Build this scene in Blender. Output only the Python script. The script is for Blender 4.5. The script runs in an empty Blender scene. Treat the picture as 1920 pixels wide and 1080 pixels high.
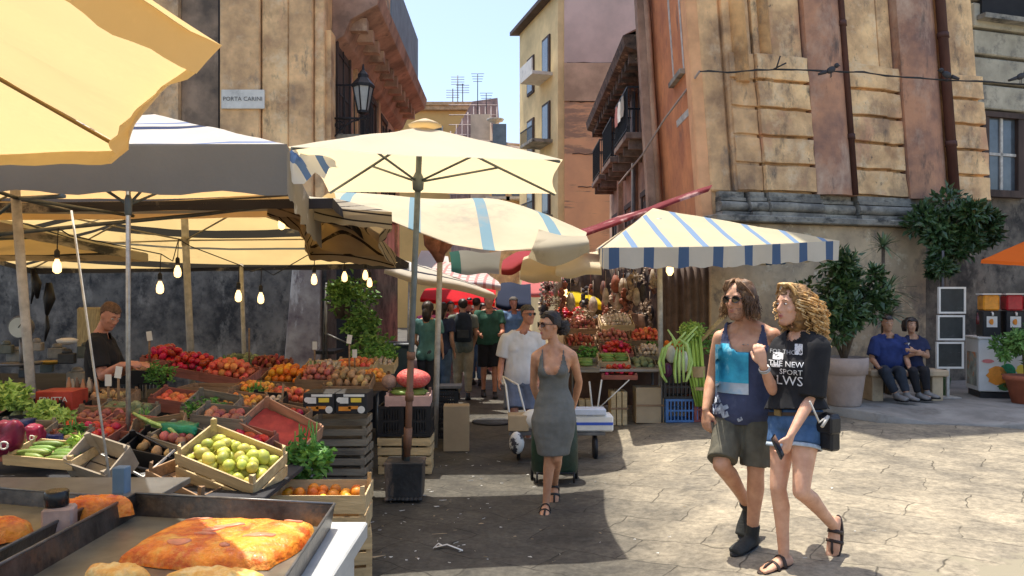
import bpy, bmesh, math, random
from mathutils import Vector, Matrix, noise, bvhtree
R = math.radians
PI = math.pi
SC = bpy.context.scene
COL = SC.collection
# ---------------------------------------------------------------- camera
F, CX, HY, EYE = 1450.0, 960.0, 560.0, 1.73
cd = bpy.data.cameras.new('camera'); cam = bpy.data.objects.new('camera', cd); COL.objects.link(cam)
cam.location = (0, 0, EYE); cam.rotation_euler = (R(90), 0, 0)
cd.sensor_width = 36; cd.lens = F * 36 / 1920; cd.shift_y = 20 / 1920; cd.clip_end = 2000; cd.clip_start = 0.05
SC.camera = cam
# ---------------------------------------------------------------- light
SUN_H = Vector((-0.58, 0.815)).normalized(); SUN_EL = 76.0
sd = Vector((SUN_H.x * math.cos(R(SUN_EL)), SUN_H.y * math.cos(R(SUN_EL)), math.sin(R(SUN_EL))))
w = bpy.data.worlds.new("World"); SC.world = w; w.use_nodes = True
nt = w.node_tree; nt.nodes.clear()
bg = nt.nodes.new('ShaderNodeBackground'); sk = nt.nodes.new('ShaderNodeTexSky'); wo = nt.nodes.new('ShaderNodeOutputWorld')
sk.sky_type = 'NISHITA'; sk.sun_disc = False; sk.sun_elevation = R(SUN_EL)
sk.sun_rotation = math.atan2(SUN_H.x, SUN_H.y)
sk.air_density = 1.0; sk.dust_density = 2.6; sk.ozone_density = 1.3; sk.altitude = 30
bg.inputs['Strength'].default_value = 0.15
nt.links.new(sk.outputs[0], bg.inputs['Color']); nt.links.new(bg.outputs[0], wo.inputs['Surface'])
ld = bpy.data.lights.new('sun', 'SUN'); ld.energy = 3.7; ld.angle = R(0.5); ld.color = (1.0, 0.94, 0.83)
lo = bpy.data.objects.new('sun', ld); COL.objects.link(lo); lo.rotation_euler = sd.to_track_quat('Z', 'Y').to_euler(); lo.location = (0, 0, 30)
SC.view_settings.view_transform = 'Standard'; SC.view_settings.look = 'None'
SC.view_settings.gamma = 1; SC.view_settings.use_curve_mapping = False
SC.view_settings.exposure = 0.92
try:
    SC.cycles.max_bounces = 8; SC.cycles.diffuse_bounces = 5; SC.cycles.transparent_max_bounces = 6
except Exception: pass

# ---------------------------------------------------------------- helpers
def sstep(a, b, x):
    t = min(1, max(0, (x - a) / (b - a))); return t * t * (3 - 2 * t)
def gz(x, y):                       # height of the square: it rises gently to the right
    return 0.14 * sstep(0.3, 2.3, x) * (1 - 0.6 * sstep(11, 16, y))
def P(px, py, Y):                   # a point of the photograph at its real distance Y
    return Vector(((px - CX) * Y / F, Y, EYE - (py - HY) * Y / F))
def G(px, py):                      # where that line of sight meets the ground
    z = 0
    for _ in range(4):
        Y = (EYE - z) * F / (py - HY); x = (px - CX) * Y / F; z = gz(x, Y)
    return Vector((x, Y, z))
def V(*a): return Vector(a)

def nd(nt, typ, **k):
    n = nt.nodes.new(typ)
    for a, b in k.items(): setattr(n, a, b)
    return n
MATS = {}
def mat(name, col, rough=0.8, var=0.18, scale=6.0, bump=0.0, bscale=None, metal=0.0, transl=0.0, tcol=None, col2=None, detail=6,
        spec=0.4, stripes=None, stain=None, emit=None, world=False, stretch=(1, 1, 1), coat=0.0, sss=0.0, thr=(0.35, 0.65), rnd=0.0):
    """procedural material. stripes=(axis, period, width, colour, offset); stain=(colour, scale, lo, hi, stretch)"""
    if name in MATS: return MATS[name]
    m = bpy.data.materials.new(name); m.use_nodes = True; t = m.node_tree; t.nodes.clear()
    L = t.links.new
    out = nd(t, 'ShaderNodeOutputMaterial'); b = nd(t, 'ShaderNodeBsdfPrincipled')
    tc = nd(t, 'ShaderNodeTexCoord')
    co = tc.outputs['Object']
    if stretch != (1, 1, 1):
        mp = nd(t, 'ShaderNodeMapping'); mp.inputs['Scale'].default_value = stretch; L(co, mp.inputs[0]); cs = mp.outputs[0]
    else: cs = co
    nz = nd(t, 'ShaderNodeTexNoise'); nz.inputs['Scale'].default_value = scale; nz.inputs['Detail'].default_value = detail
    nz.inputs['Roughness'].default_value = 0.62; L(cs, nz.inputs['Vector'])
    cr = nd(t, 'ShaderNodeValToRGB'); L(nz.outputs[0], cr.inputs[0])
    c2 = col2 or tuple(c * (1 - var) for c in col)
    hi = tuple(min(1, c * (1 + var * 0.7)) for c in col)
    cr.color_ramp.elements[0].position = thr[0]; cr.color_ramp.elements[1].position = thr[1]
    cr.color_ramp.elements[0].color = (*c2, 1); cr.color_ramp.elements[1].color = (*hi, 1)
    cur = cr.outputs[0]
    def mixc(fac, a, bcol):
        mx = nd(t, 'ShaderNodeMix', data_type='RGBA'); L(fac, mx.inputs[0]); L(a, mx.inputs[6])
        if isinstance(bcol, tuple): mx.inputs[7].default_value = (*bcol, 1)
        else: L(bcol, mx.inputs[7])
        return mx.outputs[2]
    if stripes:
        for (ax, per, wd, sc_, off) in (stripes if isinstance(stripes, list) else [stripes]):
            sx = nd(t, 'ShaderNodeVectorMath', operation='DOT_PRODUCT'); L(co, sx.inputs[0]); sx.inputs[1].default_value = ax
            a1 = nd(t, 'ShaderNodeMath', operation='ADD'); L(sx.outputs['Value'], a1.inputs[0]); a1.inputs[1].default_value = off + 100 * per
            a2 = nd(t, 'ShaderNodeMath', operation='MODULO'); L(a1.outputs[0], a2.inputs[0]); a2.inputs[1].default_value = per
            a3 = nd(t, 'ShaderNodeMath', operation='LESS_THAN'); L(a2.outputs[0], a3.inputs[0]); a3.inputs[1].default_value = wd
            cur = mixc(a3.outputs[0], cur, sc_)
    if stain:
        for (scol, ssc, lo_, hi_, sst) in (stain if isinstance(stain, list) else [stain]):
            mp2 = nd(t, 'ShaderNodeMapping'); mp2.inputs['Scale'].default_value = sst; mp2.inputs['Location'].default_value = (ssc, 3.1, 1.7)
            L(co, mp2.inputs[0])
            n2 = nd(t, 'ShaderNodeTexNoise'); n2.inputs['Scale'].default_value = ssc; n2.inputs['Detail'].default_value = 8
            n2.inputs['Roughness'].default_value = 0.7; L(mp2.outputs[0], n2.inputs['Vector'])
            r2 = nd(t, 'ShaderNodeMapRange'); r2.inputs['From Min'].default_value = lo_; r2.inputs['From Max'].default_value = hi_
            L(n2.outputs[0], r2.inputs['Value']); cur = mixc(r2.outputs[0], cur, scol)
    if rnd:
        oi = nd(t, 'ShaderNodeObjectInfo'); hs = nd(t, 'ShaderNodeHueSaturation')
        for inp, lo_, hi_ in (('Value', 1 - rnd * 1.3, 1 + rnd * .6), ('Hue', .5 - rnd * .10, .5 + rnd * .07)):
            mr = nd(t, 'ShaderNodeMapRange'); L(oi.outputs['Random'], mr.inputs['Value'])
            if inp == 'Hue':
                f1 = nd(t, 'ShaderNodeMath', operation='MULTIPLY'); f1.inputs[1].default_value = 7.31; f2 = nd(t, 'ShaderNodeMath', operation='FRACT'); L(oi.outputs['Random'], f1.inputs[0]); L(f1.outputs[0], f2.inputs[0]); L(f2.outputs[0], mr.inputs['Value'])
            mr.inputs['To Min'].default_value = lo_; mr.inputs['To Max'].default_value = hi_; L(mr.outputs[0], hs.inputs[inp])
        L(cur, hs.inputs['Color']); cur = hs.outputs[0]
    L(cur, b.inputs['Base Color'])
    b.inputs['Roughness'].default_value = rough; b.inputs['Metallic'].default_value = metal
    b.inputs['Specular IOR Level'].default_value = spec; b.inputs['Coat Weight'].default_value = coat
    if sss: b.inputs['Subsurface Weight'].default_value = sss; b.inputs['Subsurface Radius'].default_value = (0.02, 0.008, 0.004); b.inputs['Subsurface Scale'].default_value = 0.5
    if emit: b.inputs['Emission Color'].default_value = (*emit[0], 1); b.inputs['Emission Strength'].default_value = emit[1]
    if bump:
        bs = nd(t, 'ShaderNodeTexNoise'); bs.inputs['Scale'].default_value = bscale or scale * 5; bs.inputs['Detail'].default_value = 7; L(cs, bs.inputs['Vector'])
        bp = nd(t, 'ShaderNodeBump'); bp.inputs['Strength'].default_value = min(1, bump); bp.inputs['Distance'].default_value = 0.02
        L(bs.outputs[0], bp.inputs['Height']); L(bp.outputs[0], b.inputs['Normal'])
    if transl:
        tr = nd(t, 'ShaderNodeBsdfTranslucent')
        if tcol: tr.inputs[0].default_value = (*tcol, 1)
        else: L(cur, tr.inputs[0])
        if tcol and stripes:
            # the stripe colour shows through the cloth too
            mm = nd(t, 'ShaderNodeMix', data_type='RGBA', blend_type='MULTIPLY'); mm.inputs[0].default_value = 1
            L(cur, mm.inputs[6]); mm.inputs[7].default_value = (*tcol, 1); L(mm.outputs[2], tr.inputs[0])
        ms = nd(t, 'ShaderNodeMixShader'); ms.inputs[0].default_value = transl
        L(b.outputs[0], ms.inputs[1]); L(tr.outputs[0], ms.inputs[2]); L(ms.outputs[0], out.inputs[0])
    else: L(b.outputs[0], out.inputs[0])
    MATS[name] = m; return m

def tag(o, label=None, cat=None, group=None, kind=None):
    if label: o['label'] = label
    if cat: o['category'] = cat
    if group: o['group'] = group
    if kind: o['kind'] = kind
    return o
def thing(name, label, cat, loc=(0, 0, 0), rotz=0, group=None):
    o = bpy.data.objects.new(name, None); COL.objects.link(o); o.empty_display_size = 0.1
    o.location = loc; o.rotation_euler = (0, 0, rotz)
    return tag(o, label, cat, group)
def copy_tree(o, parent=None):
    c = o.copy(); COL.objects.link(c)
    if parent is not None: c.parent = parent
    for ch in o.children: copy_tree(ch, c)
    return c
def frame_of(d):
    d = d.normalized(); u = Vector((0, 0, 1)) if abs(d.z) < 0.95 else Vector((1, 0, 0))
    a = d.cross(u).normalized(); return a, a.cross(d).normalized()

class MB:
    def __init__(s, org=(0, 0, 0), xf=None): s.bm = bmesh.new(); s.org = Vector(org); s.xf = xf; s.mi = 0; s.mats = []
    def face(s, pts):
        vs = [s.bm.verts.new(p) for p in pts]
        f = s.bm.faces.new(vs); f.material_index = s.mi; return f
    def box(s, c, size, rot=None, taper=1.0):
        c = Vector(c); hx, hy, hz = size[0] / 2, size[1] / 2, size[2] / 2
        vs = []
        for z in (-1, 1):
            t = taper if z > 0 else 1
            for x, y in ((-1, -1), (1, -1), (1, 1), (-1, 1)):
                p = Vector((x * hx * t, y * hy * t, z * hz))
                if rot is not None: p = rot @ p
                vs.append(s.bm.verts.new(c + p))
        for q in ((0, 3, 2, 1), (4, 5, 6, 7), (0, 1, 5, 4), (1, 2, 6, 5), (2, 3, 7, 6), (3, 0, 4, 7)):
            f = s.bm.faces.new([vs[i] for i in q]); f.material_index = s.mi
        return s
    def bb(s, x0, x1, y0, y1, z0, z1): return s.box(((x0 + x1) / 2, (y0 + y1) / 2, (z0 + z1) / 2), (x1 - x0, y1 - y0, z1 - z0))
    def bar(s, a, b, w_, h_):
        a = Vector(a); b = Vector(b); d = b - a; A, B = frame_of(d)
        M_ = Matrix((A, B, d.normalized())).transposed()
        return s.box((a + b) / 2, (w_, h_, d.length), M_)
    def rings(s, rings, cap=True, smooth=True):
        rv = [[s.bm.verts.new(p) for p in r] for r in rings]
        n = len(rings[0])
        for i in range(len(rv) - 1):
            for j in range(n):
                f = s.bm.faces.new((rv[i][j], rv[i][(j + 1) % n], rv[i + 1][(j + 1) % n], rv[i + 1][j])); f.smooth = smooth; f.material_index = s.mi
        if cap:
            for r, fl in ((rv[0], True), (rv[-1], False)):
                f = s.bm.faces.new(list(reversed(r)) if fl else r); f.smooth = False; f.material_index = s.mi
        return s
    def tube(s, pts, rad, n=8, cap=True, smooth=True):
        pts = [Vector(p) for p in pts]
        if not isinstance(rad, (list, tuple)): rad = [rad] * len(pts)
        rs = []; A = None
        for i, p in enumerate(pts):
            d = (pts[min(i + 1, len(pts) - 1)] - pts[max(i - 1, 0)])
            if d.length < 1e-7: d = Vector((0, 0, 1))
            d.normalize()
            if A is None: A, B = frame_of(d)
            else:
                A = (A - d * A.dot(d))
                if A.length < 1e-5: A, B = frame_of(d)
                A.normalize(); B = A.cross(d).normalized()
            rs.append([p + (A * math.cos(2 * PI * k / n) + B * math.sin(2 * PI * k / n)) * rad[i] for k in range(n)])
        return s.rings(rs, cap, smooth)
    def lathe(s, c, prof, n=20, cap=True):
        c = Vector(c)
        return s.rings([[c + Vector((r * math.cos(2 * PI * k / n), r * math.sin(2 * PI * k / n), z)) for k in range(n)] for r, z in prof], cap)
    def ball(s, c, r, seg=10, rg=7, sc=(1, 1, 1), rot=None):
        c = Vector(c); rs = []
        for i in range(rg + 1):
            th = PI * (i + 0.02) / (rg + 0.04); rr = []
            for k in range(seg):
                p = Vector((r * sc[0] * math.sin(th) * math.cos(2 * PI * k / seg), r * sc[1] * math.sin(th) * math.sin(2 * PI * k / seg), -r * sc[2] * math.cos(th)))
                if rot is not None: p = rot @ p
                rr.append(c + p)
            rs.append(rr)
        return s.rings(rs)
    def sheet(s, grid, smooth=True):
        rv = [[s.bm.verts.new(p) for p in r] for r in grid]
        for i in range(len(rv) - 1):
            for j in range(len(rv[0]) - 1):
                f = s.bm.faces.new((rv[i][j], rv[i][j + 1], rv[i + 1][j + 1], rv[i + 1][j])); f.smooth = smooth; f.material_index = s.mi
        return s
    def prism(s, poly, vec):
        vec = Vector(vec); a = [s.bm.verts.new(Vector(p)) for p in poly]; b = [s.bm.verts.new(Vector(p) + vec) for p in poly]; n = len(a)
        s.bm.faces.new(list(reversed(a))).material_index = s.mi; s.bm.faces.new(b).material_index = s.mi
        for i in range(n): s.bm.faces.new((a[i], a[(i + 1) % n], b[(i + 1) % n], b[i])).material_index = s.mi
        return s
    def build(s, name, m, parent=None, bevel=0, top=False, normals=True, solid=0):
        if s.xf:
            for v in s.bm.verts: v.co = s.xf(v.co)
        for v in s.bm.verts: v.co -= s.org
        if normals: bmesh.ops.recalc_face_normals(s.bm, faces=s.bm.faces)
        me = bpy.data.meshes.new(name); s.bm.to_mesh(me); s.bm.free()
        for mm in (m if isinstance(m, (list, tuple)) else [m]): me.materials.append(mm)
        o = bpy.data.objects.new(name, me); COL.objects.link(o)
        if parent is not None: o.parent = parent
        else: o.location = s.org
        if bevel:
            bv = o.modifiers.new('bevel', 'BEVEL'); bv.width = bevel; bv.segments = 1; bv.limit_method = 'ANGLE'
        if solid:
            sm = o.modifiers.new('solid', 'SOLIDIFY'); sm.thickness = solid; sm.offset = 0
        return o

def text_mesh(s, size, name='letters'):
    cu = bpy.data.curves.new('txt', 'FONT'); cu.body = s; cu.size = size; cu.align_x = 'CENTER'; cu.align_y = 'CENTER'; cu.extrude = 0; cu.resolution_u = 2
    o = bpy.data.objects.new('txt', cu); COL.objects.link(o)
    dg = bpy.context.evaluated_depsgraph_get(); me = bpy.data.meshes.new_from_object(o.evaluated_get(dg))
    bpy.data.objects.remove(o); bpy.data.curves.remove(cu); me.name = name; return me
def put_text(s, size, M_, m, parent=None, name='lettering', org=(0, 0, 0), bold=0.0):
    """M_: 4x4 taking the text plane (x right, y up) to the place"""
    me = text_mesh(s, size); me.transform(Matrix.Translation(-Vector(org)) @ M_); me.materials.clear(); me.materials.append(m)
    o = bpy.data.objects.new(name, me); COL.objects.link(o)
    if parent is not None: o.parent = parent
    else: o.location = org
    if bold:
        sm = o.modifiers.new('solid', 'SOLIDIFY'); sm.thickness = bold; sm.offset = 1
    return o
def plane_mx(c, right, up):
    right = Vector(right).normalized(); up = Vector(up).normalized(); n = right.cross(up)
    return Matrix.Translation(Vector(c)) @ Matrix((right, up, n)).transposed().to_4x4()

# ---------------------------------------------------------------- ground
def ground_material():
    m = bpy.data.materials.new('basalt_paving'); m.use_nodes = True; t = m.node_tree; t.nodes.clear(); L = t.links.new
    out = nd(t, 'ShaderNodeOutputMaterial'); b = nd(t, 'ShaderNodeBsdfPrincipled'); L(b.outputs[0], out.inputs[0])
    tc = nd(t, 'ShaderNodeTexCoord'); co = tc.outputs['Object']
    def noise_(sc, det=6, rough=0.6, vec=None):
        n = nd(t, 'ShaderNodeTexNoise'); n.inputs['Scale'].default_value = sc; n.inputs['Detail'].default_value = det; n.inputs['Roughness'].default_value = rough
        L(vec or co, n.inputs['Vector']); return n
    # warp the slab grid a little
    wn = noise_(1.3, 3); ws = nd(t, 'ShaderNodeVectorMath', operation='SCALE'); L(wn.outputs['Color'], ws.inputs[0]); ws.inputs['Scale'].default_value = 0.34
    wa = nd(t, 'ShaderNodeVectorMath', operation='ADD'); L(co, wa.inputs[0]); L(ws.outputs[0], wa.inputs[1])
    mp = nd(t, 'ShaderNodeMapping'); mp.inputs['Rotation'].default_value = (0, 0, R(34)); L(wa.outputs[0], mp.inputs[0])
    br = nd(t, 'ShaderNodeTexBrick'); br.inputs['Scale'].default_value = 1.0; br.inputs['Brick Width'].default_value = 0.74; br.inputs['Row Height'].default_value = 0.44
    br.inputs['Mortar Size'].default_value = 0.009; br.inputs['Mortar Smooth'].default_value = 0.8; br.inputs['Bias'].default_value = 0
    br.inputs['Color1'].default_value = (0.9, 0.9, 0.9, 1); br.inputs['Color2'].default_value = (0.72, 0.73, 0.75, 1); br.inputs['Mortar'].default_value = (0.3, 0.3, 0.3, 1)
    L(mp.outputs[0], br.inputs['Vector'])
    n1 = noise_(2.2, 9, 0.66); cr = nd(t, 'ShaderNodeValToRGB'); L(n1.outputs[0], cr.inputs[0])
    e = cr.color_ramp.elements; e[0].position = 0.32; e[0].color = (0.20, 0.175, 0.135, 1); e[1].position = 0.66; e[1].color = (0.49, 0.415, 0.295, 1)
    # joints are broken, filled with dirt here and there
    nb = noise_(3.5, 4); rb = nd(t, 'ShaderNodeMapRange'); rb.inputs['From Min'].default_value = 0.34; rb.inputs['From Max'].default_value = 0.52; L(nb.outputs[0], rb.inputs['Value'])
    mj = nd(t, 'ShaderNodeMix', data_type='RGBA'); L(rb.outputs[0], mj.inputs[0]); mj.inputs[6].default_value = (0.82, 0.82, 0.82, 1); L(br.outputs['Color'], mj.inputs[7])
    mu = nd(t, 'ShaderNodeMix', data_type='RGBA', blend_type='MULTIPLY'); mu.inputs[0].default_value = 1; L(cr.outputs[0], mu.inputs[6]); L(mj.outputs[2], mu.inputs[7])
    # fine chips and grit
    n3 = noise_(19, 8, 0.78); r3 = nd(t, 'ShaderNodeMapRange'); r3.inputs['From Min'].default_value = 0.35; r3.inputs['From Max'].default_value = 0.62
    r3.inputs['To Min'].default_value = 0.52; r3.inputs['To Max'].default_value = 1.10; L(n3.outputs[0], r3.inputs['Value'])
    m3 = nd(t, 'ShaderNodeVectorMath', operation='SCALE'); L(mu.outputs[2], m3.inputs[0]); L(r3.outputs[0], m3.inputs['Scale'])
    # smooth cement patches on the right
    n4 = noise_(0.33, 3); sp = nd(t, 'ShaderNodeSeparateXYZ'); L(co, sp.inputs[0])
    gx = nd(t, 'ShaderNodeMapRange'); gx.inputs['From Min'].default_value = 0.9; gx.inputs['From Max'].default_value = 3.6; L(sp.outputs[0], gx.inputs['Value'])
    gy = nd(t, 'ShaderNodeMapRange'); gy.inputs['From Min'].default_value = 6.6; gy.inputs['From Max'].default_value = 4.2; L(sp.outputs[1], gy.inputs['Value'])
    gm = nd(t, 'ShaderNodeMath', operation='MULTIPLY'); L(gx.outputs[0], gm.inputs[0]); L(gy.outputs[0], gm.inputs[1])
    n5 = noise_(1.7, 6); gh = nd(t, 'ShaderNodeMath', operation='MULTIPLY'); L(gm.outputs[0], gh.inputs[0]); gh.inputs[1].default_value = 0.6
    ga = nd(t, 'ShaderNodeMath', operation='ADD'); L(gh.outputs[0], ga.inputs[0]); L(n5.outputs[0], ga.inputs[1])
    g2 = nd(t, 'ShaderNodeMapRange'); g2.inputs['From Min'].default_value = 0.84; g2.inputs['From Max'].default_value = 0.90; L(ga.outputs[0], g2.inputs['Value'])
    mc = nd(t, 'ShaderNodeMix', data_type='RGBA'); L(g2.outputs[0], mc.inputs[0]); L(m3.outputs[0], mc.inputs[6]); mc.inputs[7].default_value = (0.25, 0.22, 0.155, 1)
    # right keeps its warm tone; left painted darker to deepen the canopy shade
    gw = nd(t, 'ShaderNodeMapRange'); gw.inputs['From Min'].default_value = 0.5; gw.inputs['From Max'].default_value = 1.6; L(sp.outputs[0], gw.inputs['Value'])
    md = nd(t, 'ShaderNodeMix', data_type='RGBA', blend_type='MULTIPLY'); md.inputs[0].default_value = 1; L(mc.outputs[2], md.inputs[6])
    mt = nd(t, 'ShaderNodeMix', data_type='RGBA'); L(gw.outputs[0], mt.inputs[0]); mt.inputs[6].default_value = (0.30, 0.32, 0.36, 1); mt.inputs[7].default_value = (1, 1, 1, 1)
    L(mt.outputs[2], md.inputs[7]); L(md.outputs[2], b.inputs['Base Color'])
    b.inputs['Roughness'].default_value = 0.68; b.inputs['Specular IOR Level'].default_value = 0.25
    bp = nd(t, 'ShaderNodeBump'); bp.inputs['Strength'].default_value = 0.5; bp.inputs['Distance'].default_value = 0.012
    ad = nd(t, 'ShaderNodeMath', operation='ADD'); L(n1.outputs[0], ad.inputs[0]); ml = nd(t, 'ShaderNodeMath', operation='MULTIPLY'); L(mj.outputs[2], ml.inputs[0]); ml.inputs[1].default_value = 0.8
    L(ml.outputs[0], ad.inputs[1]); L(ad.outputs[0], bp.inputs['Height']); L(bp.outputs[0], b.inputs['Normal'])
    return m
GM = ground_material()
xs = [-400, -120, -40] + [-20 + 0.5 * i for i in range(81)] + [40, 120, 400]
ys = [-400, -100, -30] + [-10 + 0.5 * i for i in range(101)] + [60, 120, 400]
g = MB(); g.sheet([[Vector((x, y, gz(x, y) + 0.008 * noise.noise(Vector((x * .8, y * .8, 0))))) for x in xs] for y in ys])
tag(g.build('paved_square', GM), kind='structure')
# raised pavement on the right
kb = [(4.25, 10.9), (4.7, 9.9), (5.3, 9.75), (5.9, 9.6), (6.6, 9.15), (9.5, 9.0), (14, 9.2)]
top = [Vector((x, y, gz(x, y) + 0.11)) for x, y in kb]
g = MB()
rows = []
for (x, y) in kb:
    ramp = 0.02 if 5.2 < x < 6.3 else 0.11
    rows.append((Vector((x, y, gz(x, y) - 0.02)), Vector((x, y, gz(x, y) + ramp)), Vector((x + .02, y + 0.16, gz(x, y) + ramp + .004)), Vector((x + .05, y + 0.9, gz(x, y) + 0.115)), Vector((x + 0.4, y + 9, gz(x, y) + 0.14))))
g.sheet([[r[k] for r in rows] for k in range(5)])
pav = mat('pavement_cement', (0.27, 0.26, 0.235), 0.85, 0.3, 1.6, bump=0.3, bscale=30, stain=((0.14, 0.13, 0.11), 2.5, 0.52, 0.7, (1, 1, 1)))
tag(g.build('pavement', pav), kind='structure')
# ================================================================ buildings
stucco_ochre = mat('stucco_ochre', (0.72, 0.46, 0.23), 0.9, 0.3, 1.3, bump=0.6, bscale=14, col2=(0.32, 0.20, 0.115),
    stain=[((0.20, 0.17, 0.14), 1.5, 0.55, 0.68, (1, 1, 0.5)), ((0.66, 0.50, 0.33), 2.5, 0.54, 0.76, (1, 1, 1)), ((0.10, 0.09, 0.08), 4.0, 0.60, 0.74, (1.5, 1.5, 0.4))])
stucco_yellow = mat('stucco_yellow_block', (0.84, 0.57, 0.29), 0.9, 0.25, 1.6, bump=0.6, bscale=16, col2=(0.46, 0.28, 0.15),
    stain=[((0.34, 0.22, 0.14), 1.5, 0.50, 0.70, (1, 1, .8)), ((0.80, 0.64, 0.42), 2.2, 0.52, 0.74, (1, 1, 1)), ((0.62, 0.33, 0.20), 1.3, 0.54, 0.70, (1, 1, .6)), ((0.12, 0.10, 0.08), 2.6, 0.56, 0.72, (1.3, 1.3, 0.6)), ((0.10, 0.08, 0.07), 9.0, 0.62, 0.72, (1, 1, 0.7))])
stucco_red = mat('stucco_red_pilaster', (0.46, 0.24, 0.14), 0.9, 0.3, 1.8, bump=0.35, bscale=14, col2=(0.24, 0.14, 0.11),
    stain=[((0.57, 0.41, 0.30), 1.4, 0.50, 0.70, (1, 1, 0.6)), ((0.10, 0.08, 0.07), 2.0, 0.55, 0.70, (1.6, 1.6, 0.5))])
stone_grey = mat('weathered_grey_stone', (0.30, 0.28, 0.23), 0.9, 0.4, 3.0, bump=0.5, bscale=18, col2=(0.14, 0.135, 0.12),
    stain=[((0.06, 0.06, 0.055), 3.0, 0.52, 0.66, (1, 1, 2))])
plinth_m = mat('stained_beige_plinth', (0.52, 0.40, 0.25), 0.9, 0.3, 1.3, bump=0.4, bscale=10, col2=(0.33, 0.25, 0.17),
    stain=[((0.17, 0.145, 0.12), 1.6, 0.52, 0.66, (1, 1, 1)), ((0.68, 0.58, 0.40), 2.8, 0.58, 0.66, (1, 1, 1))])
orange_m = mat('orange_stucco', (0.62, 0.25, 0.10), 0.9, 0.25, 1.4, bump=0.25, bscale=12, col2=(0.46, 0.17, 0.08), stain=[((0.30, 0.14, 0.09), 2.2, 0.58, 0.7, (1, 1, 0.4))])
brown_m = mat('brown_old_stucco', (0.46, 0.30, 0.21), 0.9, 0.35, 1.2, bump=0.3, bscale=12, col2=(0.22, 0.14, 0.10), stain=[((0.56, 0.40, 0.28), 2.5, 0.54, 0.64, (1, 1, 0.5))])
grey_wall = mat('grey_dirty_stucco', (0.22, 0.185, 0.145), 0.9, 0.35, 1.2, bump=0.35, bscale=12, col2=(0.12, 0.105, 0.085), stain=[((0.045, 0.04, 0.035), 1.4, 0.44, 0.62, (1, 1, 1)), ((0.03, 0.028, 0.026), 7.0, 0.56, 0.70, (1, 1, .6)), ((0.38, 0.33, 0.26), 1.6, 0.58, 0.72, (1, 1, 0.5))])
grey_block = mat('grey_block_stone', (0.44, 0.40, 0.30), 0.9, 0.25, 2.0, bump=0.35, bscale=14, col2=(0.32, 0.29, 0.22), stain=[((0.16, 0.15, 0.13), 2.5, 0.55, 0.7, (1, 1, 1))])
dark_void = mat('dark_interior', (0.02, 0.02, 0.022), 0.9, 0.2, 3)
iron = mat('black_iron', (0.022, 0.022, 0.025), 0.55, 0.3, 20, metal=0.4)
wood_dk = mat('dark_shutter_wood', (0.07, 0.045, 0.035), 0.75, 0.35, 6, bump=0.2, stretch=(1, 1, .2))
glass_m = mat('dusty_window_glass', (0.09, 0.11, 0.13), 0.12, 0.3, 2.5, spec=0.8)
pale_frame = mat('pale_peeling_paint', (0.52, 0.50, 0.45), 0.75, 0.3, 9)
pipe_m = mat('grey_drainpipe', (0.17, 0.16, 0.16), 0.6, 0.2, 8, metal=0.3)
white_marble = mat('white_marble', (0.66, 0.64, 0.58), 0.6, 0.12, 4, stain=((0.35, 0.34, 0.31), 2.0, 0.58, 0.75, (1, 1, 1)))

# ---- the right-hand baroque corner block ------------------------------------
TH = R(16.6); CU = V(math.cos(TH), math.sin(TH), 0); CN = V(math.sin(TH), -math.cos(TH), 0); C0 = V(3.17, 12.5, 0)
def fu(px):
    k = (px - CX) / F; ta = math.tan(TH); Y = (12.5 - C0.x * ta) / (1 - ta * k); return (k * Y - C0.x) / math.cos(TH)
def lean(p):  # the old facade leans back to the left as it rises
    return Vector((p.x - 0.075 * max(0, p.z - 3.2), p.y, p.z))
def fpt(u, n, z): return C0 + CU * u + CN * n + V(0, 0, z)
ROTF = Matrix.Rotation(TH, 3, 'Z')
def fbox(mb, u0, u1, n0, n1, z0, z1):
    mb.box(fpt((u0 + u1) / 2, (n0 + n1) / 2, (z0 + z1) / 2), (u1 - u0, abs(n1 - n0), z1 - z0), ROTF); return mb
def fcyl(mb, u, n, r, z0, z1, k=16):
    c = fpt(u, n, 0); mb.rings([[c + V(r * math.cos(2 * PI * i / k), r * math.sin(2 * PI * i / k), z) for i in range(k)] for z in (z0, z1)])
HB = 15.5
def rough(m, cuts=4, amp=.012, sc=3.0):
    bmesh.ops.subdivide_edges(m.bm, edges=m.bm.edges[:], cuts=cuts, use_grid_fill=True)
    for v in m.bm.verts: v.co += V(noise.noise(v.co * sc), noise.noise(v.co * sc + V(9, 0, 0)), noise.noise(v.co * sc + V(0, 9, 0)) * .8) * amp + V(0, 0, noise.noise(v.co * sc * 4) * amp * .3)
    return m
bR = thing('corner_building', 'tall ochre stucco corner building with reddish pilasters, rusticated blocks and a stained plinth', 'building', C0)
uE = fu(1842)
def fblock(mb, u0, u1, n, z0, z1, left=None):
    a, b_, c = fpt(u0, n, z0), fpt(u1, n, z0), fpt(u1, -3, z0); d = V(C0.x if left is None else left, 16.2, z0)
    if left is not None: a.x = left
    mb.prism([a, b_, c, d] if u0 < .1 else [a, b_, c, fpt(u0, -3, z0)], (0, 0, z1 - z0))
m = MB(C0, lean); fblock(m, 0.0, uE, 0, 2.95, HB); m.build('wall', stucco_ochre, bR)
m = MB(C0, lean); fblock(m, 0, fu(1712), 0.30, -0.2, 2.95, C0.x - .04); m.build('plinth', plinth_m, bR, bevel=0.02)
m = MB(C0, lean); fblock(m, fu(1712) + 0.003, uE, 0.08, -0.2, 2.95); m.build('plinth', grey_wall, bR)
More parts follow.
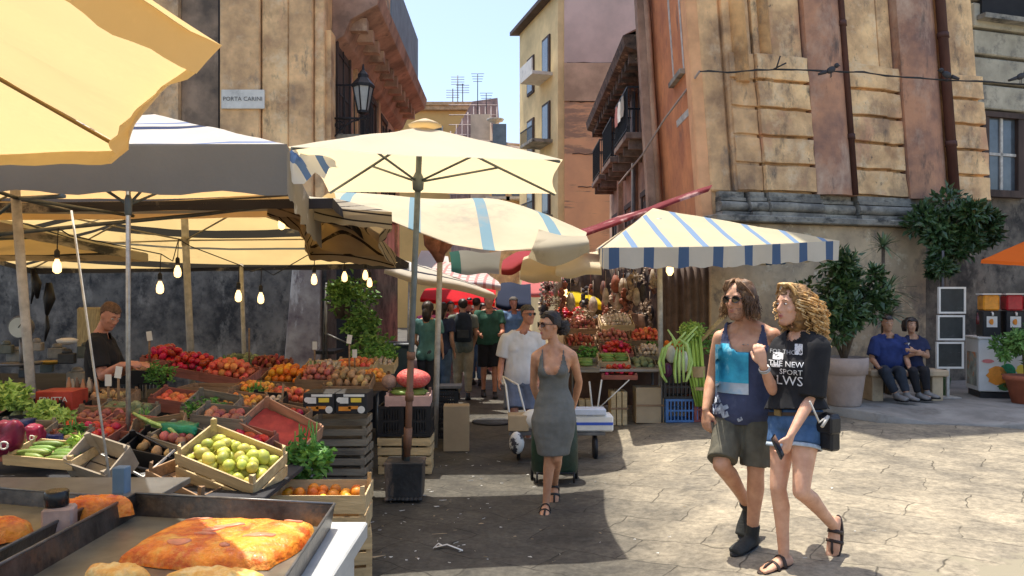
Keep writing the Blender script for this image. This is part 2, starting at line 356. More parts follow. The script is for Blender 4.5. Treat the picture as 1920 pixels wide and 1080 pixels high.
# ledge and torus moulding
m = MB(C0, lean)
fbox(m, -0.1, fu(1712) + .02, 0.42, -0.5, 2.953, 3.06)
m.build('plinth_ledge', stone_grey, bR, bevel=0.015)
def mould(u0, u1, n):
    m = MB(C0, lean)
    fbox(m, u0, u1, n, -0.3, 3.063, 3.13)
    k = 10
    prof = [(n - .1 + 0.09 * math.sin(PI * i / k), 3.14 + 0.17 * (1 - math.cos(PI * i / k)) / 2) for i in range(k + 1)]
    poly = [fpt(u0, -0.3, prof[-1][1])] + [fpt(u0, -0.3, 3.133)] + [fpt(u0, nn, z) for nn, z in prof]
    m.prism(poly, CU * (u1 - u0))
    fbox(m, u0 + .01, u1 - .01, n - .05, -0.3, 3.314, 3.37)
    fbox(m, u0 + .02, u1 - .02, n - .09, -0.3, 3.373, 3.46)
    rough(m, 2, .012, 4); m.build('base_moulding', stone_grey, bR)
for (a, b_, n) in ((1342, 1392, .20), (1393, 1424, .28), (1425, 1524, .33), (1526, 1588, .24), (1590, 1690, .33), (1692, 1762, .24), (1764, 1842, .30)): mould(fu(a), fu(b_), n)
# smooth piers at the corner
for (a, b_, n) in ((1334, 1372, .05), (1375, 1424, .12)):
    m = MB(C0, lean); fbox(m, fu(a), fu(b_), n, -0.2, 3.463, HB - .4); m.build('pier', stucco_ochre, bR, bevel=0.03)
# rounded engaged columns beside them
for (px, r, mm) in ((1400, .13, stucco_ochre), (1478 - 30, .10, stucco_ochre)):
    m = MB(C0, lean); fcyl(m, fu(px), 0.13, r, 5.25, HB - .45); m.build('pier', mm, bR)
# red pilasters
for (a, b_) in ((1519, 1590), (1692, 1760)):
    m = MB(C0, lean); u0, u1 = fu(a), fu(b_); nn = 12
    arc = [(u0 + (u1 - u0) * i / nn, 0.22 + 0.13 * math.sin(PI * i / nn)) for i in range(nn + 1)]
    m.prism([fpt(u0, -.1, 3.463)] + [fpt(u, n, 3.463) for u, n in arc] + [fpt(u1, -.1, 3.463)], V(0, 0, HB - 3.9)); m.build('pilaster', stucco_red, bR)
shade_pipe = mat('dark_rusty_pipe', (.10, .045, .035), .7, .4, 3, metal=.2, stretch=(1, 1, .3))  # dark pipes stand in for shade strips beside the pilasters; thicker one is pipe-like
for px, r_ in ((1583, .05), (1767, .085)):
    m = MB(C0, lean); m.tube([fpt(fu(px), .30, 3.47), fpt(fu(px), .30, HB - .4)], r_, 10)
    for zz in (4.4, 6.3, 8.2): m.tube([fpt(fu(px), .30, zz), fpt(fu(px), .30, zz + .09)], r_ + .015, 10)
    m.build('downpipe', shade_pipe, bR)
# panels above, rusticated courses below
for (a, b_, n) in ((1426, 1517, .16), (1593, 1660, .16), (1664, 1690, .10), (1778, 1841, .15)):
    u0, u1 = fu(a), fu(b_)
    m = MB(C0, lean); fbox(m, u0 + .01, u1 - .01, n - .03, -.1, 3.463, HB - .42); m.build('wall_panel', stucco_yellow, bR, bevel=.01)
    for i in range(5):
        z0 = 3.50 + i * 0.455
        m = MB(C0, lean); fbox(m, u0 - .015, u1 + .012, n + .075, -.12, z0, z0 + .40); rough(m, 5, .022, 3.5); m.build('rusticated_block', stucco_yellow, bR, bevel=.008)
for i in range(5):
    z0 = 3.50 + i * .455
    m = MB(C0, lean); fbox(m, fu(1378), fu(1423), .16, -.1, z0, z0 + .40); rough(m, 5, .022, 3.5); m.build('rusticated_block', stucco_ochre, bR, bevel=.008)
m = MB(C0, lean)
for i, (n, z) in enumerate(((.35, 0), (.5, .12), (.65, .26))): fbox(m, -.4, uE + .02, n, -6.1, HB - .39 + z, HB - .27 + z - .003)
m.build('cornice', stone_grey, bR)
# street side of the corner block: orange wall with windows
SX = C0.x
m = MB(C0, lean); m.bb(SX - .012, SX + .1, 12.6, 15.75, 2.0, HB - .5); m.build('side_wall', orange_m, bR)
m = MB(C0, lean); m.bb(SX - .10, SX + .1, 12.50, 12.86, 2.9, HB - .5); m.build('corner_strip', mat('pale_orange_stucco', (0.74, 0.40, 0.20), .9, .2, 2, bump=.2), bR, bevel=.02)
def side_window(bld, xw, y0, y1, z0, z1, org, xf, sgn=-1, shut=False):
    m = MB(org, xf); d = sgn
    m.bb(min(xw + d * .03, xw + d * .07), max(xw + d * .03, xw + d * .07), y0 - .1, y0, z0 - .08, z1 + .1)
    m.bb(min(xw + d * .03, xw + d * .07), max(xw + d * .03, xw + d * .07), y1, y1 + .1, z0 - .08, z1 + .1)
    m.bb(min(xw + d * .03, xw + d * .08), max(xw + d * .03, xw + d * .08), y0 - .14, y1 + .14, z1 + .103, z1 + .22)
    f = m.build('window_frame', pale_frame if not shut else wood_dk, bld)
    m = MB(org, xf); a, b_ = sorted((xw + d * .013, xw + d * .035)); m.bb(a, b_, y0, y1, z0, z1); m.build('pane', glass_m if not shut else wood_dk, f)
    m = MB(org, xf); a, b_ = sorted((xw + d * .037, xw + d * .05))
    m.bb(a, b_, (y0 + y1) / 2 - .03, (y0 + y1) / 2 + .03, z0, z1)
    for k in (1, 2): m.bb(a, b_, y0, y1, z0 + (z1 - z0) * k / 3 - .02, z0 + (z1 - z0) * k / 3 + .02)
    m.build('sash', pale_frame if not shut else iron, f)
    m = MB(org, xf); a, b_ = sorted((xw, xw + d * .16)); m.bb(a, b_, y0 - .12, y1 + .12, z0 - .17, z0 - .09); m.build('sill', stone_grey, f)
side_window(bR, SX - .01, 13.15, 13.85, 5.7, 7.9, C0, lean)
side_window(bR, SX - .01, 13.0, 13.75, 3.15, 4.7, C0, lean)
m = MB(C0, lean); m.tube([(SX - .09, 15.3, 1), (SX - .09, 15.3, HB - .5)], .06, 8); m.build('downpipe', brown_m, bR)
m = MB(C0, lean); m.bb(SX - .22, SX - .015, 15.45, 15.74, -.2, HB - .5); m.build('corner_strip', brown_m, bR)
for (y0, y1) in ((12.95, 13.9), (14.2, 15.3)):
    m = MB(C0); m.bb(SX - .10, SX - .03, y0, y1, 0, 2.45); m.build('shop_opening', dark_void, bR)
    m = MB(C0); m.bb(SX - .15, SX - .101, y0 - .12, y0 - .003, 0, 2.55); m.bb(SX - .15, SX - .101, y1 + .003, y1 + .12, 0, 2.55); m.build('door_frame', wood_dk, bR)
# ---- neighbour with balconies down the street ------------------------------
B2 = V(3.0, 18.5, 0)
b2 = thing('balcony_building', 'shabby brown building with iron balconies and a heavy dark cornice, right side of the street', 'building', B2)
m = MB(B2); m.bb(2.98, 9, 15.76, 23.6, -.2, 6.9); m.build('wall', brown_m, b2)
m = MB(B2)
m.prism([(3.0, 15.77, 6.55), (2.75, 15.77, 6.6), (2.62, 15.77, 6.78), (2.30, 15.77, 6.88), (2.26, 15.77, 7.1), (3.0, 15.77, 7.35)], (0, 7.9, 0))
for k in range(16): m.bb(2.42, 2.74, 16.0 + k * .48, 16.16 + k * .48, 6.60, 6.80)
m.build('cornice', mat('dark_tile_eaves', (0.13, 0.085, 0.06), .9, .5, 5, bump=.6, col2=(.04, .03, .025), stain=((0.42, 0.30, 0.20), 4, .56, .66, (1, 1, 1))), b2)
m = MB(B2); m.prism([(2.3, 15.77, 7.12), (9.2, 15.77, 7.13), (9.2, 15.77, 9.0), (6, 15.77, 9.0)], (0, 7.8, 0)); m.build('roof', mat('old_roof_tiles', (0.30, 0.15, 0.10), .9, .4, 8, bump=.5), b2)
for i, (y0, y1, z) in enumerate(((16.0, 17.9, 5.05), (18.6, 20.4, 5.02), (21.1, 22.9, 5.0))):
    bal = MB(B2); bal.bb(2.36, 2.98, y0, y1, z, z + .13)
    for k in range(3): bal.bb(2.44, 2.975, y0 + .15 + k * (y1 - y0 - .35) / 2, y0 + .25 + k * (y1 - y0 - .35) / 2, z - .2, z - .003)
    bo = bal.build('balcony', mat('crumbling_balcony_stone', (0.20, 0.14, 0.11), .9, .4, 5, bump=.5), b2, bevel=.01)
    r = MB(B2)
    r.bb(2.38, 2.41, y0 + .02, y1 - .02, z + 1.05, z + 1.09); r.bb(2.38, 2.41, y0 + .02, y1 - .02, z + .2, z + .22)
    for yy in (y0 + .03, y1 - .03): r.bb(2.38, 2.975, yy - .012, yy + .012, z + 1.05, z + 1.085)
    n = int((y1 - y0) / .11)
    for k in range(n + 1): r.bb(2.388, 2.402, y0 + .02 + k * (y1 - y0 - .05) / n, y0 + .034 + k * (y1 - y0 - .05) / n, z + .13, z + 1.05)
    for k in range(7):
        for yy in (y0 + .03, y1 - .03): r.bb(2.44 + k * .09, 2.454 + k * .09, yy - .007, yy + .007, z + .13, z + 1.05)
    r.build('railing', iron, bo)
    side_window(b2, 2.98, y0 + .4, y1 - .45, z + .16, z + 1.6, B2, None, shut=(i != 1))
    side_window(b2, 2.98, y0 + .4, y1 - .5, 2.6, 3.9, B2, None, shut=True)
for yy in (16.5, 18.9, 21.3):
    m = MB(B2); m.bb(2.90, 2.975, yy, yy + 1.3, 0, 2.4); m.build('shop_opening', dark_void, b2)
for yy in (15.95, 18.3, 20.8): 
    m = MB(B2); m.bb(2.86, 2.977, yy, yy + .3, 0, 6.6); m.build('pilaster', stucco_red if yy < 20 else brown_m, b2)
m = MB(B2); m.tube([(2.85, 18.15, .5), (2.85, 18.15, 6.6)], .05, 8); m.build('downpipe', pipe_m, b2)
for k, (yy, mm) in enumerate(((16.3, (.5, .45, .35)), (16.75, (.62, .60, .55)), (17.2, (.35, .12, .1)))):   # washing on the first balcony
    m = MB(); m.org = V(2.33, yy, 5.6)
    m.sheet([[V(2.34 + .02 * math.sin(7 * a + j), yy + .3 * a / 4, 6.05 - .16 * j) for a in range(5)] for j in range(4)])
    tag(m.build('washing', mat('cloth_washing_%d' % k, mm, .9, .15, 8)), ['beige towel drying over the nearest iron balcony rail', 'white cloth drying in the middle of the nearest balcony rail', 'dark red cloth drying at the far end of the nearest balcony rail'][k], 'laundry')

# ---- tall pinkish house closing the street ---------------------------------
B3 = V(1.66, 28.2, 0)
b3 = thing('apartment_house', 'tall peach house with a blank cracked side wall and white balconies up the street', 'building', B3)
peach = mat('peach_side_wall', (0.82, 0.46, 0.24), .9, .2, .45, bump=.2, col2=(0.68, 0.37, 0.22), stain=[((0.40, 0.25, 0.17), .6, .56, .62, (.3, 1, 1.6)), ((0.30, 0.2, 0.15), 1.5, .60, .66, (.2, 1, 3))])
pinkgrey = mat('pinkish_grey_plaster', (0.70, 0.53, 0.45), .9, .15, .7, bump=.15)
yel = mat('yellow_street_stucco', (0.80, 0.60, 0.30), .9, .2, .8, bump=.15)
sdir = V(-1.5, 5.0, 0).normalized()
def q3(a, s): return B3 + sdir * a + V(1, 0, 0) * s
def house_body(m, a0, a1, s0, s1, z0, z1): m.prism([q3(a0, s0) + V(0, 0, z0), q3(a0, s1) + V(0, 0, z0), q3(a1, s1) + V(0, 0, z0), q3(a1, s0) + V(0, 0, z0)], (0, 0, z1 - z0))
m = MB(B3); house_body(m, 0, 4.7, .012, 8, -.2, 12.9); m.build('wall', yel, b3)
m = MB(B3); m.bb(B3.x + .25, B3.x + 8, B3.y - .06, B3.y - .012, 0, 8.9); m.build('side_wall', peach, b3)
m = MB(B3); m.bb(B3.x + .24, B3.x + 8, B3.y - .10, B3.y - .012, 8.92, 10.3); m.build('side_wall', mat('stained_tan_plaster', (0.62, 0.42, 0.28), .9, .3, .8, bump=.2), b3)
m = MB(B3); m.bb(B3.x + .24, B3.x + 8, B3.y - .06, B3.y - .012, 10.32, 15.4); m.build('side_wall', pinkgrey, b3)
m = MB(B3); m.bb(B3.x + .5, B3.x + 8, B3.y, B3.y + 4, 12.9, 15.6); m.build('upper_wall', pinkgrey, b3)
m = MB(B3); house_body(m, -.15, 4.9, -.35, .25, 12.9, 13.05); m.build('eaves', wood_dk, b3)
RS = Matrix.Rotation(math.atan2(-sdir.x, sdir.y), 3, 'Z')
for (a, z, kind) in ((1.2, 10.9, 1), (3.1, 10.7, 0), (1.2, 8.4, 1), (3.1, 8.2, 0), (1.2, 5.6, 1), (3.1, 5.5, 1)):
    m = MB(B3); m.box(q3(a, -.02) + V(0, 0, z), (.06, .85, 1.5), RS); wf = m.build('window', wood_dk, b3)
    m = MB(B3); m.box(q3(a, -.06) + V(0, 0, z), (.02, .6, 1.3), RS); m.build('pane', glass_m, wf)
    if kind:
        m = MB(B3); m.box(q3(a, -.40) + V(0, 0, z - .8), (.8, 1.5, .12), RS); bo = m.build('balcony', white_marble if z > 9 else stone_grey, b3)
        m = MB(B3)
        for s in (-.78,): m.box(q3(a, s) + V(0, 0, z - .25), (.03, 1.45, .04), RS)
        for k in range(12): m.box(q3(a - .7 + k * .125, -.78) + V(0, 0, z - .5), (.02, .02, .5), RS)
        if z > 10: m.box(q3(a, -.78) + V(0, 0, z - .5), (.05, 1.45, .45), RS)
        m.build('railing', iron if z < 10 else white_marble, bo)
for k, (zz, x0, x1) in enumerate(((8.9, 2.1, 4.1), (7.0, 2.2, 4.5), (10.31, 2.0, 5), (5.8, 2.4, 4.0))):
    m = MB(B3); pts = [V(x0 + (x1 - x0) * i / 10, B3.y - .07, zz + .05 * noise.noise(V(i * .7, k, 0))) for i in range(11)]; m.tube(pts, .018, 4); m.build('wall_crack', mat('crack_dark', (0.13, 0.09, 0.07), 1, .2), b3)
# lower house with jutting canopies left of it
B4 = V(-0.2, 34.5, 0)
b4 = thing('terrace_house', 'low old house with terraces and white balconies behind the peach house', 'building', B4)
m = MB(B4); m.bb(-1.0, 1.4, 34.4, 40, 0, 8.6); m.build('wall', stucco_yellow, b4)
m = MB(B4); m.bb(-1.9, -1.01, 35.5, 40, 0, 10.2); m.build('wall', mat('pale_upper_stucco', (.6, .52, .42), .9, .3, 1), b4)
m = MB(B4); m.prism([(-1.4, 33.9, 8.2), (1.0, 33.9, 8.0), (1.0, 34.6, 8.45), (-1.4, 34.6, 8.7)], (0, 0, .15)); m.build('roof_edge', mat('dirty_tiles', (.2, .15, .12), .9, .4, 6), b4)
for (x, z) in ((-.55, 9.0), (.3, 7.0), (-.6, 7.0)):
    m = MB(B4); m.bb(x - .55, x + .5, 33.8, 34.4, z - .9, z - .8); bo = m.build('balcony', white_marble, b4)
    m = MB(B4); m.bb(x - .3, x + .3, 34.36, 34.41, z - .7, z + .5); m.build('window', glass_m, b4)
m = MB(B4)
for (x, y, h) in ((-1.6, 36, 2.2), (-1.2, 36, 1.3)):
    m.tube([(x, y, 10), (x, y, 10 + h)], .02, 5)
    for k in range(4): m.tube([(x - .3 + .03 * k, y, 10 + h - .12 * k), (x + .3 - .03 * k, y, 10 + h - .12 * k)], .012, 4)
m.build('antenna', iron, b4)
m = MB(B4); m.lathe((-.75, 34.8, 9.6), [(.02, -.4), (.03, 0), (.35, .12), (.4, .2)], 14); m.build('satellite_dish', pale_frame, b4)
m = MB((-.72, 33.6, 8.5)); 
for k in range(5): m.tube([(-1.2 + .2 * k, 33.7, 8.0), (-1.3 + .26 * k, 33.3 + .1 * (k % 2), 9.9 - .25 * k)], .025, 5)
# scaffold-clad roof
B5 = V(-3.5, 43, 0)
b5 = thing('scaffolded_house', 'distant house wrapped in pinkish scaffold netting, beside the yellow one', 'building', B5)
m = MB(B5); m.prism([(-3.4, 43, 0), (-.8, 43, 0), (-.8, 43, 12.9), (-2.2, 43, 12.7), (-3.4, 43, 10.6)], (0, 5, 0)); m.build('wall', mat('netting_pink', (.36, .25, .23), .9, .4, 3, col2=(.2, .15, .15), stretch=(1, 1, .3)), b5)
m = MB(B5)
for k in range(9): m.tube([(-3.4 + k * .32, 42.8, 6), (-3.4 + k * .32, 42.8, 11 + .35 * min(k, 4))], .03, 4)
for k in range(12): m.tube([(-3.5, 42.8, 6.4 + k * .55), (-.8, 42.8, 6.4 + k * .55)], .025, 4)
for k in range(6): m.tube([(-3.4 + k * .5, 42.75, 7.5), (-2.9 + k * .5, 42.75, 10 + .2 * k)], .025, 4)
m.build('scaffold', mat('scaffold_steel', (.4, .32, .3), .6, .2), b5)
B6 = V(-4.6, 46, 0)
b6 = thing('yellow_house', 'distant yellow house with one window and a flat tiled roof edge', 'building', B6)
m = MB(B6); m.bb(-8, -2.6, 46, 52, 0, 12.9); m.build('wall', mat('bright_yellow_stucco', (.74, .47, .17), .9, .12, .5), b6)
m = MB(B6); m.bb(-8.1, -2.4, 45.7, 52, 12.91, 13.15); m.bb(-8.1, -2.3, 45.6, 52, 13.155, 13.35); m.build('roof_edge', mat('tile_edge', (.55, .36, .2), .9, .3, 5), b6)
m = MB(B6); m.bb(-5.05, -4.1, 45.93, 46, 10.7, 12.0); wf = m.build('window_frame', pale_frame, b6)
m = MB(B6); m.bb(-4.97, -4.18, 45.91, 45.929, 10.78, 11.92); m.build('shutter', mat('green_grey_shutter', (.12, .13, .11), .7, .2), wf)
m = MB(B6)
for (x, h) in ((-3.3, 2.0), (-3.0, 1.5), (-3.6, 1.2)):
    m.tube([(x, 47, 13.3), (x, 47, 13.3 + h)], .03, 4)
    for k in range(4): m.tube([(x - .4, 47, 13.2 + h - .15 * k), (x + .4, 47, 13.2 + h - .15 * k)], .018, 4)
m.build('antenna', pipe_m, b6)
# low street-end house under them
m = MB(V(0, 52, 0)); m.bb(-7, 7, 52, 58, 0, 9); e = m.build('end_house', brown_m); tag(e, 'plain brown house far behind that closes the street', 'building')

# ---- left building ----------------------------------------------------------
BL = V(-3.4, 14, 0)
bl = thing('old_palace', 'weathered ochre palace on the left with a street name plaque and iron balconies', 'building', BL)
LX = -3.4
def xp(px, Y=14.0): return (px - CX) * Y / F
m = MB(BL); m.bb(-14, LX, 14, 22.6, 2.9, 13); m.build('wall', stucco_ochre, bl)
m = MB(BL); m.bb(-14, LX + .06, 13.92, 22.6, -.2, 2.88); m.build('plinth', grey_wall, bl)
for (a, b_, n, mm) in ((418, 492, .16, stucco_ochre), (546, 590, .16, stucco_ochre), (591, 610, .08, stucco_yellow)):
    m = MB(BL); m.bb(xp(a), xp(b_), 14 - n, 14.1, 2.9, 12.6); m.build('pier', mm, bl, bevel=.02)
m = MB(BL); m.bb(xp(494), xp(544), 13.9, 14.1, 4.3, 12.6); m.build('wall_panel', stucco_yellow, bl, bevel=.02)
m = MB(BL); m.bb(xp(496), xp(540), 13.86, 14.1, 3.95, 4.15); m.build('panel_bracket', stone_grey, bl, bevel=.02)
m = MB(BL); m.bb(xp(342), xp(416), 14 - .04, 14.1, 2.9, 12.6); m.build('wall_recess', mat('brown_stained_recess', (.27, .19, .13), .9, .4, 1.6, bump=.4, col2=(.11, .085, .065), stain=[((.42, .32, .23), 2.2, .56, .7, (1, 1, .5))]), bl)
m = MB(BL); m.bb(xp(240), xp(341), 14 - .16, 14.1, 2.9, 12.6); m.build('pier', stucco_ochre, bl)
m = MB(BL); m.tube([(xp(417), 13.9, 3), (xp(417), 13.9, 12.5)], .035, 6); m.build('downpipe', iron, bl)
# cornice along the street, parapet
m = MB(BL)
m.prism([(LX, 14.6, 6.55), (LX + .22, 14.6, 6.7), (LX + .35, 14.6, 7.0), (LX + .86, 14.6, 7.28), (LX + .92, 14.6, 7.55), (LX, 14.6, 7.62)], (0, 8.0, 0))
m.build('cornice', mat('salmon_cornice', (0.42, 0.26, 0.19), .9, .3, 1.5, bump=.3, col2=(.22, .14, .105), stain=((.2, .13, .1), 2.5, .55, .68, (1, 1, 1))), bl, bevel=.01)
for k in range(12): m = MB(BL); m.bb(LX + .3, LX + .62, 14.8 + k * .65, 15.0 + k * .65, 6.98 - .12, 7.1); m.build('cornice_bracket', brown_m, bl)
m = MB(BL); m.bb(LX - .01, LX + .03, 14.2, 22.5, 2.9, 6.6); m.build('side_wall', mat('salmon_side_wall', (0.60, 0.38, 0.27), .9, .25, .9, bump=.2, col2=(.46, .27, .19), stain=((.30, .2, .15), 1.8, .56, .7, (1, 1, .3))), bl)
for yy in (14.02, 16.4, 19.0, 22.2): m = MB(BL); m.bb(LX - .01, LX + .12, yy, yy + .35, 2.9, 6.6); m.build('pilaster', stucco_ochre, bl)
for (y0, y1, z0, z1) in ((14.75, 15.8, 4.95, 7.2), (17.1, 17.75, 4.0, 6.4), (18.2, 18.8, 4.0, 6.3), (19.7, 20.4, 4.0, 6.2), (21.1, 21.8, 4.0, 6.1)):
    side_window(bl, LX + .03, y0, y1, z0, z1, BL, None, sgn=1, shut=True)
m = MB(BL); m.bb(LX + .035, LX + .55, 14.6, 16.0, 4.72, 4.84); bo = m.build('balcony', stone_grey, bl, bevel=.01)
m = MB(BL)
for k in range(12): m.bb(LX + .52, LX + .534, 14.62 + k * .123, 14.634 + k * .123, 4.84, 5.75)
for k in range(6):
    for yy in (14.62, 15.97): m.bb(LX + .05 + k * .09, LX + .064 + k * .09, yy, yy + .014, 4.84, 5.75)
m.bb(LX + .51, LX + .54, 14.6, 16.0, 5.75, 5.78); m.bb(LX + .05, LX + .51, 14.6, 14.63, 5.75, 5.78)
m.build('railing', iron, bo)
m = MB(BL); m.tube([(LX + .12, 16.9, 3.6), (LX + .12, 16.9, 6.8)], .05, 8); m.lathe((LX + .12, 16.9, 6.72), [(.05, 0), (.09, .1), (.07, .2)], 8); m.build('downpipe', iron, bl)
m = MB(BL)
m.bb(LX + .88, LX + .91, 16, 20.5, 7.56, 8.6); m.build('roof_screen', mat('blue_grey_screen', (.16, .22, .27), .6, .2, 3), bl)
# carved marble street plaque
px0, px1 = xp(415, 13.8), xp(496, 13.8)
m = MB(((px0 + px1) / 2, 13.8, 5.3)); zc = EYE - (186 - HY) * 13.8 / F
m.bb(px0, px1, 13.79, 13.835, zc - .17, zc + .17)
pl = m.build('street_plaque', white_marble, None, bevel=.008); tag(pl, 'white marble street name plaque on the left palace facade', 'sign')
put_text('PORTA CARINI', .105, plane_mx(V((px0 + px1) / 2, 13.786, zc), (1, 0, 0), (0, 0, 1)), mat('carved_grey_letters', (.12, .12, .12), .8, .1), pl, 'lettering', pl.location, bold=.003)
# wrought-iron street lantern on the corner
lt = thing('street_lantern', 'black iron lantern on a bracket at the corner of the left palace', 'lamp', (LX, 14.3, 4.2))
lx, ly, lz = (681 - CX) * 14.3 / F, 14.3, EYE - (215 - HY) * 14.3 / F
m = MB(lt.location); bz = EYE - (222 - HY) * 14.3 / F
m.tube([(LX + .02, ly, bz), (lx + .06, ly, bz)], .022, 6)
m.tube([(LX + .02, ly, bz - .45)] + [(LX + .02 + .55 * t, ly, bz - .45 + .42 * math.sin(t * PI / 2)) for t in (.2, .4, .6, .8, 1)], .016, 6)
for k in range(9): a = k * .7; m.tube([(LX + .2 + .09 * math.cos(a) * (1 - k * .06), ly, bz - .13 + .09 * math.sin(a) * (1 - k * .06)), (LX + .2 + .09 * math.cos(a + .7) * (1 - k * .06), ly, bz - .13 + .09 * math.sin(a + .7) * (1 - k * .06))], .011, 5)
m.tube([(lx, ly, bz), (lx, ly, lz + .05)], .02, 6); m.tube([(LX + .03, ly, bz - .5), (LX + .03, ly, bz + .08)], .02, 6)
m.build('bracket', iron, lt)
m = MB(lt.location)
def lring(r, z, n=6): return [V(lx + r * math.cos(2 * PI * k / n + .3), ly + r * math.sin(2 * PI * k / n + .3), z) for k in range(n)]
for k in range(6):
    a, b_ = lring(.10, lz + .06)[k], lring(.19, lz + .52)[k]; m.tube([a, b_], .013, 4)
m.rings([lring(.03, lz), lring(.11, lz + .03), lring(.11, lz + .07)], smooth=False)
m.rings([lring(.21, lz + .50), lring(.215, lz + .55), lring(.10, lz + .68), lring(.10, lz + .74), lring(.03, lz + .82), lring(.012, lz + .93)], smooth=False)
m.build('lantern_frame', iron, lt)
m = MB(lt.location); m.rings([lring(.092, lz + .07), lring(.178, lz + .5)], smooth=False); m.build('lantern_glass', mat('smoky_lantern_glass', (.30, .32, .33), .15, .2, 5, spec=.7), lt)

# ---- grey building at the far right ----------------------------------------
GB0 = fpt(uE + .01, 0, 0)
gb = thing('grey_building', 'grey stone block with dark wooden windows at the right edge', 'building', GB0)
def gbox(m, u0, u1, n0, n1, z0, z1): fbox(m, uE + u0, uE + u1, n0, n1, z0, z1)
m = MB(GB0); gbox(m, .01, 6, -.25, -6, -.2, 15.5); m.build('wall', grey_wall, gb)
for k in range(20):
    z0 = 5.25 + k * .5
    m = MB(GB0); gbox(m, -.05, 6, -.14, -.3, z0, z0 + .44); m.build('stone_course', grey_block, gb, bevel=.02)
m = MB(GB0); gbox(m, .16, .30, -.12, -.25, 3.75, 5.1); gbox(m, 1.0, 1.14, -.12, -.25, 3.75, 5.1); gbox(m, .1, 1.2, -.10, -.25, 5.103, 5.2); gbox(m, .1, 1.2, -.08, -.25, 3.62, 3.747); wf = m.build('window_frame', wood_dk, gb)
m = MB(GB0); gbox(m, .30, 1.0, -.2, -.24, 3.75, 5.1); m.build('pane', glass_m, wf)
m = MB(GB0); gbox(m, .62, .68, -.17, -.21, 3.75, 5.1); gbox(m, .3, 1.0, -.17, -.205, 4.4, 4.45); m.build('sash', pale_frame, wf)
m = MB(GB0); gbox(m, 0.02, 2.0, .05, -.3, 6.86, 6.95); wf = m.build('window_sill', stone_grey, gb)
m = MB(GB0); gbox(m, .1, 1.2, -.10, -.16, 6.96, 8.4); m.build('window', dark_void, gb)

# ---- cable across the facade with perching birds ---------------------------
cab = mat('black_cable', (.03, .03, .03), .7, .2)
m = MB(P(1315, 135, 12.3))
pts = [P(1312, 134, 12.25), P(1380, 134, 12.25), P(1460, 130, 12.3), P(1560, 134, 12.35), P(1620, 135, 12.4), P(1700, 146, 12.5), P(1800, 151, 12.6), P(1920, 158, 12.8), P(2010, 160, 13)]
pts = [pts[0]] + [pts[i].lerp(pts[i + 1], u) + V(0, 0, .02 * noise.noise(pts[i] * 3 + V(u * 2, 0, 0))) for i in range(len(pts) - 1) for u in (.25, .5, .75, 1)]
m.tube(pts, .011, 6); m.tube([p + V(0, 0, .018 * math.sin(i * 1.3)) for i, p in enumerate(pts)], .006, 5)
m.tube([P(1455, 130, 12.28), P(1463, 105, 12.28)], .012, 4); m.tube([P(1450, 130, 12.28), P(1474, 118, 12.28)], .012, 4)
tag(m.build('cable', cab), 'thick black cable sagging across the corner building', 'cable')
m = MB(P(1312, 134, 12.25)); m.tube([P(1312, 134, 12.25), P(1290, 165, 12.9), P(1245, 225, 14), P(1205, 290, 15.4), P(1160, 345, 17)], .02, 5)
tag(m.build('cable', mat('pale_cable', (.35, .3, .27), .8, .1)), 'thin pale cable running down along the orange side wall', 'cable')
bm_ = mat('pigeon_grey', (.04, .04, .045), .7, .3)
for (px, py, Y, s, lb) in ((1558, 131, 12.3, 1, 'pigeon on the cable above the first red pilaster'), (1775, 140, 12.5, -1, 'pigeon on the cable right of the downpipe'), (1914, 143, 12.7, 1, 'pigeon on the cable at the right edge')):
    c = P(px, py, Y); m = MB(c)
    m.ball(c, .055, 10, 7, (1.5, .8, .95), Matrix.Rotation(-.5 * s, 3, 'Y')); m.ball(c + V(s * .09, 0, .07), .04, 8, 6)
    m.tube([c + V(s * .12, 0, .07), c + V(s * .155, 0, .06)], [.012, .003], 5); m.tube([c - V(s * .08, 0, .03), c - V(s * .2, 0, .07)], [.035, .02], 6)
    for dy in (-.02, .02): m.tube([c + V(0, dy, -.05), c + V(0, dy, -.12)], .006, 4)
    b_ = m.build('pigeon', bm_); tag(b_, lb, 'bird', 'pigeons on the cable')
# ================================================================ canopies
def cloth(name, col, tcol=None, tr=.5, stripes=None, stain=None, var=.08):
    return mat(name, col, .85, var, 1.2, bump=.12, bscale=25, transl=tr, tcol=tcol, stripes=stripes, stain=stain, spec=.15)
dirty = ((.45, .40, .32), 1.3, .55, .75, (1, 1, 1))
c_yellow = cloth('yellow_canvas', (.76, .60, .32), (.88, .64, .31), .42, stain=((.88, .70, .38), 1.6, .52, .66, (1, 1, 1)))
c_cream = cloth('cream_canvas', (.76, .68, .52), (.92, .73, .42), .5)
c_grey = cloth('grey_valance_canvas', (.25, .225, .185), (.35, .33, .30), .12, stain=((.62, .62, .62), 1.1, .56, .66, (.6, 1, 1.4)))
c_dirtyval = cloth('cream_valance_dark_hem', (.60, .54, .42), (.8, .62, .36), .4, stripes=((0, .0, 1), 9, 4.5, (.6, .54, .42), 0), stain=((.10, .10, .10), 1.3, .52, .62, (.4, .4, 2)))
c_darkval = cloth('dark_hem_canvas', (.05, .05, .06), (.08, .07, .06), .15, stain=((.35, .31, .25), 1.6, .56, .64, (1, 1, 1)))
c_oldgrey = cloth('old_grey_brown_canvas', (.46, .40, .30), (.75, .60, .38), .4, stripes=[((.2, .3, 1), .085, .016, (.035, .03, .03), .02)], stain=((.50, .44, .33), 2, .55, .7, (1, 1, 1)))
c_white_blue = cloth('white_canvas_navy_lines', (.80, .76, .68), (.95, .62, .30), .5, stripes=[((0, 1, 0), .9, .10, (.06, .08, .16), .25), ((0, 1, 0), .9, .05, (.25, .33, .55), .05)])
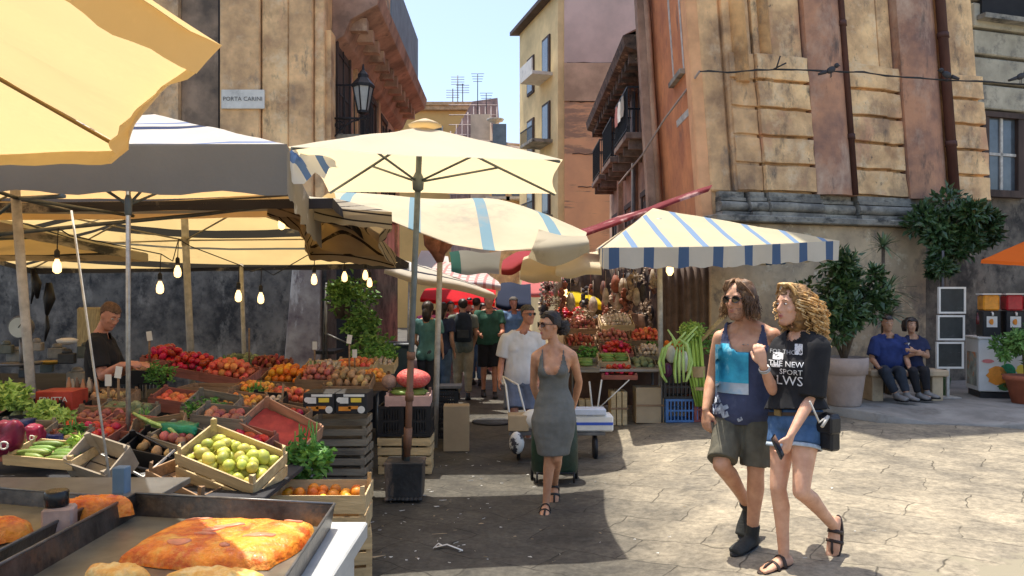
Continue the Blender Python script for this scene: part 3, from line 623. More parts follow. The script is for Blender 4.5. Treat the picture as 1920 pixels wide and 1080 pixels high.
c_blackstripe = cloth('cream_canvas_black_lines', (.74, .68, .52), (.95, .74, .42), .5, stripes=[((0, 1, 0), 1.0, .20, (.035, .04, .055), .1), ((0, 1, 0), 1.0, .06, (.10, .12, .16), .62)], stain=((.40, .36, .28), .7, .58, .72, (1, 1, 1)))
c_bluebroad = cloth('cream_canvas_pale_blue_stripes', (.72, .61, .42), (.9, .72, .42), .4, stripes=((1, .12, 0), .78, .13, (.24, .38, .44), .2), stain=dirty)
c_bluestall = cloth('cream_canvas_blue_stripes', (.74, .64, .43), (.9, .74, .45), .4, stripes=((1, .1, 0), .44, .08, (.26, .38, .56), .2))
c_bluestall_v = cloth('white_valance_blue_stripes', (.64, .60, .51), (.8, .72, .58), .3, stripes=((1, .25, 0), .44, .13, (.09, .15, .27), .2))
steel = mat('dull_steel_pole', (.34, .33, .31), .45, .2, 30, metal=.6)
pale_pole = mat('pale_painted_pole', (.46, .43, .38), .6, .25, 12)
dark_pole = mat('dark_grey_pole', (.13, .15, .15), .5, .2, 14, metal=.3)
woodpole = mat('varnished_wood_pole', (.20, .10, .06), .6, .3, 10, stretch=(1, 1, .1))

def panel(mb, A, B, T, n=10, sag=.04, edge=.05, up=0.0, wr=.012):
    """one cloth panel between rim corners A, B and the top T"""
    grid = []
    for j in range(n + 1):
        v = j / n; row = []
        for i in range(n + 1):
            u = i / n; rim = A.lerp(B, u); inw = (T - rim); inw.z = 0
            rim = rim + inw.normalized() * (edge * 4 * u * (1 - u))
            p = rim.lerp(T, v)
            p.z += (wr - .012) * (abs(noise.noise(V(u * 5 + A.x, v * 2.2, A.y))) * 2 - .5) * (1 - v * .7) * min(1, v * 5 + .15); p.z += up * math.sin(PI * v) - sag * 4 * u * (1 - u) * (1 - v) * (.4 + v) + .012 * noise.noise(p * 3)
            row.append(p)
        grid.append(row)
    mb.sheet(grid)
def valance(mb, A, B, h, T, edge=.05, n=26, wave=.018, slant=0.0):
    g0, g1, g2 = [], [], []
    for i in range(n + 1):
        u = i / n; rim = A.lerp(B, u); inw = (T - rim); inw.z = 0; iw = inw.normalized()
        p = rim + iw * (edge * 4 * u * (1 - u)); s = wave * noise.noise(V(p.x * 4, p.y * 4, p.z + 7))
        g0.append(p); g1.append(p + iw * (s + slant * .5) - V(0, 0, h * .5)); g2.append(p + iw * (2.2 * s + slant) - V(0, 0, h * (1 + .05 * math.sin(i * 1.3))))
    mb.sheet([g0, g1, g2])
def umbrella(name, label, rims, top, m, mv=None, hv=.2, pole_base=None, pole_r=.022, pole_m=None, sag=.04, edge=.05, up=0., ribs=True, hubz=.55, rib_m=None, cap=0, skip_val=(), group=None, ground=True, strutk=.55, slant=0.0, extra=None, pole_top=None, wr=.012):
    top = Vector(top); rims = [Vector(r) for r in rims]; n = len(rims)
    base = Vector(pole_base) if pole_base is not None else V(top.x, top.y, gz(top.x, top.y))
    root = thing(name, label, 'umbrella' if 'umbrella' in name else 'canopy', base, 0, group)
    mb = MB(base)
    for i in range(n): panel(mb, rims[i], rims[(i + 1) % n], top, 12 if wr < .02 else 22, sag, edge, up, wr)
    bmesh.ops.remove_doubles(mb.bm, verts=mb.bm.verts, dist=.001)
    cn = mb.build('canopy', m, root, normals=False)
    if hv:
        mb = MB(base)
        for i in range(n):
            if i in skip_val: continue
            valance(mb, rims[i], rims[(i + 1) % n], hv, top, edge, slant=slant)
        mb.build('valance', mv or m, root, normals=False)
    if cap:
        mb = MB(base); k = 4 if n == 4 else n
        mb.rings([[top + V(r * math.cos(2 * PI * i / 8 + .4), r * math.sin(2 * PI * i / 8 + .4), z) for i in range(8)] for r, z in ((cap, -cap * .16 + .035), (cap * .55, .045), (.03, .065))], cap=True)
        mb.build('vent_cap', m, root)
    pm = pole_m or steel; rm = rib_m or dark_pole
    if pole_base is not None:
        mb = MB(base); mb.tube([base, Vector(pole_top) if pole_top else top + V(0, 0, .04)], pole_r, 10); mb.build('pole', pm, root)
    if ribs:
        tt = Vector(pole_top) if pole_top else top
        hub = tt - V(0, 0, hubz)
        if pole_base is not None: hub = base.lerp(tt, 1 - hubz / (tt.z - base.z))
        hr = .026 if pole_r < .02 else .05
        mb = MB(base); mb.lathe(hub, [(hr * .4, -.08), (hr * .9, -.06), (hr, .03), (hr * .5, .08)], 10); mb.build('hub', rm, root)
        for r in rims:
            rr = MB(base); q = r.lerp(top, .02) - V(0, 0, .02); rr.tube([top - V(0, 0, .03), r.lerp(top, .5) - V(0, 0, .03 - up * .9), q], .012, 5); ro = rr.build('rib', rm, root)
            st = MB(base); st.tube([hub, r.lerp(top, 1 - strutk) - V(0, 0, .03 - up * .9)], .010, 5); st.build('strut', rm, ro)
    if extra: extra(root, base)
    return root

# 1 foreground yellow umbrella
Zf = 2.62
umbrella('market_umbrella', 'huge yellow canvas umbrella looming at the top left corner',
    [V(-1.02, 2.72, 2.62), V(-2.29, 4.62, 2.62), V(-4.3, 4.95, 2.6), V(-6.0, 3.6, 2.6), V(-6.2, 1.2, 2.6), V(-4.6, -.6, 2.6), V(-2.4, -.7, 2.6), V(-1.0, .6, 2.62)],
    V(-3.6, 2.2, 3.62), c_yellow, None, .10, None, sag=.06, edge=.09, wr=.055, ribs=True, rib_m=mat('yellowed_rib', (.30, .20, .08), .7, .2), slant=.10)
# 2 grey-valanced gazebo
def seam(root, base): pass
umbrella('market_canopy', 'white topped canopy with thin blue lines and a grey front valance, under the yellow umbrella',
    [V(-5.2, 5.25, 2.80), V(-1.50, 5.15, 2.76), V(-2.0, 8.1, 2.60), V(-5.8, 8.1, 2.56)], V(-3.05, 6.6, 3.30), c_white_blue, c_grey, .33,
    V(-2.62, 5.28, 0), .016, steel, skip_val=(2,), sag=.05, edge=.03, ribs=True, hubz=.4, pole_top=V(-2.62, 5.28, 2.77), strutk=.4)
m = MB(V(-1.5, 5.2, 2.7)); g_ = []
for i in range(14):
    t = i / 13; g_.append([P(518 + 14 * k + 40 * t + 8 * math.sin(5 * t + k), 283 + 10 * math.sin(2.5 * k) + 62 * t * (1 - .1 * k), 5.25 + .10 * k + .25 * t) for k in range(7)])
m.sheet(g_); fl = m.build('canopy_flap', cloth('loose_flap_cloth', (.74, .76, .80), (.8, .8, .8), .3, stripes=((1, 0, .5), .13, .045, (.12, .22, .5), .05)), None, normals=False); tag(fl, 'loose white and blue cloth corner flapping beside the grey valance', 'cloth')
# 3 big black-lined umbrella over the left stalls
umbrella('market_umbrella', 'wide cream umbrella with black lines shading the left fruit stalls',
    [V(-6.6, 7.2, 2.62), V(-1.62, 7.0, 2.64), V(-1.52, 11.4, 2.26), V(-7.4, 11.9, 2.2)], V(-4.0, 9.4, 3.1), c_blackstripe, c_darkval, .09,
    V(-3.9, 9.5, 0), .042, pale_pole, sag=.10, edge=.12, hubz=.66, rib_m=mat('bamboo_rib', (.38, .33, .24), .7, .2), strutk=.62)
umbrella('market_umbrella', 'cream umbrella with black lines at the left edge over the vendor',
    [V(-9.5, 6.3, 2.50), V(-4.75, 6.3, 2.50), V(-4.8, 10.2, 2.32), V(-9.5, 10.2, 2.32)], V(-7.0, 8.2, 3.0), c_blackstripe, c_dirtyval, .10, V(-7.0, 8.2, 0), .05, pale_pole, sag=.08, edge=.1, hubz=.6, strutk=.6)
umbrella('market_umbrella', 'old grey-brown umbrella with sagging black lines beside the umbrella pole',
    [V(-2.30, 7.3, 2.68), V(-1.15, 7.4, 2.56), V(-1.38, 9.2, 2.26), V(-2.45, 9.4, 2.36)], V(-1.85, 8.1, 2.78), c_oldgrey, c_oldgrey, .16, None, sag=.16, edge=.16, ribs=False)
# 4 central cream umbrella
cb = G(760, 935)
umbrella('market_umbrella', 'square cream umbrella on a grey pole standing in the middle of the street',
    [V(-1.54, 5.32, 2.78), V(.37, 5.62, 2.74), V(.43, 7.45, 2.74), V(-1.73, 7.30, 2.74)], V(-.72, 6.40, 3.15), c_cream, None, 0, cb, .025, dark_pole, sag=.03, edge=.06, hubz=.42, cap=.15, pole_top=V(-.76, 6.40, 3.12), strutk=.52)
# its weighted tin base
m = MB(cb); rr = .155
m.box(cb + V(0, 0, .17), (.30, .26, .30), taper=1.08); m.box(cb + V(0, 0, .325), (.335, .285, .025)); m.tube([cb + V(0, 0, .3), cb + V(0, 0, .55)], .034, 8)
for k in range(9): m.ball(cb + V(-.14 + .035 * k, -.14, .03), .03, 6, 5, (1, .8, .6))
ub = m.build('cement_weight', mat('rusty_black_tin', (.035, .035, .035), .6, .5, 6, bump=.3, col2=(.02, .02, .02), stain=((.30, .20, .13), 3, .54, .66, (1, 1, .3))), None, bevel=.006)
tag(ub, 'dark rusty tin full of cement holding the central umbrella pole', 'umbrella base')
m = MB(cb.lerp(V(-.76, 6.40, 3.12), .12)); ct = V(-.76, 6.40, 3.12)
m.tube([cb.lerp(ct, .12), cb.lerp(ct, .40)], .029, 8)
for a, b_ in ((.14, .20), (.275, .30), (.39, .41)): m.tube([cb.lerp(ct, a), cb.lerp(ct, b_)], .036, 8)
tag(m.build('pole_sleeve', woodpole), 'brown wooden sleeve round the foot of the central umbrella pole', 'pole')
# 5 slanting cream awning with pale blue stripes
def awning(name, label, rows, m, thick=0, valm=None, cat='awning', sub=5, group=None):
    """rows: lists of 3-D points from back to front; smooth cloth through them"""
    root = rows[0][0].copy(); mb = MB(root)
    def crom(p0, p1, p2, p3, t): return .5 * ((2 * p1) + (p2 - p0) * t + (2 * p0 - 5 * p1 + 4 * p2 - p3) * t * t + (3 * p1 - p0 - 3 * p2 + p3) * t ** 3)
    def dens(r, k):
        o = []
        for i in range(len(r) - 1):
            for j in range(k): o.append(crom(r[max(i - 1, 0)], r[i], r[i + 1], r[min(i + 2, len(r) - 1)], j / k))
        return o + [r[-1]]
    rr = [dens(r, sub) for r in rows]; cols = [dens([r[i] for r in rr], sub) for i in range(len(rr[0]))]
    grid = [[c[j] + V(0, 0, .02 * noise.noise(c[j] * 2.2)) for c in cols] for j in range(len(cols[0]))]
    mb.sheet(grid); o = mb.build(name, m, None, normals=False); tag(o, label, cat, group); return o
awning('street_awning', 'long cream awning with broad pale blue stripes behind the central umbrella', [
    [P(600, 372, 11.5), P(700, 385, 11.5), P(820, 395, 11.5), P(930, 398, 11.5), P(1020, 425, 11.5), P(1095, 450, 11.5)],
    [P(625, 361, 9.5), P(715, 364, 9.6), P(820, 374, 9.7), P(930, 373, 9.6), P(1020, 402, 9.4), P(1100, 436, 9.2)],
    [P(632, 388, 8.2), P(700, 398, 8.2), P(790, 428, 8.2), P(870, 452, 8.2), P(960, 462, 8.2), P(1096, 452, 8.3)],
    [P(650, 392, 8.1), P(712, 406, 8.1), P(795, 440, 8.15), P(872, 458, 8.1), P(962, 470, 8.1), P(1106, 474, 8.2)]], c_bluebroad)
awning('dirty_awning', 'dirty greyish tail of cloth hanging at the right end of the striped awning', [
    [P(1010, 432, 8.6), P(1050, 440, 8.5), P(1100, 440, 8.6)], [P(1000, 462, 8.0), P(1045, 458, 7.95), P(1104, 452, 8.1)], [P(990, 485, 8.05), P(1040, 502, 8.0), P(1106, 470, 8.15)]],
    cloth('dirty_cloth', (.42, .37, .27), (.6, .5, .32), .3, stain=((.2, .17, .12), 2, .5, .66, (1, 1, 1))))
# 6 red awning slanting from the corner building
awning('red_awning', 'faded red awning slanting down from the corner building', [
    [P(1335, 346, 12.2), P(1270, 368, 11.9), P(1180, 400, 11.5), P(1085, 430, 11)], [P(1335, 349, 11.4), P(1270, 372, 11.2), P(1185, 405, 10.8), P(1088, 438, 10.4)],
    [P(1328, 360, 11.3), P(1270, 380, 11.1), P(1190, 411, 10.8), P(1092, 444, 10.4)]], cloth('faded_red_canvas', (.17, .03, .035), (.3, .06, .05), .2, stain=((.66, .45, .40), 1.5, .56, .7, (1, 1, 1))))
# 7 blue-striped stall canopy
Yf, Yb = 9.3, 12.0
umbrella('stall_canopy', 'cream stall canopy with dark blue stripes and a striped valance on the right',
    [V((1132 - CX) * 9.1 / F, 9.1, 2.33), V((1366 - CX) * 9.3 / F, 9.3, 2.36), V((1574 - CX) * 10.0 / F, 10.0, 2.48), V(4.0, 12.0, 2.5), V(1.3, 12.0, 2.5)],
    V(1.95, 10.7, 2.98), c_bluestall, c_bluestall_v, .245, V(1.96, 10.15, .12), .035, pale_pole, sag=.02, edge=.01, hubz=.4, pole_top=V(1.96, 10.3, 2.8), strutk=.5)
# smaller cloths further down the street
far_cl = [
 ('grey_awning', 'grey-white awning with a green stripe deeper in the street', [(842, 474), (940, 470)], [(846, 498), (936, 500)], 12.5, 13.2, cloth('grey_green_cloth', (.5, .5, .48), (.6, .58, .5), .3, stripes=((1, 0, 0), 1.2, .25, (.08, .22, .20), .1))),
 ('maroon_awning', 'dark red narrow awning deeper in the street', [(945, 488), (1030, 458)], [(940, 502), (1000, 486)], 13, 11.5, cloth('maroon_cloth', (.30, .04, .05), (.4, .08, .06), .3)),
 ('beige_awning', 'beige sagging awning right of the maroon one', [(985, 478), (1060, 478)], [(975, 512), (1052, 512)], 12, 10.8, cloth('beige_cloth', (.62, .52, .36), (.8, .65, .4), .35, stain=dirty)),
 ('cream_awning', 'cream triangular awning next to the blue-striped stall canopy', [(1060, 478), (1135, 466)], [(1042, 502), (1128, 500)], 11.5, 10.2, cloth('pale_cream_cloth', (.75, .66, .48), (.9, .75, .45), .4)),
 ('checked_awning', 'white and pink checked awning over the crowd', [(820, 490), (905, 506)], [(800, 522), (938, 532)], 17, 14, cloth('checked_cloth', (.78, .70, .64), (.9, .7, .6), .4, stripes=[((1, 0, 0), .16, .05, (.62, .30, .28), 0), ((0, 1, 0), .3, .08, (.62, .36, .33), 0)])),
 ('red_umbrella', 'bright red umbrella over the crowd', [(800, 541), (930, 541)], [(788, 558), (928, 566)], 24, 19, cloth('bright_red_canvas', (.70, .02, .03), (.9, .06, .06), .5)),
 ('navy_umbrella', 'dark navy umbrella over the crowd right of the red one', [(940, 530), (995, 532)], [(930, 566), (996, 570)], 17, 15, cloth('navy_canvas', (.018, .025, .05), (.03, .045, .09), .2)),
 ('yellow_umbrella', 'bright yellow umbrella deeper in the street above the red produce', [(1066, 536), (1104, 536)], [(1062, 556), (1128, 568)], 15, 13.2, cloth('bright_yellow_canvas', (.85, .62, .03), (1, .75, .05), .5)),
 ('striped_awning', 'pale awning with thin dark lines above the street shoppers', [(700, 482), (800, 500)], [(720, 500), (925, 548)], 13.5, 12, cloth('pale_dark_lines_cloth', (.66, .60, .50), (.8, .65, .45), .4, stripes=((0, 1, 0), .45, .09, (.04, .04, .06), 0))),
 ('pink_awning', 'faded pink awning far down the street', [(985, 505), (1060, 505)], [(975, 545), (1062, 545)], 21, 18, cloth('faded_pink_canvas', (.6, .18, .18), (.8, .3, .25), .4)),
 ('white_awning', 'white awning far down the left side of the street', [(790, 470), (840, 480)], [(780, 500), (845, 508)], 19, 17, cloth('white_canvas', (.75, .72, .68), (.8, .75, .65), .4)),
]
for (nm, lb, bk, ft, yb, yf, m_) in far_cl:
    a, b_ = P(*bk[0], yb), P(*bk[1], yb); c, d = P(*ft[0], yf), P(*ft[1], yf); mid = lambda p, q, t, s: p.lerp(q, t) + V(0, 0, s)
    rows = [[a, mid(a, b_, .33, .03), mid(a, b_, .66, -.02), b_], [mid(a, c, .5, .05), mid(a, c, .5, 0).lerp(mid(b_, d, .5, 0), .33) + V(0, 0, .1), mid(a, c, .5, 0).lerp(mid(b_, d, .5, 0), .66) + V(0, 0, .06), mid(b_, d, .5, 0)], [c, mid(c, d, .33, -.03), mid(c, d, .66, .02), d], [c - V(0, .02, .10), mid(c, d, .33, -.15), mid(c, d, .66, -.11), d - V(0, .02, .12)]]
    awning(nm, lb, rows, m_, cat='awning' if 'awning' in nm else 'umbrella', sub=3)
# loose poles and ropes holding the cloths
def pole(name, label, a, b_, r0, r1, m_, group=None, cat='pole'):
    mb = MB(a); mb.tube([Vector(a), Vector(b_)], [r0, r1], 8); o = mb.build(name, m_); tag(o, label, cat, group); return o
gp = G(70, 900); pole('canopy_pole', 'thick pale pole leaning at the left edge of the produce stall', P(72, 905, 6.0), P(28, 352, 6.0), .034, .036, pale_pole)
pole('guy_rope', 'thin pale rope slanting down beside the vendor', P(212, 945, 4.3), P(134, 395, 4.6), .007, .007, pale_pole, cat='rope')
pole('canopy_pole', 'light pole standing in the stall behind the peach crates', V(-3.92, 11.4, 0), P(452, 488, 11.4), .035, .03, pale_pole)
pole('canopy_pole', 'pale pole holding the striped awning beside the street shoppers', V(-.9, 9.0, 0), P(826, 450, 9.0), .035, .032, pale_pole)
pole('canopy_pole', 'thin grey pole standing close behind the central umbrella pole', V(-1.65, 12.2, 0), P(770, 492, 12.2), .03, .03, steel)
m = MB(P(70, 400, 6)); hb = P(35, 372, 6)
for (x, y, Y) in ((-60, 340, 5.4), (120, 368, 5.2), (130, 395, 7), (250, 405, 7.5), (-40, 430, 7)): m.tube([hb, P(x, y, Y)], .016, 5)
m.tube([P(-10, 440, 7), P(190, 420, 7.2), P(380, 402, 7.6), P(600, 375, 8.2)], .02, 6)
tag(m.build('folding_struts', dark_pole), 'dark folding struts on top of the thick pale pole', 'frame')
# bundle of folded cloth tied to the awning pole
m = MB(P(822, 440, 9)); m.tube([P(800, 430, 9), P(812, 452, 8.95), P(822, 470, 9), P(825, 492, 9)], [.05, .12, .10, .04], 9); m.tube([P(850, 436, 9), P(838, 455, 8.95), P(826, 475, 8.95)], [.05, .08, .05], 8)
tag(m.build('cloth_bundle', mat('red_brown_rag', (.30, .13, .09), .95, .4, 9, bump=.4)), 'reddish rag tied on the pole under the striped awning', 'cloth')
# ---- hanging bulbs
bulb_m = mat('lit_bulb', (1, .9, .7), .3, .02, 5, emit=((1.0, .62, .24), 1.7)); sock = mat('black_socket', (.02, .02, .02), .5, .1)
bulbs = [(107, 498, 7.0, 'at the left edge over the vendor, with a red rim'), (300, 538, 8.0, 'lowest, hanging left of the thick umbrella pole'), (333, 508, 8.3, 'just above left of the thick umbrella pole'), (447, 554, 8.6, 'left one of the low pair above the tomato crates'), (489, 558, 9.0, 'right one of the low pair above the tomato crates'),
    (589, 523, 9.4, 'in front of the pale stained pillar'), (646, 518, 10, 'above the green plants on the stairs'), (685, 515, 10.4, 'upper one of the close pair by the stairs'), (693, 529, 10.9, 'lower one of the close pair by the stairs'), (528, 418, 8.2, 'right under the black-lined umbrella cloth')]
for (px, py, Y, lb) in bulbs:
    c = P(px, py, Y); s = Y / 8.5; t = thing('hanging_bulb', 'lit warm bulb ' + lb, 'light bulb', c, 0, 'bulbs strung under the canopies')
    m = MB(c); m.lathe(c, [(.016, .06), (.020, .045), (.032, .02), (.038, -.02), (.034, -.055), (.012, -.072)], 12); m.build('bulb', bulb_m, t)
    m = MB(c); m.lathe(c, [(.02, .075), (.024, .08), (.024, .13), (.008, .15)], 8); m.build('socket', sock, t)
    m = MB(c); m.tube([c + V(0, 0, .14), c + V(.01, 0, .34)], .005, 4); m.build('wire', sock, t)
m = MB(P(300, 470, 8.5)); pts = []
for (px, py, Y, lb) in bulbs[:9]: pts += [P(px, py, Y) + V(.01, 0, .34), P(px + 22, py + 6, Y) + V(.01, 0, .30)]
m.tube(pts, .006, 4); tag(m.build('light_cable', sock), 'thin black cable from which the bulbs hang', 'cable')
# ================================================================ market stalls
random.seed(7)
w_pale = mat('pale_poplar_wood', (.58, .44, .24), .8, .22, 7, bump=.25, col2=(.44, .32, .17), stretch=(.4, 3, 3), stain=((.25, .18, .1), 5, .62, .74, (1, 1, 1)))
w_brown = mat('brown_crate_wood', (.32, .20, .11), .85, .3, 7, bump=.25, col2=(.18, .11, .065), stretch=(.4, 3, 3))
w_grey = mat('greyed_crate_wood', (.27, .23, .17), .85, .3, 7, bump=.25, col2=(.15, .125, .095), stretch=(.4, 3, 3))
w_red = mat('reddish_crate_wood', (.36, .13, .09), .85, .3, 7, bump=.2, col2=(.22, .08, .06), stretch=(.4, 3, 3))
blackp = mat('black_plastic', (.018, .018, .02), .45, .2, 10)
bluep = mat('blue_plastic', (.07, .17, .38), .5, .2, 6)
cardb = mat('cardboard', (.44, .33, .20), .9, .12, 3, stain=((.3, .22, .14), 3, .6, .75, (1, 1, 1)))
staple = mat('dark_staples', (.05, .04, .03), .6, .2)

def crate_parts(L, W, H, nslat, gap=.02, post=.028, th=.009, posth=.05):
    """a slatted market crate, base at z=0, open on top: returns part builders"""
    def slats(side):
        m = MB(); sh = (H - gap * (nslat - 1) - .01) / nslat
        for k in range(nslat):
            z = .008 + k * (sh + gap) + sh / 2; j = random.uniform(-.003, .003)
            if side in (0, 1): m.box((j, (-1 if side == 0 else 1) * (W / 2 - th / 2), z), (L, th, sh))
            else: m.box(((-1 if side == 2 else 1) * (L / 2 - th / 2), j, z), (th, W - 2.2 * th, sh))
            if side == 0:
                for sx in (-1, 1):
                    for dz in (-.25, .25): m.box((sx * (L / 2 - .018), -W / 2 - .001, z + dz * sh), (.012, .002, .003))
        return m
    def posts(i):
        sx, sy = ((-1, -1), (1, -1), (1, 1), (-1, 1))[i]; m = MB()
        m.prism([(sx * (L / 2 - th - .001), sy * (W / 2 - th - .001), 0), (sx * (L / 2 - th - post), sy * (W / 2 - th - .001), 0), (sx * (L / 2 - th - .001), sy * (W / 2 - th - post), 0)], (0, 0, H + posth)); return m
    def base():
        m = MB(); n = max(3, int(W / .07))
        for k in range(n): m.box((0, -W / 2 + .02 + (W - .04) * (k + .5) / n, .004), (L - .03, (W - .04) / n - .008, .007))
        return m
    return slats, posts, base
CR = {}
def plural(k): k = k.replace('_', ' '); return k + ('es' if k[-2:] in ('to', 'ch') else 's')
def crate(label, loc, rot, L=.5, W=.33, H=.2, n=2, m=None, group='crates in the left stalls', detail=True, gap=.02, posth=.05, name='wooden_crate'):
    m = m or w_pale; root = thing(name, label, 'crate', loc, 0, group); root.rotation_euler = rot
    key = (L, W, H, n, m.name, gap, posth)
    if key not in CR:
        sl, po, ba = crate_parts(L, W, H, n, gap, posth=posth)
        CR[key] = [('side_panel', sl(i).build('side_panel', m, root)) for i in range(4)] + [('corner_post', po(i).build('corner_post', m, root)) for i in range(4)] + [('base', ba().build('base', m, root))]
    else:
        for nm, o in CR[key]: c = o.copy(); COL.objects.link(c); c.parent = root
    return root
def pcrate(label, loc, rot, L=.5, W=.33, H=.22, m=None, group='crates in the left stalls'):
    """moulded plastic crate with slotted sides"""
    m = m or blackp; root = thing('plastic_crate', label, 'crate', loc, 0, group); root.rotation_euler = rot
    for i in range(4):
        b = MB(); LL = L if i < 2 else W; off = (W if i < 2 else L) / 2 - .008
        def bx(u, z, du, dz, t=.012):
            if i < 2: b.box((u, (-1 if i == 0 else 1) * off, z), (du, t, dz))
            else: b.box(((-1 if i == 2 else 1) * off, u, z), (t, du - .03, dz))
        bx(0, .015, LL, .03); bx(0, H - .015, LL, .03, .02); bx(0, H * .5, LL, .022)
        for k in range(9): bx(-LL / 2 + .02 + (LL - .04) * k / 8, H / 2, .016 if 0 < k < 8 else .035, H - .02, .011)
        b.build('side_panel', m, root)
    b = MB(); b.box((0, 0, .006), (L - .03, W - .03, .01)); b.build('base', m, root)
    return root
bpy.context.view_layer.update()
FR = {}
def fruit_mesh(kind):
    if kind in FR: return FR[kind]
    r, sc_, m, seg = KINDS[kind]; b = MB(); b.ball((0, 0, 0), r, seg, max(5, seg - 2), sc_)
    for v in b.bm.verts: v.co *= 1 + .10 * noise.noise(v.co * (1.4 / r) + V(r * 70, 0, 0))
    o = b.build(kind, m); FR[kind] = o.data; bpy.data.objects.remove(o); return FR[kind]
KINDS = {
 'pear': (.036, (1, 1, 1.2), mat('green_pear_skin', (.42, .48, .08), .45, .3, 14, col2=(.55, .50, .10), rnd=.28), 10),
 'lemon': (.034, (1.25, 1, 1), mat('lemon_skin', (.85, .58, .03), .4, .15, 20, bump=.1, rnd=.28), 10),
 'orange': (.038, (1, 1, .96), mat('orange_skin', (.80, .28, .02), .45, .18, 16, bump=.1, rnd=.28), 10),
 'peach': (.036, (1, 1, .95), mat('peach_skin', (.70, .25, .08), .6, .5, 18, col2=(.52, .08, .04), rnd=.28), 9),
 'tomato': (.034, (1, 1, .85), mat('tomato_skin', (.60, .04, .02), .3, .3, 12, rnd=.28), 9),
 'apricot': (.028, (1, 1, 1), mat('apricot_skin', (.80, .36, .06), .55, .3, 20, rnd=.28), 8),
 'potato': (.034, (1.3, 1, .9), mat('potato_skin', (.50, .34, .15), .8, .3, 20, rnd=.28), 8),
 'dried_tomato': (.03, (1.2, 1, .6), mat('dried_tomato_skin', (.36, .09, .04), .6, .4, 20, rnd=.28), 8),
 'red_pepper': (.036, (.9, .9, 1.4), mat('red_pepper_skin', (.55, .03, .02), .3, .3, 10, rnd=.28), 9),
 'garlic_bulb': (.030, (1, 1, .9), mat('garlic_skin', (.62, .50, .38), .7, .25, 20, rnd=.28), 8),
 'onion': (.036, (1, 1, .9), mat('onion_skin', (.44, .16, .10), .45, .35, 14, rnd=.28), 9),
 'courgette': (.024, (4.0, 1, 1), mat('courgette_skin', (.16, .26, .05), .45, .35, 18, rnd=.28), 8),
 'artichoke': (.045, (1, 1, 1.1), mat('artichoke_leaf', (.20, .24, .12), .7, .4, 14, bump=.4, rnd=.28), 9),
}
def heap(kind, mtx, L, W, z, label, group, n=None, layers=1, jitter=.3, cat=None, dome=0.0):
    me = fruit_mesh(kind); r = KINDS[kind][0]; sp = r * 1.85; nx = max(1, int(L / (sp * (KINDS[kind][1][0])))); ny = max(1, int(W / sp)); c = 0
    for l in range(layers):
        for i in range(nx - l):
            for j in range(ny - l):
                if n and c >= n: return
                x = (i - (nx - l - 1) / 2) * sp * KINDS[kind][1][0] + random.uniform(-1, 1) * r * jitter; y = (j - (ny - l - 1) / 2) * sp + random.uniform(-1, 1) * r * jitter
                zz = z + l * r * 1.4 + random.uniform(-.3, .4) * r + dome * (1 - (2 * x / L) ** 2) * (1 - (2 * y / W) ** 2)
                o = bpy.data.objects.new(kind, me); COL.objects.link(o); o.location = mtx @ V(x, y, zz)
                o.rotation_euler = (random.uniform(0, 6), random.uniform(0, 6), random.uniform(0, 6)) if kind != 'courgette' else (0, 0, random.uniform(-.2, .2) + mtx.to_euler().z)
                s = random.uniform(.88, 1.1); o.scale = (s, s, s); tag(o, label, cat or kind.replace('_', ' '), group); c += 1
def MX(loc, rot): 
    from mathutils import Euler
    return Matrix.Translation(Vector(loc)) @ Euler(rot).to_matrix().to_4x4()
def leafmesh(mb, c, n, rad, size, zs=.5, droop=.2, k=0):
    for i in range(n):
        d = V(random.gauss(0, 1), random.gauss(0, 1), random.gauss(0, 1) * zs); d = d / max(.3, d.length) * rad * random.uniform(.3, 1) ** .6
        p = Vector(c) + d; a = V(random.gauss(0, 1), random.gauss(0, 1), random.gauss(0, .6)).normalized(); b = a.cross(V(random.gauss(0, 1), random.gauss(0, 1), random.gauss(0, 1))).normalized()
        s = size * random.uniform(.6, 1.25); nrm = a.cross(b) * s * .25
        mb.face([p, p + a * s * .5 + b * s * .28 + nrm, p + a * s, p + a * s * .5 - b * s * .28 + nrm])
leaf_green = mat('fresh_green_leaves', (.13, .30, .05), .55, .5, 9, col2=(.05, .14, .025))
lettuce_m = mat('pale_lettuce_leaves', (.40, .52, .12), .55, .4, 9, col2=(.20, .34, .05))
celery_m = mat('pale_green_stalks', (.48, .62, .22), .5, .3, 9, col2=(.26, .42, .08), stretch=(2, 2, .3))
def greens(name, label, c, rad, n, size, m, group=None, zs=.5, cat='vegetables', stalks=0, sdir=V(0, 0, 1)):
    b = MB(c); leafmesh(b, c, n, rad, size, zs)
    for i in range(stalks):
        p = Vector(c) + V(random.uniform(-.5, .5) * rad, random.uniform(-.4, .4) * rad, 0); b.tube([p, p + (sdir + V(random.uniform(-.2, .2), random.uniform(-.2, .2), random.uniform(-.1, .2))) * rad * 1.3], [.008, .004], 5)
    o = b.build(name, m, None, normals=False); return tag(o, label, cat, group)

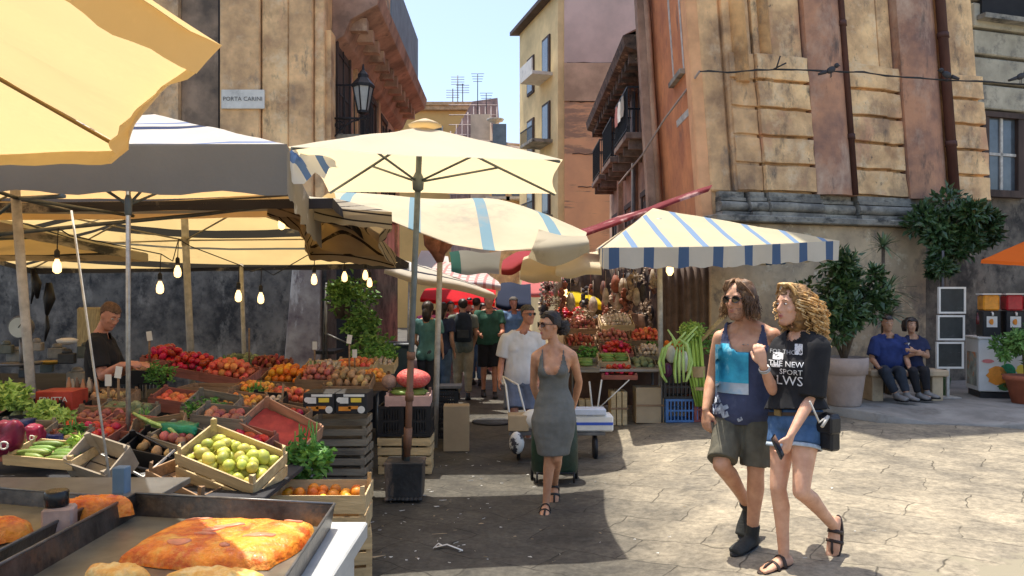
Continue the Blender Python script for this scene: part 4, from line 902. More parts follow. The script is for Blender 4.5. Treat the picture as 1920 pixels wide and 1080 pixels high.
# ---- tables -----------------------------------------------------------------
tb_m = mat('dark_table_cloth', (.03, .03, .035), .8, .4, 4); galv = mat('scuffed_steel', (.16, .16, .16), .45, .35, 5, metal=.5)
def table(label, x0, x1, y0, y1, z, m, skirt=.0, leg=.02, top=.03, name='market_table', tiltz=0, gzf=None, skm=None):
    root = thing(name, label, 'table', ((x0 + x1) / 2, (y0 + y1) / 2, 0 if gzf is None else gzf)); o = root.location
    b = MB(o); b.box(((x0 + x1) / 2, (y0 + y1) / 2, z - top / 2), (x1 - x0, y1 - y0, top)); b.build('tabletop', m, root, bevel=.004)
    for x in (x0 + .06, x1 - .06):
        for y in (y0 + .06, y1 - .06): b = MB(o); b.tube([(x, y, o.z), (x, y, z - top - .002)], leg, 8); b.build('leg', galv, root)
    if skirt:
        b = MB(o); n = 40
        b.sheet([[V(x0 + (x1 - x0) * i / n, y0 - .012 + .012 * math.sin(i * 1.7) * k / 3, z - .002 - skirt * k / 3) for i in range(n + 1)] for k in range(4)]); b.build('skirt', skm or tb_m, root, normals=False)
    return root
table('dark produce table with a steel front rail behind the food trays', -3.7, -1.36, 4.25, 5.5, .64, tb_m, .40)
b = MB(V(-2.4, 4.2, .7)); b.tube([(-3.8, 4.18, .70), (-1.9, 4.16, .64)], .018, 8); b.tube([(-3.8, 4.2, .60), (-1.4, 4.17, .55)], .014, 8); b.box((-2.9, 4.20, .62), (1.5, .03, .07))
tag(b.build('steel_rail', galv), 'scuffed steel rail along the front of the dark produce table', 'rail')
table('second dark produce table in front of the vendor', -4.9, -2.05, 5.55, 6.15, .66, tb_m, .4)
table('long dark table carrying the peach and tomato crates', -4.3, -1.55, 7.4, 9.3, .66, tb_m, .5)
table('dark counter full of clutter at the left edge', -5.6, -3.9, 6.4, 8.4, .92, tb_m, .8)
table('third produce table by the stairs', -2.4, -1.35, 9.4, 10.6, .66, tb_m, .5)

GL = 'crates in the left stalls'
# pear crate, tilted
loc = P(436, 895, 4.6); rt = (R(24), R(17), R(-14)); CRt = crate('tilted pale wooden crate full of green pears', loc, rt, .53, .33, .19, 2)
heap('pear', MX(loc, rt), .50, .29, .12, 'green pear in the tilted pale crate', 'green pears', layers=2, jitter=.7, cat='pear')
loc2 = P(360, 915, 4.5); crate('shallow brown crate on its side propping up the pear crate', loc2, (R(8), R(16), R(-22)), .42, .3, .09, 1, w_brown)
# stack of two at the front right, orange crate
s0 = P(592, 1060, 4.85); s0.z = .003
crate('empty pale crate at the bottom of the near stack, by the street', (s0.x + .05, s0.y + .02, .003), (0, 0, R(12)), .58, .40, .27, 3)
crate('pale crate of lemons and oranges on top of the near stack', (s0.x + .03, s0.y, .30), (0, R(1), R(4)), .60, .42, .25, 2, posth=.05)
mx = MX((s0.x + .03, s0.y, .30), (0, R(1), R(4)))
heap('orange', mx @ Matrix.Translation((0, .09, 0)), .52, .2, .19, 'orange in the back half of the lemon crate', 'oranges in the front crate', layers=1)
heap('lemon', mx @ Matrix.Translation((.10, -.11, 0)), .26, .14, .18, 'yellow lemon at the front of the near stacked crate', 'lemons in the front crate', layers=1)
heap('apricot', mx @ Matrix.Translation((-.12, -.09, 0)), .24, .16, .15, 'small pale apricot at the left of the near stacked crate', 'apricots in the front crate', layers=1)
greens('chard_bunch', 'dark green chard spilling between the pear crate and the slatted stack', P(572, 862, 5.2), .17, 420, .07, leaf_green, stalks=9)
# red-lined tilted crate
loc = P(525, 818, 5.6); rt = (R(30), R(24), R(-12)); crate('empty reddish lined crate lying tilted behind the pears', loc, rt, .50, .32, .13, 1, mat('pinkish_crate_wood', (.50, .28, .17), .85, .25, 7, stretch=(.4, 3, 3)), posth=.02)
b = MB(loc); mt = MX(loc, rt); b.sheet([[mt @ V(-.23 + .46 * i / 12, -.14 + .28 * j / 6, .05 + .025 * noise.noise(V(i * .6, j * .6, 3))) for i in range(13)] for j in range(7)])
tag(b.build('crate_liner', mat('red_paper', (.50, .07, .05), .8, .3, 8)), 'crumpled red paper inside the tilted empty crate', 'paper')
def sack(name, label, c, r, sc_, m, cat='bag', amp=.18):
    b = MB(c); b.ball(c, r, 22, 16, sc_)
    if amp > .3:
        for v in b.bm.verts:
            d = v.co - Vector(c); q_ = [d[i] / (r * sc_[i]) for i in range(3)]; q_ = [(abs(x) ** .62) * (1 if x > 0 else -1) for x in q_]; v.co = Vector(c) + V(*[q_[i] * r * sc_[i] * (.82 + .10 * noise.noise(V(q_[0] * 3, q_[1] * 3, q_[2] * 3 + r * 50))) for i in range(3)])
    for v in b.bm.verts: v.co += (v.co - Vector(c)) * (amp * noise.noise(v.co * (2.2 / r) * .5))
    return tag(b.build(name, m), label, cat)
greenp = mat('shiny_green_plastic', (.01, .20, .09), .35, .5, 8, bump=.4, bscale=22)
sack('plastic_bag', 'shiny green plastic bag lying behind the crates', P(345, 803, 5.1), .105, (1.25, .8, .5), greenp, 'bag', .6)
sack('plastic_bag', 'small shiny green bag beside the tilted reddish crate', P(572, 846, 5.4), .07, (1.3, .8, .7), greenp)
# brown slatted stack with printed cartons
bx_ = P(640, 885, 6.6)
for k in range(3):
    crate('greyish slatted crate, %s of the stack under the printed cartons' % ('bottom', 'middle', 'top')[k], (bx_.x, 6.62, .003 + .245 * k), (0, 0, R((1, -2, 2)[k])), .47, .34, .235, 3, w_grey, posth=0, gap=.03)
cart_blk = mat('black_carton', (.02, .02, .022), .6, .2, 8); or_m = mat('orange_print', (.75, .27, .03), .6, .2, 10); ye_m = mat('yellow_print', (.78, .56, .06), .6, .1); wh_m = mat('white_print', (.74, .72, .66), .6, .08)
for k, px in enumerate((606, 665)):
    c = P(px, 752, 6.45); ct = thing('printed_carton', ('left', 'right')[k] + ' black fruit carton printed with an orange and white picture', 'carton', c, 0, 'printed cartons')
    b = MB(c); b.box(c, (.255, .30, .17)); b.build('box', cart_blk, ct, bevel=.004)
    y = c.y - .153; 
    def flat(x0, x1, z0, z1, m_, nm='print'): b = MB(c); b.bb(c.x + x0, c.x + x1, y - .002, y, c.z + z0, c.z + z1); b.build(nm, m_, ct)
    flat(-.09, -.02, .0, .05, wh_m); flat(-.10, .0, -.06, -.025, or_m); flat(.0, .085, .01, .045, ye_m); flat(-.02, .06, -.045, -.02, or_m); flat(-.06, .11, .055, .075, wh_m)
    for (x, z, r_) in ((-.095, .03, .022), (.085, -.05, .03)):
        b = MB(c); b.rings([[V(c.x + x + r_ * math.cos(a * PI / 8), yy, c.z + z + r_ * math.sin(a * PI / 8)) for a in range(16)] for yy in (y, y - .004)]); b.build('print', wh_m, ct)
# netting stack
nx_, ny_ = (757 - CX) * 7.55 / F, 7.75
for k in range(2): crate('pale crate, %s under the black crates by the umbrella base' % ('lowest', 'second')[k], (nx_, ny_, .003 + .185 * k), (0, 0, R(2 - 3 * k)), .52, .34, .175, 2, w_pale, posth=0)
for k in range(2): pcrate('black plastic crate on the left of the pair by the umbrella pole' if k == 0 else 'black plastic crate on the right of the pair by the umbrella pole', (nx_ - .13 + .265 * k, ny_, .376), (0, 0, 0), .255, .34, .30)
crate('pinkish crate of green squash on top of the black crates', (nx_ + .03, ny_ - .02, .68), (R(4), 0, R(2)), .44, .32, .11, 1, mat('pink_crate', (.55, .36, .32), .8, .2, 8), posth=.03)
mx = MX((nx_ + .03, ny_ - .02, .68), (R(4), 0, R(2)))
heap('courgette', mx, .40, .26, .12, 'pale courgette in the pinkish crate', 'courgettes under the red net', layers=1)
sack('net_bag', 'bulging bright red net bag on the squash crate', V(nx_ + .07, ny_, .93), .16, (1.1, .85, .62), mat('red_net', (.45, .02, .03), .6, .5, 60, col2=(.62, .20, .16), bump=.5, bscale=60), amp=.1)
sack('melon', 'brownish round melon left of the red net bag', V(nx_ - .17, ny_ - .03, .90), .075, (1, 1, 1), mat('melon_rind', (.35, .22, .17), .8, .3, 20, bump=.4), 'melon', amp=.03)
b = MB(V(-1.02, 7.9, 0))
for x in (-1.07, -.95):
    b.tube([(x, 7.75, .01), (x, 7.75, .50), (x + .05, 7.95, .72), (x + .02, 8.0, .95)], .012, 6)
b.tube([(-1.07, 7.75, .30), (-.95, 7.75, .30)], .01, 5); b.tube([(-1.07, 7.75, .12), (-.95, 7.75, .12)], .01, 5)
tag(b.build('hand_truck', blackp), 'black tubular hand truck leaning beside the black crates', 'hand truck')
cb2 = P(855, 845, 8.75); b = MB((cb2.x, 8.85, 0)); b.box((cb2.x, 8.85, .26), (.29, .24, .51), Matrix.Rotation(.04, 3, 'Z')); b.box((cb2.x, 8.85, .517), (.285, .10, .004))
tag(b.build('cardboard_box', cardb, None, bevel=.006), 'tall plain cardboard box standing on the street', 'box')
for k in range(3): pcrate('black crate, %s of the dark stack behind the cardboard box' % ('lowest', 'middle', 'topmost')[k], ((838 - CX) * 9.7 / F, 9.7, .003 + .2 * k), (0, 0, R(3 * k)), .28, .34, .19)
b = MB(V(-.82, 9.6, .66)); b.box((-.80, 9.65, .64), (.34, .3, .03)); tag(b.build('tray', galv), 'thin grey metal tray on the dark stack behind the cardboard box', 'tray')

# rows of fruit further back: (px, py, Y, L, W, H, wood, kind, tilt, label, layers)
rows = [
 (365, 700, 7.45, .44, .34, .10, w_red, 'tomato', (14, 9, -6), 'reddish crate of tomatoes, left of the pair over the slatted crate', 2),
 (432, 712, 7.4, .46, .34, .10, w_red, 'peach', (14, 9, -6), 'reddish crate of peaches, right of the pair over the slatted crate', 2),
 (482, 744, 7.15, .42, .30, .09, w_brown, 'apricot', (16, 9, -5), 'shallow crate of apricots at the left of the peach row', 1),
 (545, 758, 7.05, .40, .30, .10, w_brown, 'peach', (16, 7, -5), 'shallow crate of peaches next to the printed cartons', 1),
 (540, 722, 7.9, .50, .36, .10, w_brown, 'orange', (14, 4, 0), 'crate heaped with oranges in the middle of the fruit rows', 2),
 (600, 722, 7.8, .40, .36, .12, w_brown, 'onion', (14, 2, 0), 'crate heaped with reddish onions', 2),
 (655, 730, 7.7, .46, .36, .10, w_brown, 'potato', (14, 0, 0), 'crate of small yellow potatoes above the printed cartons', 2),
 (700, 724, 8.2, .34, .34, .10, w_brown, 'apricot', (12, 0, 3), 'crate of apricots left of the umbrella pole', 2),
 (610, 702, 8.9, .46, .36, .12, w_pale, 'garlic_bulb', (12, 0, 0), 'pale crate of garlic in the back row', 1),
 (668, 698, 9.0, .46, .36, .12, w_pale, 'peach', (12, 0, 0), 'pale crate of peaches in the back row', 1),
 (715, 694, 9.3, .36, .34, .12, w_pale, 'garlic_bulb', (12, 0, 0), 'pale crate of garlic by the umbrella pole in the back row', 1),
 (505, 700, 8.8, .46, .36, .12, w_red, 'dried_tomato', (12, 0, 0), 'reddish crate of dried tomatoes in the back row', 2),
 (455, 690, 8.9, .46, .36, .10, w_grey, 'artichoke', (12, 0, 0), 'greyish crate of artichokes in the back row', 1),
 (312, 688, 7.6, .36, .34, .12, w_red, 'red_pepper', (10, 6, 0), 'crate of bright red peppers behind the vendor hand', 2),
 (270, 715, 7.4, .42, .34, .14, blackp, 'potato', (6, 0, 0), 'black crate of muddy potatoes beside the vendor', 1),
]
for (px, py, Y, L, W, H, wd, kind, tl, lb, ly) in rows:
    loc = P(px, py, Y); rt = tuple(R(a) for a in tl); crate(lb, loc, rt, L, W, H, 1, wd, posth=.02)
    heap(kind, MX(loc, rt), L - .05, W - .05, H * .75, kind.replace('_', ' ') + ' in the ' + ' '.join(lb.split()[:6]).replace(',', ''), plural(kind) + ' in the fruit rows', layers=ly, dome=.05)
loc = P(388, 775, 6.9); crate('brown slatted crate under the tomato crates', (loc.x, 7.0, .68), (0, 0, R(-3)), .46, .34, .27, 3, w_brown, posth=0, gap=.03)
loc = P(388, 775, 6.9); crate('brown slatted crate hidden low behind the pears', (loc.x + .1, 6.95, .42), (0, 0, R(2)), .46, .34, .25, 3, w_brown, posth=0, gap=.03)
# near left rows
near = [
 (100, 862, 4.6, .42, .28, .07, w_pale, 'courgette', (10, 4, -4), 'shallow pale tray of courgettes at the left front'),
 (200, 885, 4.62, .30, .22, .19, mat('stencilled_grey_wood', (.40, .34, .26), .85, .2, 7), None, (42, 14, -12), 'greyish crate tipped forward with black stencilled letters'),
 (262, 872, 4.9, .34, .26, .11, blackp, None, (32, 22, -14), 'black crate with pale rims tipped behind the front pole'),
 (165, 822, 5.2, .44, .3, .08, w_red, 'tomato', (12, 4, -4), 'shallow red crate of tomatoes, left of the slanting rope'),
 (245, 812, 5.35, .40, .3, .08, w_red, 'dried_tomato', (12, 6, -4), 'shallow red crate of dried tomatoes right of the slanting rope'),
 (150, 792, 5.7, .44, .3, .08, w_red, 'dried_tomato', (12, 2, 2), 'shallow red crate in the second row at the left'),
 (235, 785, 5.8, .40, .3, .08, w_grey, 'artichoke', (12, 4, 2), 'greyish crate of artichokes in front of the vendor'),
 (300, 858, 5.0, .34, .28, .12, blackp, 'potato', (20, 12, 0), 'black crate of dark potatoes left of the pears'),
 (420, 800, 5.6, .38, .28, .12, w_grey, 'onion', (10, 6, 0), 'greyish crate of red onions behind the pears'),
 (40, 822, 5.0, .34, .28, .08, w_grey, 'courgette', (10, 2, 8), 'greyish crate of courgettes under the lettuces'),
 (480, 790, 6.1, .34, .28, .10, blackp, 'onion', (10, 0, 0), 'small black crate of onions in the dark gap'),
]
for (px, py, Y, L, W, H, wd, kind, tl, lb) in near:
    loc = P(px, py, Y); rt = tuple(R(a) for a in tl); crate(lb, loc, rt, L, W, H, 1, wd, posth=.02)
    if kind: heap(kind, MX(loc, rt), L - .05, W - .05, H * .7, kind.replace('_', ' ') + ' in the ' + ' '.join(lb.split()[:7]).replace(',', ''), plural(kind) + ' at the left front', layers=1)
fill = [
 (30, 850, 4.9, .40, .28, .10, w_red, 'onion', (14, 4, 6), 'red crate of onions under the navy bag'), (110, 838, 5.05, .36, .26, .10, w_grey, 'potato', (14, 2, -8), 'greyish crate of potatoes beside the small red bag'),
 (60, 792, 5.55, .36, .26, .10, blackp, 'artichoke', (10, -4, 4), 'black crate of artichokes beneath the lettuces'), (185, 800, 5.5, .36, .26, .10, w_brown, 'onion', (14, 3, 5), 'brown crate of onions behind the tomato crate'),
 (300, 822, 5.2, .34, .26, .10, w_brown, 'courgette', (20, -8, 14), 'brown crate of courgettes left of the green bag'), (335, 838, 5.05, .30, .24, .10, w_grey, 'onion', (16, 10, -20), 'small grey crate of onions under the green bag'),
 (400, 772, 6.1, .38, .28, .10, w_grey, None, (24, 8, -10), 'empty grey crate tilted below the slatted brown crate'), (455, 765, 6.3, .34, .26, .09, w_brown, 'apricot', (14, 6, -6), 'brown crate of apricots under the orange heap'),
 (540, 790, 6.2, .30, .24, .09, w_brown, 'tomato', (14, 10, -12), 'small crate of tomatoes behind the tilted reddish crate'), (470, 838, 5.4, .30, .24, .09, w_red, 'red_pepper', (18, 10, -20), 'small crate of red peppers right behind the pears'),
 (130, 768, 6.0, .40, .28, .10, blackp, None, (10, 2, 0), 'empty black crate behind the printed red box'), (15, 772, 6.0, .40, .28, .12, w_red, 'tomato', (10, 0, 0), 'red crate of tomatoes at the left edge behind the lettuces'),
 (205, 760, 6.1, .36, .28, .10, w_brown, 'potato', (10, 2, 0), 'brown crate of potatoes in front of the vendor'), (330, 765, 6.4, .34, .28, .12, w_red, 'peach', (12, 8, 0), 'red crate of peaches left of the slatted brown crate'),
 (500, 765, 6.6, .30, .26, .10, blackp, 'garlic_bulb', (12, 4, 0), 'black crate of garlic in the dark gap under the peaches')]
for (px, py, Y, L, W, H, wd, kind, tl, lb) in fill:
    loc = P(px, py, Y); rt = tuple(R(a) for a in tl); crate(lb, loc, rt, L, W, H, 1, wd, posth=.02)
    if kind: heap(kind, MX(loc, rt), L - .05, W - .05, H * .7, kind.replace('_', ' ') + ' in the ' + ' '.join(lb.split()[:8]).replace(',', ''), plural(kind) + ' at the left front', layers=1)
loc = P(200, 885, 4.62); rt = tuple(R(a) for a in (42, 14, -12)); mt = MX(loc, rt)
put_text('CASALE', .062, mt @ plane_mx(V(0, -.114, .05), (1, 0, 0), (0, 0, 1)), staple, None, 'stencilled_letters', loc, bold=.002)
o_ = bpy.data.objects['stencilled_letters']; root_ = [o for o in COL.objects if o.get('label', '').startswith('greyish crate tipped forward')][0]
bpy.context.view_layer.update(); o_.parent = root_; o_.matrix_parent_inverse = root_.matrix_world.inverted()
# white rims on the black tipped crate
loc = P(262, 872, 4.9); rt = tuple(R(a) for a in (32, 22, -14)); mt = MX(loc, rt); b = MB(loc)
b.bar(mt @ V(-.17, -.13, .125), mt @ V(.17, -.13, .125), .012, .012); b.bar(mt @ V(.17, -.13, .125), mt @ V(.17, .13, .125), .012, .012)
rim = b.build('rim', wh_m); root_ = [o for o in COL.objects if o.get('label', '').startswith('black crate with pale rims')][0]
bpy.context.view_layer.update(); rim.parent = root_; rim.matrix_parent_inverse = root_.matrix_world.inverted() @ Matrix.Translation(Vector((0, 0, 0)))
bags = [(14, 822, 4.5, .095, (1.0, .6, 1.15), (.17, .008, .035), 'large dark red shiny bag with a white ring at the left edge', 1), (66, 812, 4.75, .06, (1, .8, 1), (.26, .01, .05), 'small dark red bag with a white ring next to the big one', 1), (95, 822, 4.9, .06, (1.6, .8, .6), (.02, .03, .14), 'crumpled dark blue bag beside the red ones', 0), (38, 793, 4.95, .07, (1.3, .8, .5), (.03, .04, .12), 'navy and white folded bag above the red ones', 0)]
for (px, py, Y, r_, sc_, col_, lb, ring) in bags:
    c = P(px, py, Y); o = sack('shiny_bag', lb, c, r_, sc_, mat('bag_%d_%d' % (px, py), col_, .38, .5, 7, bump=.3, bscale=25), 'bag', .55)
    if ring:
        b = MB(c); rr_ = r_ * .22; cc = c + V(r_ * .25, -r_ * sc_[1] - .012, -r_ * .3); pts = [cc + V(rr_ * math.cos(a * PI / 8), .004 * math.sin(a), rr_ * math.sin(a * PI / 8)) for a in range(17)]; b.tube(pts, r_ * .06, 5); b.build('white_ring', wh_m, o)
    elif px == 38:
        b = MB(c); b.sheet([[c + V(-.05 + .1 * i / 5, -.062 + .008 * math.sin(i), .01 - .035 * j) for i in range(6)] for j in range(3)]); b.build('white_panel', wh_m, o, solid=.003)
for k, (px, py, Y, r_, lb) in enumerate(((8, 742, 5.6, .11, 'pale green lettuce head at the left edge'), (32, 748, 5.5, .09, 'pale lettuce head second from the left edge'), (88, 778, 5.4, .10, 'frizzy endive head beneath the printed red box'), (112, 790, 5.3, .08, 'small endive head right of the frizzy one'), (150, 838, 4.7, .07, 'yellowish lettuce at the right end of the pale tray'))):
    greens('lettuce', lb, P(px, py, Y), r_, 260, .06, lettuce_m, 'lettuces at the left', .8)
b = MB(P(285, 800, 5.1))
for k in range(7): b.tube([P(250 + k * 4, 775 + k * 3, 5.3), P(285 + k * 3, 792 + k * 2, 5.15), P(322 + k * 2, 805 + k * 2, 5.0)], [.010, .012, .008], 6)
tag(b.build('leeks', celery_m), 'long pale green leeks lying left of the green bag', 'vegetables')
greens('herb_bunch', 'dark leafy herbs above the green bag', P(385, 775, 5.9), .16, 300, .05, leaf_green)
greens('herb_bunch', 'green herbs behind the red net bag', P(712, 668, 9.4), .20, 380, .06, leaf_green)
greens('herb_bunch', 'dark herbs beside the vendor table', P(300, 700, 7.0), .14, 200, .05, leaf_green)
for k, (px, py, Y, r_, lb) in enumerate(((135, 812, 5.1, .07, 'parsley bunch between the small red bag and the tomatoes'), (262, 795, 5.6, .08, 'parsley bunch above the black crate with pale rims'), (398, 838, 5.0, .07, 'herb sprigs behind the upper rim of the pear crate'), (510, 808, 5.9, .08, 'herb sprigs between the pear crate and the red liner'), (480, 738, 7.0, .08, 'herb sprigs hanging over the apricot crate'), (590, 700, 8.3, .10, 'parsley bunch behind the onion heap'), (425, 690, 8.0, .09, 'parsley bunch behind the tomato crates'), (60, 850, 4.75, .07, 'herb sprigs over the onions under the navy bag'))):
    greens('herb_bunch', lb, P(px, py, Y), r_, 170, .045, leaf_green, stalks=5)
for k, (px, py, Y, a_) in enumerate(((175, 842, 4.9, .3), (390, 812, 5.5, -.4), (640, 742, 7.4, .2), (300, 790, 5.9, .5), (520, 776, 6.5, -.2))):
    c = P(px, py, Y); b = MB(c); b.sheet([[c + Matrix.Rotation(a_, 3, 'Z') @ V(-.09 + .18 * i / 6, -.07 + .14 * j / 4, .03 * noise.noise(V(i * .6, j * .7, k * 3)) + .03 * j / 4) for i in range(7)] for j in range(5)])
    tag(b.build('wrapping_paper', (wh_m, cardb)[k % 2], None, solid=.002), ('crumpled white paper near the stencilled crate', 'brown wrapping paper right behind the pears', 'white paper at the edge of the potato crate', 'brown paper near the green bag', 'white paper in the dark gap by the peaches')[k], 'paper')
# printed red box
c = P(117, 748, 5.8); b = MB(c); b.box(c, (.26, .25, .14), Matrix.Rotation(.06, 3, 'Z')); rb_ = b.build('printed_box', mat('red_brown_print', (.42, .05, .03), .5, .3, 6), None, bevel=.004); tag(rb_, 'red fruit box with pale lettering beside the thick left pole', 'box')
put_text('FRUTTA', .055, plane_mx(c + V(0.007, -.130, .01), (1, .06, 0), (0, 0, 1)), wh_m, rb_, 'lettering', c, bold=.002)
# peppers boxes next to it, bottles
for k in range(7):
    c = P(128 + k * 9 + random.uniform(-3, 3), 722 + 3 * (k % 2), 6.1 + .04 * (k % 3)); b = MB(c); col_ = ((.45, .2, .08), (.5, .42, .3), (.2, .12, .07))[k % 3]
    b.lathe(c, [(.018, -.07), (.02, -.02), (.016, .02), (.008, .045), (.008, .06)], 8); tag(b.build('bottle', mat('jar_col_%d' % (k % 3), col_, .3, .2)), 'small bottle or jar standing in the row before the vendor', 'bottle', 'bottles before the vendor')
# price tags on sticks
tags_ = [(467, 615, 680, 8.7, 0), (590, 640, 690, 8.6, 1), (655, 628, 712, 8.0, 1), (527, 720, 775, 6.4, 0), (203, 705, 770, 6.0, 1), (222, 690, 770, 5.95, 1), (280, 622, 680, 7.4, 1), (665, 655, 700, 8.4, 1)]
for k, (px, y0, y1, Y, card) in enumerate(tags_):
    t = thing('price_stick', ['bare wooden stick standing above the artichokes', 'short stick with a pale card above the garlic', 'tall brown post with a pale card above the potatoes', 'dark stick standing in the peach crate', 'stick with a white card in front of the vendor hip', 'stick with a white card right below the vendor hand', 'stick with a small card near the red peppers', 'short stick with a card left of the umbrella pole'][k], 'price tag', P(px, y1, Y), 0, 'price sticks')
    b = MB(t.location); b.tube([P(px, y1, Y), P(px + (4 if k == 3 else 0), y0, Y)], .010, 5); b.build('stick', w_brown, t)
    if card: b = MB(t.location); b.box(P(px, y0 + 8, Y - .015), (.05, .006, .09), Matrix.Rotation(.15 * (k % 3 - 1), 3, 'Y')); b.build('card', wh_m, t)
# hanging scale and clutter at far left
sc0 = P(38, 614, 6.6); t = thing('dial_scale', 'round pale dial scale standing at the left edge', 'scale', sc0)
b = MB(sc0); b.rings([[sc0 + V(r_ * math.cos(a * PI / 12), yy, r_ * math.sin(a * PI / 12)) for a in range(24)] for r_, yy in ((.085, .06), (.10, .04), (.10, -.01), (.092, -.02))]); b.build('dial_case', galv, t)
b = MB(sc0); b.rings([[sc0 + V(r_ * math.cos(a * PI / 12), yy, r_ * math.sin(a * PI / 12)) for a in range(24)] for r_, yy in ((.085, -.021), (.084, -.024))]); b.build('dial_face', mat('dial_face', (.45, .50, .47), .4, .1), t)
b = MB(sc0); b.bar(sc0 + V(0, -.028, 0), sc0 + V(.04, -.028, .05), .008, .004); b.build('needle', blackp, t)
b = MB(sc0); b.tube([sc0 + V(0, .02, -.1), sc0 + V(0, .02, -.35)], .02, 6); b.lathe(sc0 + V(0, .0, -.40), [(.03, .1), (.16, .08), (.17, .1)], 16); b.build('stand', galv, t)
c = P(126, 640, 7); b = MB(c); b.lathe(c, [(.03, -.03), (.08, -.01), (.09, .015), (.05, .03)], 14); tag(b.build('white_bowl', wh_m), 'white upturned bowl on the dark counter', 'bowl')
c = P(95, 681, 6.9); b = MB(c); b.lathe(c, [(.05, -.01), (.11, .01), (.12, .02)], 16); tag(b.build('yellow_dish', mat('yellow_dish', (.5, .32, .05), .5, .2)), 'shallow yellow dish on the dark counter', 'dish')
for k in range(9):
    c = P(12 + k * 19, (655, 668, 700, 650, 690, 662, 672, 708, 660)[k], 6.9 + .12 * (k % 3)); b = MB(c); s_ = random.uniform(.07, .13)
    b.box(c, (s_ * 1.4, s_, s_), Matrix.Rotation(random.uniform(-.4, .4), 3, 'Z')); b.lathe(c + V(0, 0, s_ / 2), [(s_ * .5, 0), (s_ * .42, .03), (s_ * .2, .04)], 9)
    tag(b.build('tin', mat('tin_%d' % (k % 4), ((.10, .12, .11), (.20, .20, .18), (.03, .035, .04), (.26, .24, .2))[k % 4], .5, .4, 8), None, bevel=.006), 'dark lidded tin in the clutter on the left counter', 'tin', 'tins on the left counter')
b = MB(P(92, 560, 8.2)); 
for (a, c_, r_) in (((62, 505), (70, 560), .05), ((92, 530), (88, 590), .06), ((88, 590), (84, 640), .025), ((62, 520), (58, 570), .02)): b.tube([P(*a, 8.2), P((a[0] + c_[0]) / 2 + 3, (a[1] + c_[1]) / 2, 8.2), P(*c_, 8.2)], [r_ * .5, r_, r_ * .3], 7)
tag(b.build('hanging_cloth', blackp), 'black rags hanging from the left umbrella frame', 'cloth')
c = P(168, 615, 7.8); b = MB(c); b.box(c, (.22, .1, .42)); tag(b.build('straw_panel', mat('straw_beige', (.42, .34, .18), .9, .3, 12, stretch=(8, 8, 1)), None, bevel=.02), 'beige straw panel standing behind the vendor', 'panel')
# dark low shelf and crates behind, against the wall
for k in range(9):
    c = V(-6.6 + k * .5, 11.9 + .2 * (k % 2), .003); pcrate('dark plastic crate in the row along the grey wall', (c.x, c.y, c.z), (0, 0, R(random.uniform(-9, 9))), .46, .34, .3 + .1 * (k % 3), blackp, 'crates along the grey wall')
# pale stained buttress on the grey wall
b = MB(V(-3.6, 13.8, 0)); b.prism([(xp(520, 13.6), 13.93, 0), (xp(596, 13.6), 13.93, 0), (xp(596, 13.6), 13.93, 2.7), (xp(545, 13.6), 13.93, 2.7)], (0, -.12, 0))
o = b.build('buttress', mat('stained_pale_plaster', (.40, .33, .26), .9, .3, 2, col2=(.17, .12, .11), bump=.3, stain=((.62, .54, .45), 1.7, .54, .62, (1.6, 1, .5))), None, bevel=.02); tag(o, 'pale stained plaster buttress on the grey wall', 'wall')
# stair rails with plants
st = thing('stair_rail', 'black metal stair rails beside the hanging plants', 'railing', P(640, 650, 11.6))
b = MB(st.location)
for (a, c_) in (((612, 530), (606, 670)), ((668, 590), (664, 680)), ((612, 566), (668, 592)), ((608, 624), (664, 650)), ((612, 566), (612, 690))): b.tube([P(*a, 11.6), P(*c_, 11.6)], .016, 6)
b.build('rail', galv, st)
b = MB(st.location)
for k in range(4): b.box(V((612 + k * 14 - CX) * 12 / F, 12.2, .3 + .2 * (3 - k)), (.3, .7, .05))
b.build('step', iron, st)
b = MB(V(-2.75, 13.5, 0)); b.bb(-3.02, -2.72, 13.3, 13.9, 0, 2.6); tag(b.build('dark_doorway', dark_void), 'dark recessed doorway beside the pale buttress', 'door')
fern = mat('hanging_plant_leaf', (.14, .28, .07), .6, .45, 8, col2=(.06, .14, .03))
for k, (px, py, Y, r_, lb) in enumerate(((662, 560, 11.3, .36, 'upper leafy green plant by the stairs'), (680, 615, 11.2, .26, 'middle leafy green plant by the stairs'), (700, 662, 10.6, .30, 'low dark green plant next to the bins'), (640, 548, 11.4, .2, 'small plant at the head of the stairs'))):
    t = thing('leafy_plant', lb, 'plant', P(px, py + 30, Y), 0, 'plants by the stairs'); b = MB(t.location); leafmesh(b, P(px, py, Y), 420, r_, .10, .7); b.build('leaves', fern, t, normals=False)
    b = MB(t.location); b.lathe(P(px, py + 34, Y), [(.09, -.12), (.13, .08), (.14, .09)], 12); b.build('pot', mat('dark_pot', (.12, .09, .07), .8, .2), t)
# bins in the back
for k, (px, Y) in enumerate(((712, 11.6), (745, 11.9))):
    x = (px - CX) * Y / F; t = thing('rubbish_bin', ('left', 'right')[k] + ' dark blue-grey wheeled bin behind the herbs', 'bin', (x, Y, 0), 0, 'rubbish bins')
    b = MB(t.location); b.box((x, Y, .52), (.42, .45, .95), taper=1.12); b.build('body', mat('bin_plastic', (.05, .08, .10), .5, .2), t, bevel=.02)
    b = MB(t.location); b.box((x, Y, 1.03), (.50, .54, .06)); b.bar((x - .2, Y + .27, 1.03), (x + .2, Y + .27, 1.03), .03, .03); b.build('lid', mat('bin_lid', (.04, .06, .08), .45, .2), t, bevel=.015)

